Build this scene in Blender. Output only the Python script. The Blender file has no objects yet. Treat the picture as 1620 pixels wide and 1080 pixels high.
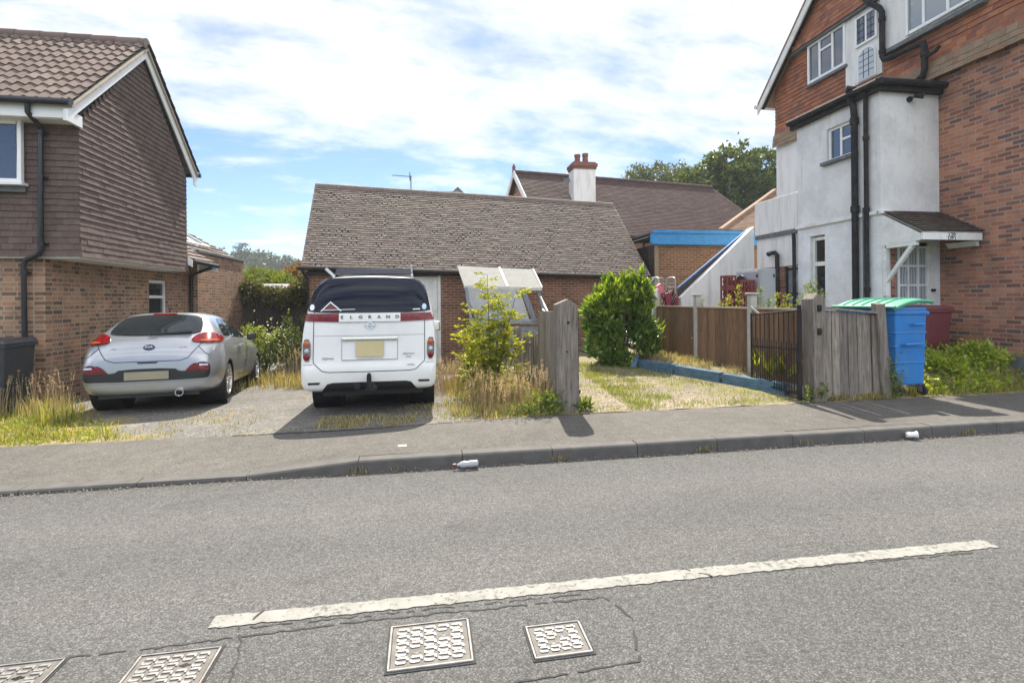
import bpy, bmesh, math, random
import numpy as np
from mathutils import Vector, Matrix
from mathutils.bvhtree import BVHTree
from mathutils.geometry import delaunay_2d_cdt

random.seed(11)
RNG = np.random.default_rng(11)
R = math.radians
SC = bpy.context.scene
COL = SC.collection

# ------------------------------------------------------------------ camera, sun, sky, exposure
CAM_H = 1.6
yaw, roll = R(9.8), R(0.5)
fw = Vector((math.sin(yaw), math.cos(yaw), 0)); rt = Vector((math.cos(yaw), -math.sin(yaw), 0)); upv = Vector((0, 0, 1))
r2 = rt * math.cos(roll) - upv * math.sin(roll); u2 = upv * math.cos(roll) + rt * math.sin(roll)
cam_d = bpy.data.cameras.new('camera'); cam = bpy.data.objects.new('camera', cam_d); COL.objects.link(cam)
cam_d.lens = 18.0; cam_d.sensor_width = 36.0; cam_d.shift_y = -65 / 1620; cam_d.clip_start = 0.05; cam_d.clip_end = 4000
M = Matrix.Identity(4)
for i in range(3):
    M[i][0] = r2[i]; M[i][1] = u2[i]; M[i][2] = -fw[i]
M[2][3] = CAM_H
cam.matrix_world = M
SC.camera = cam

SUN_EL, SUN_AZ = R(52), R(8)
sd = Vector((math.sin(SUN_AZ) * math.cos(SUN_EL), math.cos(SUN_AZ) * math.cos(SUN_EL), math.sin(SUN_EL)))
sun_d = bpy.data.lights.new('sun', 'SUN'); sun_d.energy = 3.0; sun_d.angle = R(0.5); sun_d.color = (1.0, 0.94, 0.82)
sun = bpy.data.objects.new('sun', sun_d); COL.objects.link(sun)
sun.rotation_euler = sd.to_track_quat('Z', 'Y').to_euler(); sun.location = (0, 20, 40)

SC.view_settings.view_transform = 'Standard'; SC.view_settings.look = 'None'
SC.view_settings.exposure = 1.8; SC.view_settings.gamma = 1.0; SC.view_settings.use_curve_mapping = False
SC.render.engine = 'CYCLES'
SC.cycles.max_bounces = 7; SC.cycles.diffuse_bounces = 3; SC.cycles.glossy_bounces = 3
SC.cycles.transmission_bounces = 4; SC.cycles.transparent_max_bounces = 8
SC.cycles.use_denoising = True
SC.cycles.caustics_reflective = False; SC.cycles.caustics_refractive = False


def node(nt, typ, ins=None, **props):
    n = nt.nodes.new(typ)
    for k, v in props.items():
        setattr(n, k, v)
    for k, v in (ins or {}).items():
        s = n.inputs[k]
        if isinstance(v, bpy.types.NodeSocket):
            nt.links.new(v, s)
        else:
            s.default_value = v
    return n


def ramp(nt, fac, stops, interp='LINEAR'):
    n = nt.nodes.new('ShaderNodeValToRGB'); n.color_ramp.interpolation = interp
    el = n.color_ramp.elements
    while len(el) < len(stops):
        el.new(0.5)
    for e, (p, c) in zip(el, stops):
        e.position = p; e.color = (*c, 1) if len(c) == 3 else c
    nt.links.new(fac, n.inputs[0])
    return n.outputs[0]


def math_(nt, op, a, b=None, c=None, clamp=False):
    n = nt.nodes.new('ShaderNodeMath'); n.operation = op; n.use_clamp = clamp
    for i, v in enumerate((a, b, c)):
        if v is None: continue
        if isinstance(v, bpy.types.NodeSocket): nt.links.new(v, n.inputs[i])
        else: n.inputs[i].default_value = v
    return n.outputs[0]


def mixc(nt, fac, a, b, blend='MIX'):
    n = nt.nodes.new('ShaderNodeMix'); n.data_type = 'RGBA'; n.blend_type = blend
    for s, v in ((n.inputs[0], fac), (n.inputs[6], a), (n.inputs[7], b)):
        if isinstance(v, bpy.types.NodeSocket): nt.links.new(v, s)
        else: s.default_value = v if not isinstance(v, tuple) or len(v) == 4 else (*v, 1)
    return n.outputs[2]


world = bpy.data.worlds.new('World'); SC.world = world; world.use_nodes = True
wt = world.node_tree; wt.nodes.clear()
sky = node(wt, 'ShaderNodeTexSky', sky_type='NISHITA', sun_disc=False, sun_elevation=SUN_EL, sun_rotation=SUN_AZ,
           altitude=100, air_density=1.0, dust_density=0.4, ozone_density=1.6)
tc = node(wt, 'ShaderNodeTexCoord')
sep = node(wt, 'ShaderNodeSeparateXYZ', {0: tc.outputs['Generated']})
zz = math_(wt, 'ADD', math_(wt, 'MAXIMUM', sep.outputs[2], 0.0), 0.16)
px = math_(wt, 'DIVIDE', sep.outputs[0], zz); py = math_(wt, 'DIVIDE', sep.outputs[1], zz)
cp = node(wt, 'ShaderNodeCombineXYZ', {0: math_(wt, 'MULTIPLY', px, 0.62), 1: math_(wt, 'ADD', math_(wt, 'MULTIPLY', py, 1.0), math_(wt, 'MULTIPLY', px, -0.12)), 2: 3.7})
n1 = node(wt, 'ShaderNodeTexNoise', {'Vector': cp.outputs[0], 'Scale': 0.85, 'Detail': 9.0, 'Roughness': 0.55, 'Distortion': 0.35})
n2 = node(wt, 'ShaderNodeTexNoise', {'Vector': cp.outputs[0], 'Scale': 4.5, 'Detail': 8.0, 'Roughness': 0.62, 'Distortion': 0.2})
dens = math_(wt, 'ADD', math_(wt, 'MULTIPLY', n1.outputs[0], 0.64), math_(wt, 'MULTIPLY', n2.outputs[0], 0.40))
elev = node(wt, 'ShaderNodeMapRange', {'Value': sep.outputs[2], 'From Min': 0.03, 'From Max': 0.36, 'To Min': -0.07, 'To Max': 0.062})
side = node(wt, 'ShaderNodeMapRange', {'Value': sep.outputs[0], 'From Min': -0.6, 'From Max': 0.5, 'To Min': -0.02, 'To Max': 0.045})
dens = math_(wt, 'ADD', math_(wt, 'ADD', dens, elev.outputs[0]), side.outputs[0])
cmask = ramp(wt, dens, [(0.50, (0, 0, 0)), (0.575, (.5, .5, .5)), (0.68, (1, 1, 1))])
ccol = ramp(wt, n2.outputs[0], [(0.30, (0.70, 0.75, 0.82)), (0.5, (0.90, 0.92, 0.95)), (0.66, (1, 1, 1))])
skyc = mixc(wt, 1.0, sky.outputs[0], (.57, .685, .87), 'MULTIPLY')
bg1 = node(wt, 'ShaderNodeBackground', {'Color': skyc, 'Strength': 0.056})
# unseen clouds behind the camera, brightened as added fill for walls facing it
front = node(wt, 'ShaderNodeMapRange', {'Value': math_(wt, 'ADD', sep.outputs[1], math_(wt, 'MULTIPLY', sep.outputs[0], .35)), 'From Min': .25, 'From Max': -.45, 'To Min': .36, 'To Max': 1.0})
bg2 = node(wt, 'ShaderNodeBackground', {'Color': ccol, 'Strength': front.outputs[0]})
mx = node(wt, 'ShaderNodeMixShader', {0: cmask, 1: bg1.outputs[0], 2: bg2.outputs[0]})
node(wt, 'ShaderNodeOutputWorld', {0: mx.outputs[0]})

# ------------------------------------------------------------------ building helpers
Z = Vector((0, 0, 1))
ORG = {}


def tag(o, label=None, cat=None, group=None, kind=None):
    if label: o['label'] = label
    if cat: o['category'] = cat
    if group: o['group'] = group
    if kind: o['kind'] = kind
    return o


def thing(name, label, cat, loc=(0, 0, 0), group=None):
    o = bpy.data.objects.new(name, None); COL.objects.link(o)
    o.location = loc; o.empty_display_size = 0.2
    ORG[o.name] = Vector(loc)
    return tag(o, label, cat, group)


def box_uv(me):
    uvl = me.uv_layers.new(name='UVMap')
    co = np.empty(len(me.vertices) * 3, np.float32); me.vertices.foreach_get('co', co); co = co.reshape(-1, 3)
    nl = len(me.loops)
    li = np.empty(nl, np.int32); me.loops.foreach_get('vertex_index', li)
    npol = len(me.polygons)
    ls = np.empty(npol, np.int32); me.polygons.foreach_get('loop_total', ls)
    no = np.empty(npol * 3, np.float32); me.polygons.foreach_get('normal', no); no = no.reshape(-1, 3)
    pn = np.repeat(no, ls, axis=0); p = co[li]
    flat = np.abs(pn[:, 2]) > 0.85
    h = np.hypot(pn[:, 0], pn[:, 1]) + 1e-9
    tx, ty = -pn[:, 1] / h, pn[:, 0] / h
    u = np.where(flat, p[:, 0], p[:, 0] * tx + p[:, 1] * ty)
    v = np.where(flat, p[:, 1], p[:, 2])
    uvl.data.foreach_set('uv', np.stack([u, v], 1).astype(np.float32).ravel())


def link_mesh(name, me, mat, parent=None, smooth=False):
    o = bpy.data.objects.new(name, me); COL.objects.link(o)
    if mat is not None: me.materials.append(mat)
    if parent is not None:
        o.parent = parent; ORG[o.name] = ORG.get(parent.name, Vector((0, 0, 0)))
    if smooth:
        me.polygons.foreach_set('use_smooth', [True] * len(me.polygons))
    return o


class MB:
    def __init__(s): s.v = []; s.f = []

    def add(s, vs, fs):
        b = len(s.v); s.v += [tuple(p) for p in vs]; s.f += [tuple(b + i for i in f) for f in fs]; return s

    def hexa(s, c):  # 8 corners: bottom 4 (ccw), top 4
        return s.add(c, [(0, 3, 2, 1), (4, 5, 6, 7), (0, 1, 5, 4), (1, 2, 6, 5), (2, 3, 7, 6), (3, 0, 4, 7)])

    def box(s, x0, x1, y0, y1, z0, z1):
        return s.hexa([(x0, y0, z0), (x1, y0, z0), (x1, y1, z0), (x0, y1, z0), (x0, y0, z1), (x1, y0, z1), (x1, y1, z1), (x0, y1, z1)])

    def fbox(s, fr, s0, s1, z0, z1, n0, n1):  # frame fr = (O, U): N = U x Z, outward
        O, U, N = fr
        q = lambda a, n, z: O + U * a + N * n + Z * z
        return s.hexa([q(s0, n1, z0), q(s1, n1, z0), q(s1, n0, z0), q(s0, n0, z0), q(s0, n1, z1), q(s1, n1, z1), q(s1, n0, z1), q(s0, n0, z1)])

    def bar(s, a, b, w, h, up=None):
        a, b = Vector(a), Vector(b); d = (b - a).normalized()
        up = Vector(up) if up else (Z if abs(d.z) < 0.95 else Vector((0, 1, 0)))
        x = d.cross(up).normalized() * (w / 2); y = x.cross(d).normalized() * (h / 2)
        return s.hexa([a - x - y, a + x - y, b + x - y, b - x - y, a - x + y, a + x + y, b + x + y, b - x + y])

    def tube(s, pts, rad, n=8, cap=True):
        pts = [Vector(p) for p in pts]; m = len(pts)
        rad = rad if isinstance(rad, (list, tuple)) else [rad] * m
        b = len(s.v); ref = None
        for i, p in enumerate(pts):
            t = (pts[min(i + 1, m - 1)] - pts[max(i - 1, 0)]).normalized()
            if ref is None:
                ref = t.cross(Vector((0.31, 0.2, 0.93)))
                if ref.length < 0.1: ref = t.cross(Vector((1, 0, 0)))
            x = (ref - t * ref.dot(t)).normalized(); y = t.cross(x); ref = x
            for k in range(n):
                a = 2 * math.pi * k / n
                s.v.append(tuple(p + (x * math.cos(a) + y * math.sin(a)) * rad[i]))
        for i in range(m - 1):
            for k in range(n):
                k2 = (k + 1) % n
                s.f.append((b + i * n + k, b + i * n + k2, b + (i + 1) * n + k2, b + (i + 1) * n + k))
        if cap:
            s.f.append(tuple(b + k for k in range(n))[::-1]); s.f.append(tuple(b + (m - 1) * n + k for k in range(n)))
        return s

    def prism(s, poly, dvec):
        d = Vector(dvec); n = len(poly); p0 = [Vector(p) for p in poly]
        return s.add(p0 + [p + d for p in p0], [tuple(range(n))[::-1], tuple(range(n, 2 * n))] + [(i, (i + 1) % n, n + (i + 1) % n, n + i) for i in range(n)])

    def lathe(s, O, A, prof, n=24):  # profile (along axis, radius)
        O, A = Vector(O), Vector(A).normalized(); x = A.orthogonal().normalized(); y = A.cross(x); b = len(s.v)
        for (h, r) in prof:
            for k in range(n):
                a = 2 * math.pi * k / n; s.v.append(tuple(O + A * h + (x * math.cos(a) + y * math.sin(a)) * r))
        for i in range(len(prof) - 1):
            for k in range(n):
                k2 = (k + 1) % n
                s.f.append((b + i * n + k, b + i * n + k2, b + (i + 1) * n + k2, b + (i + 1) * n + k))
        return s

    def wall(s, fr, w, z0, z1, holes, t=0.25, s0=0.0):
        """a wall with real openings; holes = (s0, s1, z0, z1)"""
        O, U, N = fr
        xs = sorted({s0, w} | {h[0] for h in holes} | {h[1] for h in holes}); zs = sorted({z0, z1} | {h[2] for h in holes} | {h[3] for h in holes})
        for i in range(len(xs) - 1):
            for j in range(len(zs) - 1):
                a, b2 = (xs[i] + xs[i + 1]) / 2, (zs[j] + zs[j + 1]) / 2
                if any(h[0] < a < h[1] and h[2] < b2 < h[3] for h in holes): continue
                q = lambda sx, z: O + U * sx + Z * z
                s.add([q(xs[i], zs[j]), q(xs[i + 1], zs[j]), q(xs[i + 1], zs[j + 1]), q(xs[i], zs[j + 1])], [(0, 1, 2, 3)])
        for (a, b2, c, d) in holes:
            q = lambda sx, z, n: O + U * sx + Z * z - N * n
            for (p1, p2) in (((a, c), (a, d)), ((a, d), (b2, d)), ((b2, d), (b2, c)), ((b2, c), (a, c))):
                s.add([q(*p1, 0), q(*p2, 0), q(*p2, t), q(*p1, t)], [(0, 1, 2, 3)])
        return s

    def build(s, name, mat, parent=None, bevel=0.0, smooth=False, recalc=True, seg=2, flat_uv=False):
        me = bpy.data.meshes.new(name)
        off = ORG.get(parent.name, Vector((0, 0, 0))) if parent is not None else Vector((0, 0, 0))
        me.from_pydata(s.v, [], s.f); me.validate()
        if recalc or bevel:
            bm = bmesh.new(); bm.from_mesh(me)
            if recalc: bmesh.ops.recalc_face_normals(bm, faces=bm.faces)
            if bevel:
                bmesh.ops.remove_doubles(bm, verts=bm.verts, dist=1e-5)
                es = [e for e in bm.edges if len(e.link_faces) == 2 and e.calc_face_angle(0) > 0.5]
                bmesh.ops.bevel(bm, geom=es, offset=bevel, segments=seg, affect='EDGES', profile=0.6, clamp_overlap=True)
            bm.to_mesh(me); bm.free()
        box_uv(me)
        if off.length: me.transform(Matrix.Translation(-off))
        o = link_mesh(name, me, mat, parent, smooth)
        if smooth: me.set_sharp_from_angle(angle=R(40))
        return o


def frame(O, U):
    U = Vector(U).normalized(); return (Vector(O), U, U.cross(Z))


def np_mesh(name, verts, quads=None, tris=None, mat=None, parent=None, smooth=False, off=None):
    me = bpy.data.meshes.new(name)
    verts = np.asarray(verts, np.float32).reshape(-1, 3)
    if off is None: off = ORG.get(parent.name, Vector((0, 0, 0))) if parent is not None else Vector((0, 0, 0))
    verts = verts - np.array(off, np.float32)
    q = np.zeros((0, 4), np.int32) if quads is None else np.asarray(quads, np.int32)
    t = np.zeros((0, 3), np.int32) if tris is None else np.asarray(tris, np.int32)
    me.vertices.add(len(verts)); me.vertices.foreach_set('co', verts.ravel())
    me.loops.add(q.size + t.size); me.loops.foreach_set('vertex_index', np.concatenate([q.ravel(), t.ravel()]))
    n = len(q) + len(t); me.polygons.add(n)
    st = np.concatenate([np.arange(len(q)) * 4, q.size + np.arange(len(t)) * 3]).astype(np.int32)
    me.polygons.foreach_set('loop_start', st)
    me.update(calc_edges=True); me.validate()
    return link_mesh(name, me, mat, parent, smooth)


def copy_tree(o, parent=None):
    c = o.copy(); COL.objects.link(c); ORG[c.name] = ORG.get(o.name, Vector((0, 0, 0)))
    if parent is not None: c.parent = parent
    for ch in list(o.children): copy_tree(ch, c)
    return c


def tiles(fr, V, W, L, tw, gauge, th, rows=None, seed=0, jit=0.004, miss=0.0, s0=0.0, bell=0.0):
    """overlapping tiles on a slope: frame fr (O, U, -), V up the slope; rows(t) -> (smin, smax)"""
    rnd = random.Random(seed); O, U, _ = fr; V = Vector(V).normalized(); N = U.cross(V).normalized()
    mb = MB(); n = int(L / gauge)
    for i in range(n):
        t0 = i * gauge
        a, b = rows(t0 + gauge * 0.5) if rows else (s0, W)
        if b - a < 0.02: continue
        off = (i % 2) * tw / 2 + rnd.uniform(-.006, .006)
        k0 = math.floor((a - off) / tw)
        k = k0
        lift = bell * max(0, 1 - i / 5.0)
        while True:
            x0 = off + k * tw; x1 = x0 + tw; k += 1
            if x0 >= b: break
            x0 = max(x0, a); x1 = min(x1, b)
            if x1 - x0 < 0.02: continue
            if miss and rnd.random() < miss: g = rnd.uniform(.012, .042)
            else: g = 0.0015
            dt = rnd.uniform(-jit, jit); hl = th * (1.9 + rnd.uniform(-.25, .3)) + lift; tl = rnd.uniform(-jit, jit) * .5
            q = lambda sx, t, h: O + U * sx + V * t + N * h
            xa, xb = x0 + g * rnd.random(), x1 - g
            mb.add([q(xa, t0 + dt, hl), q(xb, t0 + dt + tl, hl + rnd.uniform(-.14, .14) * th), q(xb, t0 + gauge * 1.3, th * .25 + lift), q(xa, t0 + gauge * 1.3, th * .25 + lift),
                    q(xa, t0 + dt, hl - th), q(xb, t0 + dt + tl, hl - th)],
                   [(0, 1, 2, 3), (4, 5, 1, 0), (4, 0, 3), (1, 5, 2)])
    return mb


def window(parent, fr, s0, s1, z0, z1, mull=(), trans=(), ft=0.055, depth=0.06, n0=0.0, fm=None, gm=None, sill=None, name='window'):
    """frame bars as one mesh, its panes a child; trans = (sa, sb, z)"""
    mb = MB(); n1 = n0 + depth
    mb.fbox(fr, s0, s0 + ft, z0, z1, n0, n1); mb.fbox(fr, s1 - ft, s1, z0, z1, n0, n1)
    mb.fbox(fr, s0 + ft, s1 - ft, z0, z0 + ft, n0, n1); mb.fbox(fr, s0 + ft, s1 - ft, z1 - ft, z1, n0, n1)
    for m in mull: mb.fbox(fr, m - ft * .45, m + ft * .45, z0 + ft, z1 - ft, n0, n1 - .004)
    for (a, b, z) in trans: mb.fbox(fr, a, b, z - ft * .45, z + ft * .45, n0, n1 - .008)
    w = mb.build(name, fm, parent, bevel=.006, seg=1)
    p = MB(); p.fbox(fr, s0 + ft * .5, s1 - ft * .5, z0 + ft * .5, z1 - ft * .5, n0 + depth * .3, n0 + depth * .45); p.build('pane', gm, w)
    if sill is not None:
        q = MB(); q.fbox(fr, s0 - .05, s1 + .05, z0 - .05, z0 - .002, n0 - .01, n1 + .07); q.build('sill', sill, w, bevel=.006, seg=1)
    return w


# ---- foliage
def leaf_mesh(name, pos, axis, length, width, mat, parent=None, rng=RNG, fold=0.25, droop=0.1, off=None):
    n = len(pos); pos = np.asarray(pos, float); axis = np.asarray(axis, float)
    axis = axis / (np.linalg.norm(axis, axis=1, keepdims=True) + 1e-9)
    rv = rng.normal(size=(n, 3)); side = np.cross(axis, rv); side /= np.linalg.norm(side, axis=1, keepdims=True) + 1e-9
    nor = np.cross(side, axis)
    Ln = (length * rng.uniform(.65, 1.25, n))[:, None]; Wd = (width * rng.uniform(.7, 1.2, n))[:, None]
    mid = pos + axis * Ln * .45
    v = np.empty((n, 4, 3)); v[:, 0] = pos; v[:, 1] = mid + side * Wd * .5 + nor * Wd * fold
    v[:, 2] = pos + axis * Ln - nor * Ln * droop; v[:, 3] = mid - side * Wd * .5 + nor * Wd * fold
    b = (np.arange(n) * 4)[:, None]
    tris = np.concatenate([b + np.array([0, 1, 2]), b + np.array([0, 2, 3])])
    return np_mesh(name, v.reshape(-1, 3), None, tris, mat, parent, off=off)


def blades(name, base, h, w, mat, parent=None, lean=0.35, rng=RNG, curl=0.5, kind=None):
    base = np.asarray(base, float); n = len(base); h = np.asarray(h, float) * np.ones(n)
    a = rng.uniform(0, 2 * np.pi, n); dr = np.stack([np.cos(a), np.sin(a), np.zeros(n)], 1)
    b = a + np.pi / 2 + rng.normal(0, .5, n); sd_ = np.stack([np.cos(b), np.sin(b), np.zeros(n)], 1)
    ln = (rng.uniform(0, lean, n) * h)[:, None]; W = (w * rng.uniform(.6, 1.3, n))[:, None]; up = np.zeros((n, 3)); up[:, 2] = 1
    H = h[:, None]
    m = base + up * H * .55 + dr * ln * .35
    tip = base + up * H * (1 - .25 * (ln / H) * curl) + dr * ln
    v = np.empty((n, 5, 3)); v[:, 0] = base - sd_ * W * .5; v[:, 1] = base + sd_ * W * .5
    v[:, 2] = m + sd_ * W * .42; v[:, 3] = m - sd_ * W * .42; v[:, 4] = tip
    k = (np.arange(n) * 5)[:, None]
    o = np_mesh(name, v.reshape(-1, 3), k + np.array([0, 1, 2, 3]), k + np.array([3, 2, 4]), mat, parent)
    return o


def shell_points(n, blobs, rng, clumps=40, spread=.28, inner=.55):
    """leaf positions gathered in clumps through the outer part of several ellipsoid lobes"""
    P = []; A = []
    vol = np.array([b[1][0] * b[1][1] * b[1][2] for b in blobs]) ** .7; cnt = (n * vol / vol.sum()).astype(int)
    for (c, r), m in zip(blobs, cnt):
        c = np.array(c); r = np.array(r)
        k = max(6, int(clumps)); d = rng.normal(size=(k, 3)); d /= np.linalg.norm(d, axis=1, keepdims=True)
        rr = rng.uniform(inner, 1.0, k)[:, None]; cc = c + d * rr * r
        idx = rng.integers(0, k, m); off = rng.normal(size=(m, 3)) * spread * r * .55
        p = cc[idx] + off
        o = (p - c) / r; ax = o / (np.linalg.norm(o, axis=1, keepdims=True) + 1e-6) + rng.normal(size=(m, 3)) * .8
        P.append(p); A.append(ax)
    return np.concatenate(P), np.concatenate(A)
# ------------------------------------------------------------------ materials
def newmat(name):
    m = bpy.data.materials.new(name); m.use_nodes = True; nt = m.node_tree; nt.nodes.clear()
    b = node(nt, 'ShaderNodeBsdfPrincipled'); node(nt, 'ShaderNodeOutputMaterial', {0: b.outputs[0]})
    return m, nt, b


def setp(nt, b, color=None, rough=None, metal=None, spec=None, normal=None, **kw):
    for k, v in (('Base Color', color), ('Roughness', rough), ('Metallic', metal), ('Specular IOR Level', spec), ('Normal', normal), *kw.items()):
        if v is None: continue
        s = b.inputs[k]
        if isinstance(v, bpy.types.NodeSocket): nt.links.new(v, s)
        else: s.default_value = (*v, 1) if isinstance(v, tuple) and len(v) == 3 else v


def bumpn(nt, h, strength=.3, dist=.01, normal=None):
    n = node(nt, 'ShaderNodeBump', {'Height': h, 'Strength': strength, 'Distance': dist})
    if normal is not None: nt.links.new(normal, n.inputs['Normal'])
    return n.outputs[0]


def objco(nt):
    return node(nt, 'ShaderNodeTexCoord').outputs['Object']


def wco(nt):
    return node(nt, 'ShaderNodeNewGeometry').outputs['Position']


def noise(nt, vec, scale, detail=5, rough=.6, dist=0.0):
    return node(nt, 'ShaderNodeTexNoise', {'Vector': vec, 'Scale': scale, 'Detail': detail, 'Roughness': rough, 'Distortion': dist}).outputs[0]


def plain(name, c, rough=.5, var=.12, scale=6, metal=0.0, bump=.05, bscale=60, dirt=None, spec=.5, dirt_amt=.5, **kw):
    m, nt, b = newmat(name); P = objco(nt)
    n = noise(nt, P, scale); c2 = tuple(x * (1 - var) for x in c); c1 = tuple(min(1, x * (1 + var)) for x in c)
    col = ramp(nt, n, [(.3, c2), (.7, c1)])
    if dirt:
        d = noise(nt, P, scale * .6, 8, .7, .4)
        col = mixc(nt, ramp(nt, d, [(.48, (0, 0, 0)), (.72, (dirt_amt,) * 3)]), col, dirt)
    nb = noise(nt, P, bscale, 4)
    setp(nt, b, col, rough, metal, spec, bumpn(nt, nb, bump, .004), **kw)
    return m


def brick(name, cols, mortar, bw=.225, bh=.075, ms=.010, sq=1.0, paint=None, bump=.5, dirt=(.05, .045, .04), rough=.9, soften=0.0):
    m, nt, b = newmat(name)
    uv = node(nt, 'ShaderNodeTexCoord').outputs['UV']
    wob = node(nt, 'ShaderNodeTexNoise', {'Vector': uv, 'Scale': 9.0, 'Detail': 3.0})
    uvw = node(nt, 'ShaderNodeMixRGB', {0: .008, 1: uv, 2: wob.outputs[1]}).outputs[0]
    br = node(nt, 'ShaderNodeTexBrick', {'Vector': uvw, 'Color1': (0, 0, 0, 1), 'Color2': (1, 1, 1, 1), 'Mortar': (.5, .5, .5, 1), 'Scale': 1.0,
              'Mortar Size': ms, 'Mortar Smooth': .25, 'Bias': 0.0, 'Brick Width': bw, 'Row Height': bh})
    br.offset = .5; br.squash = sq; br.squash_frequency = 2
    f = br.outputs['Fac']
    P = wco(nt); fine = noise(nt, P, 60, 6, .7)
    if paint is None:
        k = len(cols); c = ramp(nt, br.outputs['Color'], [(i / (k - 1) if k > 1 else 0, cols[i]) for i in range(k)])
        c = mixc(nt, .5, c, ramp(nt, fine, [(.3, (.45, .45, .45)), (.7, (1.3, 1.3, 1.3))]), 'MULTIPLY')
        mo = mixc(nt, .4, (*mortar, 1), ramp(nt, fine, [(.3, (.5, .5, .5)), (.7, (1.2, 1.2, 1.2))]), 'MULTIPLY')
        col = mixc(nt, f, c, mo)
        big = noise(nt, P, .9, 6, .65)
        col = mixc(nt, ramp(nt, big, [(.5, (0, 0, 0)), (.78, (.5, .5, .5))]), col, (*dirt, 1))
        col = mixc(nt, .8, col, ramp(nt, noise(nt, P, 2.6, 7, .7, .3), [(.3, (.74, .73, .72)), (.5, (1, 1, 1)), (.72, (1.2, 1.18, 1.14))]), 'MULTIPLY')
    else:
        big = noise(nt, P, 2.2, 8, .7, .3)
        col = mixc(nt, ramp(nt, big, [(.42, (0, 0, 0)), (.75, (.6, .6, .6))]), (*paint, 1), (*dirt, 1))
    hgt = math_(nt, 'ADD', math_(nt, 'MULTIPLY', math_(nt, 'SUBTRACT', 1.0, f), 1.0), math_(nt, 'MULTIPLY', fine, .35))
    setp(nt, b, col, rough, 0, .2, bumpn(nt, hgt, bump, .012))
    return m


def tilemat(name, cols, spots=None, spot_amt=.6, rough=.85, spot_scale=3.0, speck=None):
    m, nt, b = newmat(name); g = node(nt, 'ShaderNodeNewGeometry'); P = g.outputs['Position']
    k = len(cols); c = ramp(nt, g.outputs['Random Per Island'], [(i / (k - 1), cols[i]) for i in range(k)])
    fine = noise(nt, P, 45, 6, .7)
    c = mixc(nt, .6, c, ramp(nt, fine, [(.3, (.5, .5, .5)), (.7, (1.35, 1.35, 1.35))]), 'MULTIPLY')
    if spots:
        s = noise(nt, P, spot_scale, 9, .72, .3)
        c = mixc(nt, ramp(nt, s, [(.47, (0, 0, 0)), (.66, (spot_amt,) * 3)]), c, (*spots, 1))
    if speck:
        s = noise(nt, P, 26, 3, .5)
        c = mixc(nt, ramp(nt, s, [(.62, (0, 0, 0)), (.68, (.8,) * 3)]), c, (*speck, 1))
    setp(nt, b, c, rough, 0, .25, bumpn(nt, fine, .35, .006))
    return m


def leafmat(name, cols, trans=.35, rough=.45, spec=.35, tint=(1.35, 1.2, .35)):
    m = bpy.data.materials.new(name); m.use_nodes = True; nt = m.node_tree; nt.nodes.clear()
    g = node(nt, 'ShaderNodeNewGeometry'); k = len(cols)
    c = ramp(nt, g.outputs['Random Per Island'], [(i / max(1, k - 1), cols[i]) for i in range(k)])
    big = noise(nt, g.outputs['Position'], 1.6, 3)
    c = mixc(nt, .7, c, ramp(nt, big, [(.35, (.7, .75, .7)), (.65, (1.2, 1.15, 1.0))]), 'MULTIPLY')
    b = node(nt, 'ShaderNodeBsdfPrincipled'); setp(nt, b, c, rough, 0, spec)
    t = node(nt, 'ShaderNodeBsdfTranslucent', {'Color': mixc(nt, 1.0, c, (*tint, 1), 'MULTIPLY')})
    mx_ = node(nt, 'ShaderNodeMixShader', {0: trans, 1: b.outputs[0], 2: t.outputs[0]})
    node(nt, 'ShaderNodeOutputMaterial', {0: mx_.outputs[0]})
    return m


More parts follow.
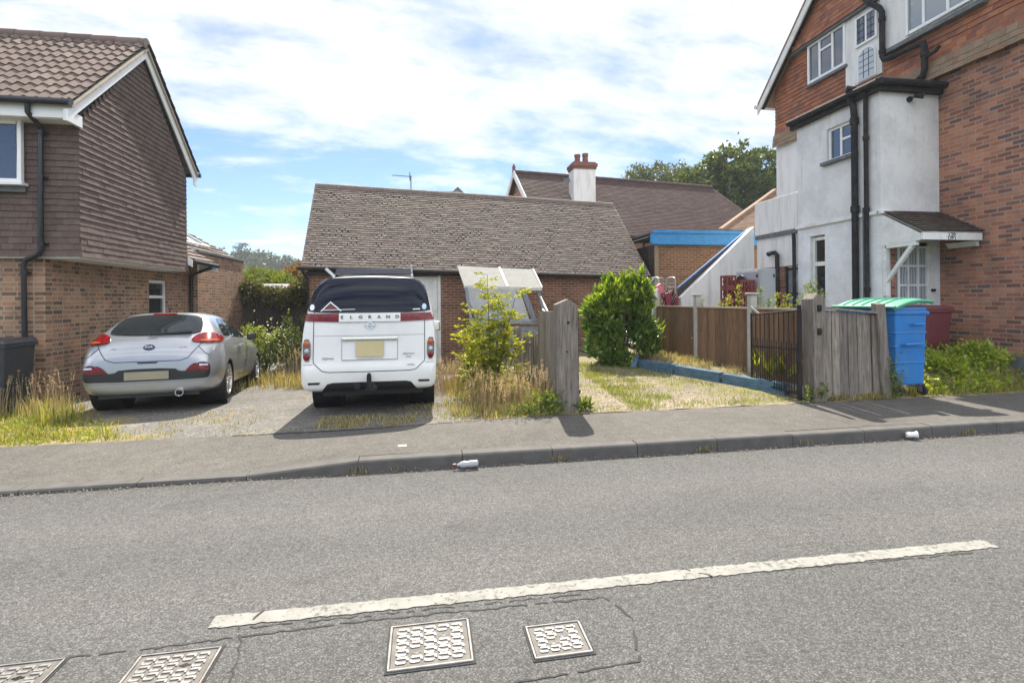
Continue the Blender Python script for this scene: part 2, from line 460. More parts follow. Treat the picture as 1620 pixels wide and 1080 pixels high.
def asphalt(name, lo, hi, scale=95, patch=.25, dark=(.03, .03, .03), contrast=.6, tracks=0.0):
    m, nt, b = newmat(name); P = wco(nt)
    v = node(nt, 'ShaderNodeTexVoronoi', {'Vector': P, 'Scale': scale, 'Randomness': 1.0})
    sx = node(nt, 'ShaderNodeSeparateColor', {0: v.outputs['Color']})
    mean = tuple((a_ * .55 + c_ * .45) for a_, c_ in zip(lo, hi))
    stone = ramp(nt, sx.outputs[0], [(0, lo), (.6, mean), (.95, hi), (1.0, tuple(min(1, x * 1.25) for x in hi))])
    gap = ramp(nt, v.outputs['Distance'], [(.30, (1, 1, 1)), (.65, (.42, .42, .42))])
    col = mixc(nt, contrast, (*mean, 1), mixc(nt, .8, stone, gap, 'MULTIPLY'))
    big = noise(nt, P, .45, 8, .62, .3); mid = noise(nt, P, 6, 6, .65); cl = noise(nt, P, 34, 4, .6)
    col = mixc(nt, patch * 2, col, ramp(nt, big, [(.3, (.66, .66, .66)), (.7, (1.28, 1.27, 1.25))]), 'MULTIPLY')
    col = mixc(nt, patch, col, ramp(nt, mid, [(.35, (.6, .6, .6)), (.65, (1.35, 1.35, 1.35))]), 'MULTIPLY')
    col = mixc(nt, .5, col, ramp(nt, cl, [(.34, (.62, .62, .62)), (.6, (1.15, 1.15, 1.15))]), 'MULTIPLY')
    pm = node(nt, 'ShaderNodeMapping', {'Vector': P, 'Scale': (17, 34, 17)}).outputs[0]
    pit = noise(nt, pm, 1.0, 4, .6)
    col = mixc(nt, ramp(nt, pit, [(.62, (0, 0, 0)), (.70, (.6,) * 3)]), col, (*dark, 1))
    if tracks:
        yy = node(nt, 'ShaderNodeSeparateXYZ', {0: P}).outputs[1]
        tr = ramp(nt, node(nt, 'ShaderNodeMapRange', {'Value': math_(nt, 'ADD', yy, math_(nt, 'MULTIPLY', math_(nt, 'SUBTRACT', big, .5), .5)), 'From Min': 2.0, 'From Max': 5.1}).outputs[0],
                  [(0, (.93, .93, .93)), (.22, (1, 1, 1)), (.34, (1.13, 1.12, 1.1)), (.48, (.97, .97, .97)), (.66, (1.14, 1.13, 1.11)), (.82, (1, 1, 1)), (.93, (.94, .93, .92)), (1.0, (.62, .60, .57))])
        col = mixc(nt, tracks, col, tr, 'MULTIPLY')
        oil = noise(nt, node(nt, 'ShaderNodeMapping', {'Vector': P, 'Scale': (.8, 2.2, 1)}).outputs[0], 1.0, 7, .6, .6)
        col = mixc(nt, ramp(nt, oil, [(.60, (0, 0, 0)), (.72, (.35,) * 3)]), col, (*dark, 1))
    h = math_(nt, 'ADD', math_(nt, 'MULTIPLY', v.outputs['Distance'], -1.0), math_(nt, 'MULTIPLY', cl, 1.2))
    setp(nt, b, col, .92, 0, .25, bumpn(nt, h, .6, .006))
    return m, nt, b, col


W_ = {}
ROAD, _, _, _ = asphalt('asphalt_road', (.068, .0665, .0645), (.205, .20, .194), 130, .14, tracks=1.0, contrast=.72)
PAVE, _, _, _ = asphalt('asphalt_pavement', (.072, .066, .059), (.225, .207, .186), 150, .3)
# driveway: worn tarmac, straw and soil toward the verge
DRIVE, nt, b, dcol = asphalt('worn_driveway', (.07, .066, .062), (.30, .28, .255), 60, .35)
P = wco(nt); sp = node(nt, 'ShaderNodeSeparateXYZ', {0: P})
gn = noise(nt, P, 1.1, 8, .68, .3)
edge_l = math_(nt, 'SUBTRACT', math_(nt, 'MULTIPLY', math_(nt, 'ADD', sp.outputs[0], 3.15), -0.9), math_(nt, 'MULTIPLY', math_(nt, 'SUBTRACT', sp.outputs[1], 6.6), .75))
edge_r = math_(nt, 'MULTIPLY', math_(nt, 'SUBTRACT', sp.outputs[0], .55), 1.3)
edge = math_(nt, 'MAXIMUM', edge_l, edge_r)
gm = math_(nt, 'ADD', math_(nt, 'MULTIPLY', math_(nt, 'SUBTRACT', gn, .5), 3.2), edge)
soilc = ramp(nt, noise(nt, P, 14, 8, .7), [(.3, (.10, .085, .045)), (.5, (.22, .18, .09)), (.7, (.36, .29, .16))])
col = mixc(nt, ramp(nt, gm, [(.0, (0, 0, 0)), (.35, (1, 1, 1))]), dcol, soilc)
straw = noise(nt, P, 2.4, 8, .7, .3)
col = mixc(nt, ramp(nt, straw, [(.56, (0, 0, 0)), (.68, (.55,) * 3)]), col, (.27, .225, .12, 1))
nt.links.new(col, b.inputs['Base Color'])
GRAVEL, nt, b, gcol = asphalt('straw_gravel', (.14, .112, .08), (.41, .34, .26), 42, .4, (.10, .08, .055), .8)
P = wco(nt)
gg = noise(nt, P, 1.3, 9, .7, .4)
col = mixc(nt, ramp(nt, gg, [(.48, (0, 0, 0)), (.60, (.75,) * 3)]), gcol, ramp(nt, noise(nt, P, 20, 6, .7), [(.3, (.11, .11, .03)), (.7, (.30, .27, .10))]))
nt.links.new(col, b.inputs['Base Color'])
EARTH = plain('dry_earth', (.20, .16, .09), .95, .5, 9, bump=.5, bscale=40, dirt=(.10, .11, .03, 1))
FARGRASS = plain('rough_grass', (.10, .12, .04), .95, .4, .4, bump=.2)
KERB = plain('kerb_concrete', (.095, .089, .082), .9, .2, 7, bump=.5, bscale=120, dirt=(.07, .065, .06, 1))
m, nt, b = newmat('worn_white_paint'); P = wco(nt)
w1 = noise(nt, P, 28, 8, .75); w2 = noise(nt, P, 3, 4)
wf = math_(nt, 'ADD', w1, math_(nt, 'MULTIPLY', math_(nt, 'SUBTRACT', w2, .5), .35))
pc = mixc(nt, ramp(nt, wf, [(.52, (0, 0, 0)), (.63, (1, 1, 1))]), ramp(nt, noise(nt, P, 9, 5), [(.3, (.225, .217, .193)), (.7, (.30, .29, .262))]), (.11, .108, .10, 1))
setp(nt, b, pc, .8, 0, .3, bumpn(nt, noise(nt, P, 110, 3), .8, .006)); LINE = m
TAR = plain('dark_tar', (.035, .034, .033), .9, .3, 30, bump=.6, bscale=90)

BR_L = brick('brown_mixed_brick', [(.13, .082, .062), (.23, .135, .095), (.34, .185, .12), (.40, .235, .15), (.18, .115, .09), (.45, .21, .12)], (.37, .30, .215), .225, .075, .011, sq=.62)
BR_R = brick('red_brick', [(.20, .09, .07), (.43, .165, .095), (.50, .22, .13), (.38, .15, .10), (.15, .095, .09), (.54, .24, .14)], (.35, .275, .22), .225, .075, .011)
BR_G = brick('garage_brick', [(.17, .07, .045), (.25, .10, .06), (.30, .125, .075), (.20, .085, .06)], (.34, .28, .21), .225, .075, .010)
BR_B = brick('orange_brown_brick', [(.17, .083, .05), (.24, .112, .064), (.28, .135, .08), (.20, .095, .058)], (.36, .27, .17), .225, .075, .011)
BR_W = brick('painted_brick', None, None, .225, .075, .009, paint=(.78, .79, .80), bump=.55, dirt=(.45, .44, .42))
m, nt, b = newmat('roughcast_render'); P = wco(nt)
st = noise(nt, P, 1.7, 9, .72, .3); fi = noise(nt, P, 70, 5, .7)
sg = node(nt, 'ShaderNodeMapping', {'Vector': P, 'Scale': (7, 7, .8)}).outputs[0]
col = mixc(nt, ramp(nt, st, [(.42, (0, 0, 0)), (.75, (.7,) * 3)]), (.78, .765, .75, 1), (.46, .455, .45, 1))
col = mixc(nt, ramp(nt, noise(nt, sg, 1.6, 6, .7), [(.58, (0, 0, 0)), (.8, (.6,) * 3)]), col, (.30, .30, .31, 1))
setp(nt, b, col, .92, 0, .2, bumpn(nt, fi, .9, .012)); STUCCO = m
m, nt, b = newmat('stained_white_render'); P = wco(nt)
sg = node(nt, 'ShaderNodeMapping', {'Vector': P, 'Scale': (5, 5, .7)}).outputs[0]
col = mixc(nt, ramp(nt, noise(nt, sg, 1.3, 8, .7), [(.48, (0, 0, 0)), (.75, (.8,) * 3)]), (.76, .74, .71, 1), (.47, .44, .41, 1))
setp(nt, b, col, .9, 0, .2, bumpn(nt, noise(nt, P, 35, 6, .7), .6, .012)); WRENDER = m

T_WALL = tilemat('brown_wall_tile', [(.095, .068, .060), (.118, .083, .072), (.135, .096, .084), (.108, .077, .067)], (.185, .14, .12), .35, spot_scale=6)
T_PAN = tilemat('brown_roof_pantile', [(.14, .10, .085), (.18, .13, .112), (.155, .112, .095), (.215, .16, .138), (.125, .09, .078)], (.125, .11, .095), .55, spot_scale=2.5)
T_GAR = tilemat('grey_brown_roof_tile', [(.175, .135, .113), (.215, .168, .143), (.19, .148, .126), (.24, .192, .164), (.16, .125, .107)], (.125, .105, .088), .55, spot_scale=1.3, speck=(.40, .38, .33))
T_RED = tilemat('red_wall_tile', [(.33, .118, .062), (.40, .155, .08), (.27, .098, .060), (.44, .19, .105), (.20, .09, .068), (.36, .14, .078)], (.20, .10, .065), .6, spot_scale=1.6)
T_REDL = tilemat('lichened_red_tile', [(.26, .14, .08), (.30, .20, .13), (.22, .15, .10), (.36, .22, .14)], (.24, .23, .17), .7, spot_scale=4)
T_BACK = tilemat('plum_roof_tile', [(.062, .040, .038), (.085, .053, .048), (.073, .046, .043), (.105, .066, .058)], (.125, .088, .076), .5, spot_scale=1.0)
T_TAN = tilemat('tan_roof_tile', [(.23, .145, .10), (.29, .19, .135), (.19, .125, .09)], (.19, .165, .125), .5, spot_scale=3)
MORTAR = plain('mortar', (.36, .32, .26), .95, .25, 20, bump=.6)

WHITE = plain('white_plastic', (.80, .80, .79), .35, .04, 3, bump=.02, dirt=(.55, .54, .5, 1), dirt_amt=.25)
WPAINT = plain('old_white_paint', (.74, .73, .70), .55, .08, 6, bump=.2, bscale=40, dirt=(.42, .40, .36, 1), dirt_amt=.6)
BLACK = plain('black_plastic', (.014, .014, .016), .35, .2, 4, bump=.05)
BLACKP = plain('old_black_iron', (.022, .021, .024), .78, .3, 9, bump=.25, spec=.2, dirt=(.10, .085, .07, 1), dirt_amt=.4)
LEAD = plain('lead_grey', (.15, .155, .165), .9, .25, 8, bump=.2, spec=.12)
FELT = plain('pale_roofing_felt', (.24, .235, .215), .9, .12, 5, bump=.4, bscale=80, dirt=(.17, .165, .14, 1))
m, nt, b = newmat('window_glass'); setp(nt, b, (.030, .036, .042), .03, 0, 1.0, IOR=1.75); GLASS = m
m, nt, b = newmat('net_curtain_glass'); P = objco(nt)
cn = node(nt, 'ShaderNodeTexWave', {'Vector': P, 'Scale': 5.0, 'Distortion': 2.5, 'Detail': 3.0})
setp(nt, b, ramp(nt, cn.outputs[1], [(.2, (.22, .25, .28)), (.8, (.42, .46, .48))]), .04, 0, .9, IOR=1.6); NETGLASS = m
m, nt, b = newmat('dusty_glass'); setp(nt, b, ramp(nt, noise(nt, objco(nt), 3, 5), [(.3, (.16, .165, .17)), (.7, (.25, .255, .26))]), .12, 0, .8); DUSTGLASS = m
m, nt, b = newmat('dark_window_glass'); setp(nt, b, (.012, .013, .015), .05, 0, .6); DGLASS = m
m, nt, b = newmat('tinted_car_glass'); setp(nt, b, (.006, .009, .020), .02, 0, .35, IOR=1.4); TINT = m
m, nt, b = newmat('car_glass'); setp(nt, b, (.018, .022, .024), .02, 0, .5, IOR=1.45); CARGLASS = m


def wood(name, c1, c2, rough=.85, gs=(18, 18, 1.2), bump=.6, moss=None):
    m, nt, b = newmat(name); P = objco(nt); g = node(nt, 'ShaderNodeNewGeometry')
    mp = node(nt, 'ShaderNodeMapping', {'Vector': P, 'Scale': gs}).outputs[0]
    n = noise(nt, mp, 2.2, 9, .7, .5); col = ramp(nt, n, [(.32, c1), (.68, c2)])
    rr = ramp(nt, g.outputs['Random Per Island'], [(0, (.68, .68, .68)), (1, (1.3, 1.27, 1.22))])
    col = mixc(nt, .85, col, rr, 'MULTIPLY')
    if moss:
        col = mixc(nt, ramp(nt, noise(nt, P, 3, 8, .7), [(.52, (0, 0, 0)), (.75, (.7,) * 3)]), col, (*moss, 1))
    setp(nt, b, col, rough, 0, .2, bumpn(nt, n, bump, .012))
    return m


WOODG = wood('weathered_grey_wood', (.095, .08, .068), (.33, .29, .25), moss=(.13, .12, .085))
WOODB = wood('brown_fence_wood', (.10, .058, .034), (.26, .16, .095))
WOODD = wood('dark_fence_wood', (.03, .026, .022), (.085, .072, .06))
WOODGB = wood('blue_grey_painted_wood', (.13, .15, .18), (.26, .29, .33))
BLUERAIL = plain('dull_blue_paint', (.02, .10, .30), .5, .2, 8, bump=.15)
BLUEP = plain('bright_blue_paint', (.03, .26, .58), .5, .15, 7, bump=.15, dirt=(.10, .24, .40, 1))
BLUEB = wood('flaking_blue_paint', (.045, .10, .16), (.15, .25, .33), gs=(2, 2, 14))
CONC = plain('concrete_post', (.40, .38, .34), .9, .15, 8, bump=.4, bscale=70, dirt=(.24, .23, .2, 1))
BINBLUE = plain('blue_bin_plastic', (.012, .165, .47), .42, .10, 4, bump=.08, dirt=(.06, .20, .40, 1), dirt_amt=.8)
BINGREEN = plain('green_lid_plastic', (.075, .34, .20), .5, .12, 3, bump=.08, dirt=(.20, .38, .28, 1))
BINRED = plain('maroon_bin_plastic', (.12, .022, .028), .5, .12, 4, bump=.08)
BINGREY = plain('charcoal_bin_plastic', (.032, .034, .038), .5, .15, 4, bump=.08, dirt=(.07, .07, .07, 1))
CRATE = plain('maroon_crate_plastic', (.17, .035, .028), .5, .15, 6, bump=.1)
CABGREY = plain('grey_cabinet_steel', (.36, .37, .39), .45, .06, 3, bump=.05, dirt=(.28, .28, .29, 1))
RUBBER = plain('tyre_rubber', (.016, .016, .017), .85, .25, 12, bump=.3)
ALLOY = plain('silver_alloy', (.60, .60, .62), .3, .05, 6, metal=.9, bump=.02)
CHROME = plain('chrome', (.78, .78, .80), .12, .03, 3, metal=1.0, bump=.0)
WIRE = plain('galvanised_wire', (.42, .43, .43), .45, .12, 9, metal=.6, bump=.05)
m, nt, b = newmat('silver_car_paint'); P = objco(nt)
setp(nt, b, ramp(nt, noise(nt, P, 2.5, 4), [(.3, (.34, .35, .37)), (.7, (.38, .39, .41))]), .30, .6, .5, bumpn(nt, noise(nt, P, 900, 2), .02, .001)); b.inputs['Coat Weight'].default_value = .8; b.inputs['Coat Roughness'].default_value = .06; SILVER = m
m, nt, b = newmat('white_car_paint'); P = objco(nt)
setp(nt, b, ramp(nt, noise(nt, P, 1.8, 6, .65), [(.3, (.66, .655, .62)), (.7, (.74, .735, .70))]), .35, 0, .5); b.inputs['Coat Weight'].default_value = .7; b.inputs['Coat Roughness'].default_value = .07; VANWHITE = m
m, nt, b = newmat('red_lamp_lens'); P = objco(nt)
setp(nt, b, ramp(nt, noise(nt, P, 16, 3), [(.35, (.10, .003, .004)), (.65, (.21, .007, .008))]), .15, 0, .35); b.inputs['Coat Weight'].default_value = .15; REDL = m
m, nt, b = newmat('amber_lamp_lens'); setp(nt, b, (.42, .09, .015), .12, 0, .7); AMBER = m
m, nt, b = newmat('clear_lamp_lens'); setp(nt, b, (.55, .55, .56), .1, .3, .7); CLEARL = m
PLATE = plain('plain_yellow_plate', (.50, .42, .22), .5, .05, 4, bump=.02)
PLATEG = plain('plain_grey_green_plate', (.27, .25, .17), .5, .08, 4, bump=.02)
RUST = plain('rusty_cast_iron', (.13, .117, .104), .75, .3, 16, bump=.5, bscale=150, dirt=(.10, .085, .072, 1))
WORN = plain('worn_bright_iron', (.27, .262, .25), .45, .12, 30, metal=.35, bump=.3, bscale=140)
PINK = plain('pink_plastic', (.62, .16, .20), .45, .1, 5)
DKRED = plain('dark_red_paint', (.22, .03, .05), .4, .2, 5)
YELL = plain('yellow_plastic', (.62, .45, .06), .5, .1, 5)
PAPER = plain('off_white_plastic', (.74, .73, .70), .5, .06, 9)
m, nt, b = newmat('clear_plastic'); setp(nt, b, (.82, .84, .85), .08, 0, .5); b.inputs['Transmission Weight'].default_value = .55; b.inputs['IOR'].default_value = 1.3; CLEARP = m
TERRA = plain('terracotta', (.20, .085, .06), .85, .15, 9, bump=.3)
BARK = plain('bark', (.085, .068, .05), .9, .35, 14, bump=.7, bscale=40)
STEM = plain('green_stem', (.12, .14, .05), .7, .3, 10)

L_GRASS = leafmat('fresh_grass', [(.13, .17, .025), (.20, .235, .04), (.28, .28, .075), (.42, .36, .17)], .45)
L_MIX = leafmat('mixed_dry_grass', [(.16, .18, .04), (.30, .28, .10), (.44, .37, .20), (.54, .46, .29)], .4, tint=(1.2, 1.05, .6))
L_PATCH = leafmat('patchy_grass', [(.13, .20, .03), (.18, .24, .045), (.24, .27, .07), (.42, .36, .20)], .42)
L_DRY = leafmat('dry_straw', [(.40, .31, .19), (.52, .42, .28), (.60, .50, .36), (.45, .32, .23)], .5, tint=(1.1, 1.0, .75))
L_LAUREL = leafmat('laurel_leaf', [(.06, .14, .02), (.09, .19, .03), (.15, .26, .04), (.24, .34, .055)], .5, .28, .6)
L_ASH = leafmat('ash_leaf', [(.20, .27, .028), (.29, .34, .035), (.38, .40, .045), (.42, .40, .055)], .5, .45)
L_SHRUB = leafmat('shrub_leaf', [(.08, .13, .03), (.14, .20, .045), (.22, .27, .08), (.30, .33, .13)], .42)
L_IVY = leafmat('ivy_leaf', [(.04, .06, .016), (.075, .095, .03), (.15, .15, .06), (.26, .22, .11)], .25)
L_OAK = leafmat('oak_leaf', [(.05, .085, .026), (.07, .11, .032), (.10, .14, .042), (.13, .165, .055)], .38)
L_PALE = leafmat('pale_tree_leaf', [(.09, .12, .045), (.12, .15, .06), (.15, .18, .075)], .35)
L_HILL = leafmat('hill_tree_leaf', [(.03, .06, .022), (.045, .08, .028), (.065, .10, .036)], .25)
L_BAMB = leafmat('bamboo_leaf', [(.10, .15, .025), (.16, .21, .04), (.22, .26, .06)], .4)
L_LUSH = leafmat('lush_weed_leaf', [(.17, .27, .03), (.26, .36, .045), (.34, .42, .065), (.42, .42, .12)], .45)
L_AUT = leafmat('russet_leaf', [(.20, .09, .04), (.28, .15, .06), (.17, .15, .05)], .3)
# ------------------------------------------------------------------ ground, road, pavement
def lerp(a, b, t): return a + (b - a) * t
def clamp01(t): return max(0.0, min(1.0, t))
def sm(t): t = clamp01(t); return t * t * (3 - 2 * t)
def kz(x): return lerp(.03, .11, clamp01((x + 1.56) / .98))
def zb(x): return lerp(.06, .12, clamp01((x + 1) / 2.5))
def interp(x, xs, ys): return float(np.interp(x, xs, ys))
def edge_x(y): return interp(y, [6.4, 6.85, 10.5, 12], [5.46, 5.42, 4.65, 4.5])
def gz(x, y):
    l = interp(y, [6.4, 8.3, 12, 40], [.06, .02, -.14, -.14]) - .0
    r = .12 + .36 * sm((x - 6.4) / 2.4) * sm((y - 6.4) / 1.2) + .20 * sm((x - edge_x(y) - .06) / .12) * sm((y - 6.7) / .25)
    r = min(r, .52)
    t = sm((x - .8) / 1.4)
    return lerp(l if x < -1 else max(l, lerp(l, zb(x), 1 if y < 6.41 else 0)), r, t) if y > 6.4 else zb(x)


def sheet(name, xs, ys, zf, mat, jit=0.0, kind='structure', label=None, xf=lambda x, y: x):
    X, Y = np.meshgrid(xs, ys); nx, ny = len(xs), len(ys)
    v = np.array([[xf(x, y), y, zf(xf(x, y), y) + (random.uniform(-jit, jit) if jit else 0)] for y in ys for x in xs])
    i, j = np.meshgrid(np.arange(nx - 1), np.arange(ny - 1)); a = (j * nx + i).ravel()
    o = np_mesh(name, v, np.stack([a, a + 1, a + nx + 1, a + nx], 1), None, mat, smooth=True)
    return tag(o, label, kind=kind)


far = np.concatenate([np.linspace(-900, -40, 12), np.linspace(-30, 30, 7), np.linspace(40, 900, 12)])
sheet('ground', far, np.concatenate([[-300, -60], np.linspace(-20, 40, 6), np.linspace(60, 1500, 12)]), lambda x, y: -.32, FARGRASS)
sheet('road', np.linspace(-60, 60, 61), np.linspace(-4.2, 4.995, 12), lambda x, y: -.03 * ((y - 2.75) / 2.3) ** 2 * (1 if y > 2.75 else .4) * .4, ROAD)
sheet('far_pavement', np.linspace(-60, 60, 13), [-7.5, -4.2], lambda x, y: .1, PAVE)
pv_y = np.linspace(5.125, 6.4, 6)
px_ = np.unique(np.concatenate([np.linspace(-50, -3, 12), np.linspace(-3, 3, 31), np.linspace(3, 50, 14)]))
sheet('pavement', px_, pv_y, lambda x, y: lerp(kz(x), zb(x), sm((y - 5.12) / 1.28)) + .003 * math.sin(x * 1.7 + y * 3), PAVE)
kb = MB(); x = -41.2
while x < 40:
    x1 = x + (.9 if not -1.7 < x < -.6 else .98)
    q = lambda xx, y, z: (xx, y + .004 * math.sin(xx * 2.3), z)
    e = .0035
    a, b2 = x + e, x1 - e
    za, zc = kz(a), kz(b2); dz = random.uniform(-.003, .003)
    prof = lambda xx, zt: [q(xx, 4.985, -.08), q(xx, 4.99, zt - .018), q(xx, 5.003, zt - .004), q(xx, 5.02, zt), q(xx, 5.125, zt + .002), q(xx, 5.125, -.08)]
    p0, p1 = prof(a, za + dz), prof(b2, zc + dz); n = 6
    kb.add(p0 + p1, [tuple(range(n))[::-1], tuple(range(n, 2 * n))] + [(i, (i + 1) % n, n + (i + 1) % n, n + i) for i in range(n)])
    x = x1
tag(kb.build('kerb', KERB), kind='structure')
fill = MB(); fill.box(-45, 45, 5.0, 5.12, -.1, .022); tag(fill.build('kerb_bed', TAR), kind='structure')
sheet('driveway', np.linspace(-24, 2.0, 66), np.unique(np.concatenate([np.linspace(6.4, 12, 24), np.linspace(12, 40, 12)])), lambda x, y: gz(x, y) if y > 6.41 else zb(x), DRIVE, .006)
sheet('gravel_drive', np.linspace(0, 1, 22), np.unique(np.concatenate([np.linspace(6.4, 12, 34), np.linspace(12, 40, 10)])), lambda x, y: gz(x, y) + .018 * math.sin(x * 5 + 1) * sm((y - 6.5) / .5), GRAVEL, .008, xf=lambda f, y: lerp(2.0, edge_x(y), f))
sheet('earth_yard', np.concatenate([np.linspace(0, .14, 40), np.linspace(.16, 1, 12)]), np.unique(np.concatenate([np.linspace(6.4, 12, 40), np.linspace(12, 40, 10)])), gz, EARTH, .012, xf=lambda f, y: lerp(edge_x(y), 40, f))

# painted centre dash, with its crack
mk = MB(); n = 150
for i in range(n):
    xa, xb = lerp(-1.06, 3.60, i / n), lerp(-1.06, 3.60, (i + 1) / n)
    ya = lambda xx: 2.765 - .01 * (xx - 1); jj = lambda xx, k: .006 * math.sin(xx * 37 + k) * math.sin(xx * 13.7 + 2 * k) + .004 * math.sin(xx * 91 + k)
    pass
    zt = lambda xx, y: .004 + .0
    mk.add([(xa, ya(xa) - .05 + jj(xa, 0), .004), (xb, ya(xb) - .05 + jj(xb, 0), .004), (xb, ya(xb) + .05 + jj(xb, 2), .004), (xa, ya(xa) + .05 + jj(xa, 2), .004)], [(0, 1, 2, 3)])
tag(mk.build('road_marking', LINE, recalc=False), kind='structure')


def crack(pts, w=.012, z=.0025, rnd=random.Random(3)):
    out = []
    for (p, q) in zip(pts[:-1], pts[1:]):
        L = math.hypot(q[0] - p[0], q[1] - p[1]); k = max(2, int(L / .035))
        out += [(lerp(p[0], q[0], i / k) + rnd.uniform(-.008, .008), lerp(p[1], q[1], i / k) + rnd.uniform(-.008, .008)) for i in range(k)]
    mb_ = MB(); prev = None
    for i in range(len(out) - 1):
        (x0, y0), (x1, y1) = out[i], out[i + 1]; d = Vector((x1 - x0, y1 - y0, 0)); nn = Vector((-d.y, d.x, 0)).normalized() * w * rnd.uniform(.15, .6)
        a = (x0 - nn.x, y0 - nn.y, z) if prev is None else prev[0]; b_ = (x0 + nn.x, y0 + nn.y, z) if prev is None else prev[1]
        c = (x1 + nn.x, y1 + nn.y, z); d_ = (x1 - nn.x, y1 - nn.y, z); prev = (d_, c)
        if rnd.random() < .86: mb_.add([a, b_, c, d_], [(0, 1, 2, 3)])
    return mb_


ck = crack([(-3.2, 2.62), (-1.3, 2.63), (-.35, 2.66), (.95, 2.63), (1.02, 2.45), (.93, 2.14), (.2, 2.1)], .013)
for pts in ([(-.95, 2.83), (-.86, 2.6), (-.8, 2.2)], [(1.52, 2.82), (1.62, 2.72), (2.2, 2.70), (3.4, 2.66)], [(-.9, 2.71), (-.2, 2.70), (.9, 2.68)], [(1.2, 4.9), (1.25, 5.0)], [(.5, 2.5), (.46, 2.2)]):
    c2 = crack(pts, .009); ck.add(c2.v, c2.f)
c2 = crack([(-.83, 2.84), (-.86, 2.76), (-.80, 2.70)], .012, .0062); ck.add(c2.v, c2.f); c2 = crack([(1.5, 2.83), (1.56, 2.75), (1.66, 2.70)], .012, .0062); ck.add(c2.v, c2.f)
tag(ck.build('road_crack', TAR, recalc=False), kind='structure')
# joint between pavement and driveway
jt = crack([(-2.2, 6.39), (-1, 6.385), (.3, 6.38), (1.2, 6.385)], .03, 0)
jt.v = [(x, y, zb(x) + .006) for x, y, z in jt.v]
tag(jt.build('driveway_joint', TAR, recalc=False), kind='structure')


RIM = plain('rim_iron', (.24, .23, .22), .6, .35, 14, metal=.2, bump=.3, bscale=120, dirt=(.16, .12, .09, 1))
def cover(name, x0, x1, y0, y1, nx, ny, label, sink=.0, skew=0.0):
    t = thing(name, label, 'manhole cover', ((x0 + x1) / 2, (y0 + y1) / 2, 0), 'iron covers set in the road')
    rot = lambda x, y: (x + (y - y0) * skew, y)
    m1 = MB(); m1.box(x0 - .010, x1 + .010, y0 - .010, y1 + .012, -.03, .004); m1.build('pit_edge', TAR, t)
    f = MB()
    for (a, b_, c, d) in ((x0, x1, y0, y0 + .009), (x0, x1, y1 - .009, y1), (x0, x0 + .009, y0 + .009, y1 - .009), (x1 - .009, x1, y0 + .009, y1 - .009)):
        f.box(a, b_, c, d, -.02, .011)
    f.build('rim', RIM, t, bevel=.002, seg=1)
    p = MB(); p.box(x0 + .0125, x1 - .0125, y0 + .0125, y1 - .0125, -.02, .007); pl = p.build('plate', RUST, t)
    g = MB(); ix, iy = x0 + .03, y0 + .03; cw, ch = (x1 - x0 - .06) / nx, (y1 - y0 - .06) / ny
    for i in range(nx):
        for j in range(ny):
            if (nx - 1 - i, j) in ((1, ny - 2), (nx - 2, 1)): continue
            bx, by = ix + i * cw, iy + j * ch; w = min(cw, ch) * .21; fl = 1 if (i + j) % 2 else 0
            ax, ay = bx + cw * .08, by + ch * .12
            bx1, by1 = bx + cw * .92, by + ch * .88
            zz_ = (.0072, .012)
            c_ = lambda poly: g.prism([(px_2, py_2, zz_[0]) for px_2, py_2 in poly], (0, 0, zz_[1] - zz_[0]))
            # a bracket at the top right and another at the bottom left, bent at the corner
            wx, wy = cw * .17, ch * .24
            xa, xb, ya, yb = bx + cw * .05, bx + cw * .95, by + ch * .06, by + ch * .94
            c_([(xa + wx * .4, yb - wy), (xa + wx, yb), (xb - wx * .7, yb), (xb, yb - wy * .9), (xb, yb - wy * 2.1), (xb - wx, yb - wy * 1.8), (xb - wx, yb - wy)])
            c_([(xa, ya + wy * 1.7), (xa, ya + wy * .6), (xa + wx * .7, ya), (xb - wx * 1.5, ya), (xb - wx * .9, ya + wy * .95), (xa + wx, ya + wy * .95), (xa + wx, ya + wy * 1.45)])
    g.build('tread_pattern', WORN, pl, recalc=True)
    for (i, j) in ((nx - 2, ny - 2), (1, 1)):
        k = MB(); cx_, cy_ = ix + (i + .5) * cw, iy + (j + .5) * ch
        k.lathe((cx_, cy_, .0072), (0, 0, 1), [(0, .0), (.0, .014), (.0008, .014), (.0012, 0)], 12)
        k.box(cx_ - .024, cx_ + .024, cy_ - .006, cy_ + .006, .0072, .0082)
        k.build('keyhole', BLACK, pl)
    return t


cover('manhole_cover', -.17, .205, 2.265, 2.575, 5, 5, 'larger square iron cover with a bright rim and a grid of raised chevrons')
cover('manhole_cover', .475, .745, 2.225, 2.455, 4, 4, 'smallest iron cover, rusty edged, right of the bright rimmed one')
cover('manhole_cover', -1.275, -.935, 2.265, 2.575, 5, 5, 'brown rusty iron cover below the left end of the white line')
cover('manhole_cover', -1.96, -1.60, 2.31, 2.62, 5, 5, 'dark iron cover cut off by the bottom left corner')
t = thing('stop_tap_cover', 'small pale square tap cover in the pavement behind the kerb', 'tap cover', (-.23, 5.45, .1))
mb = MB(); mb.box(-.30, -.16, 5.39, 5.51, .06, .102); mb.build('frame', TAR, t)
mb = MB(); mb.box(-.275, -.185, 5.395, 5.465, .06, .107); mb.build('lid', CONC, t, bevel=.003)

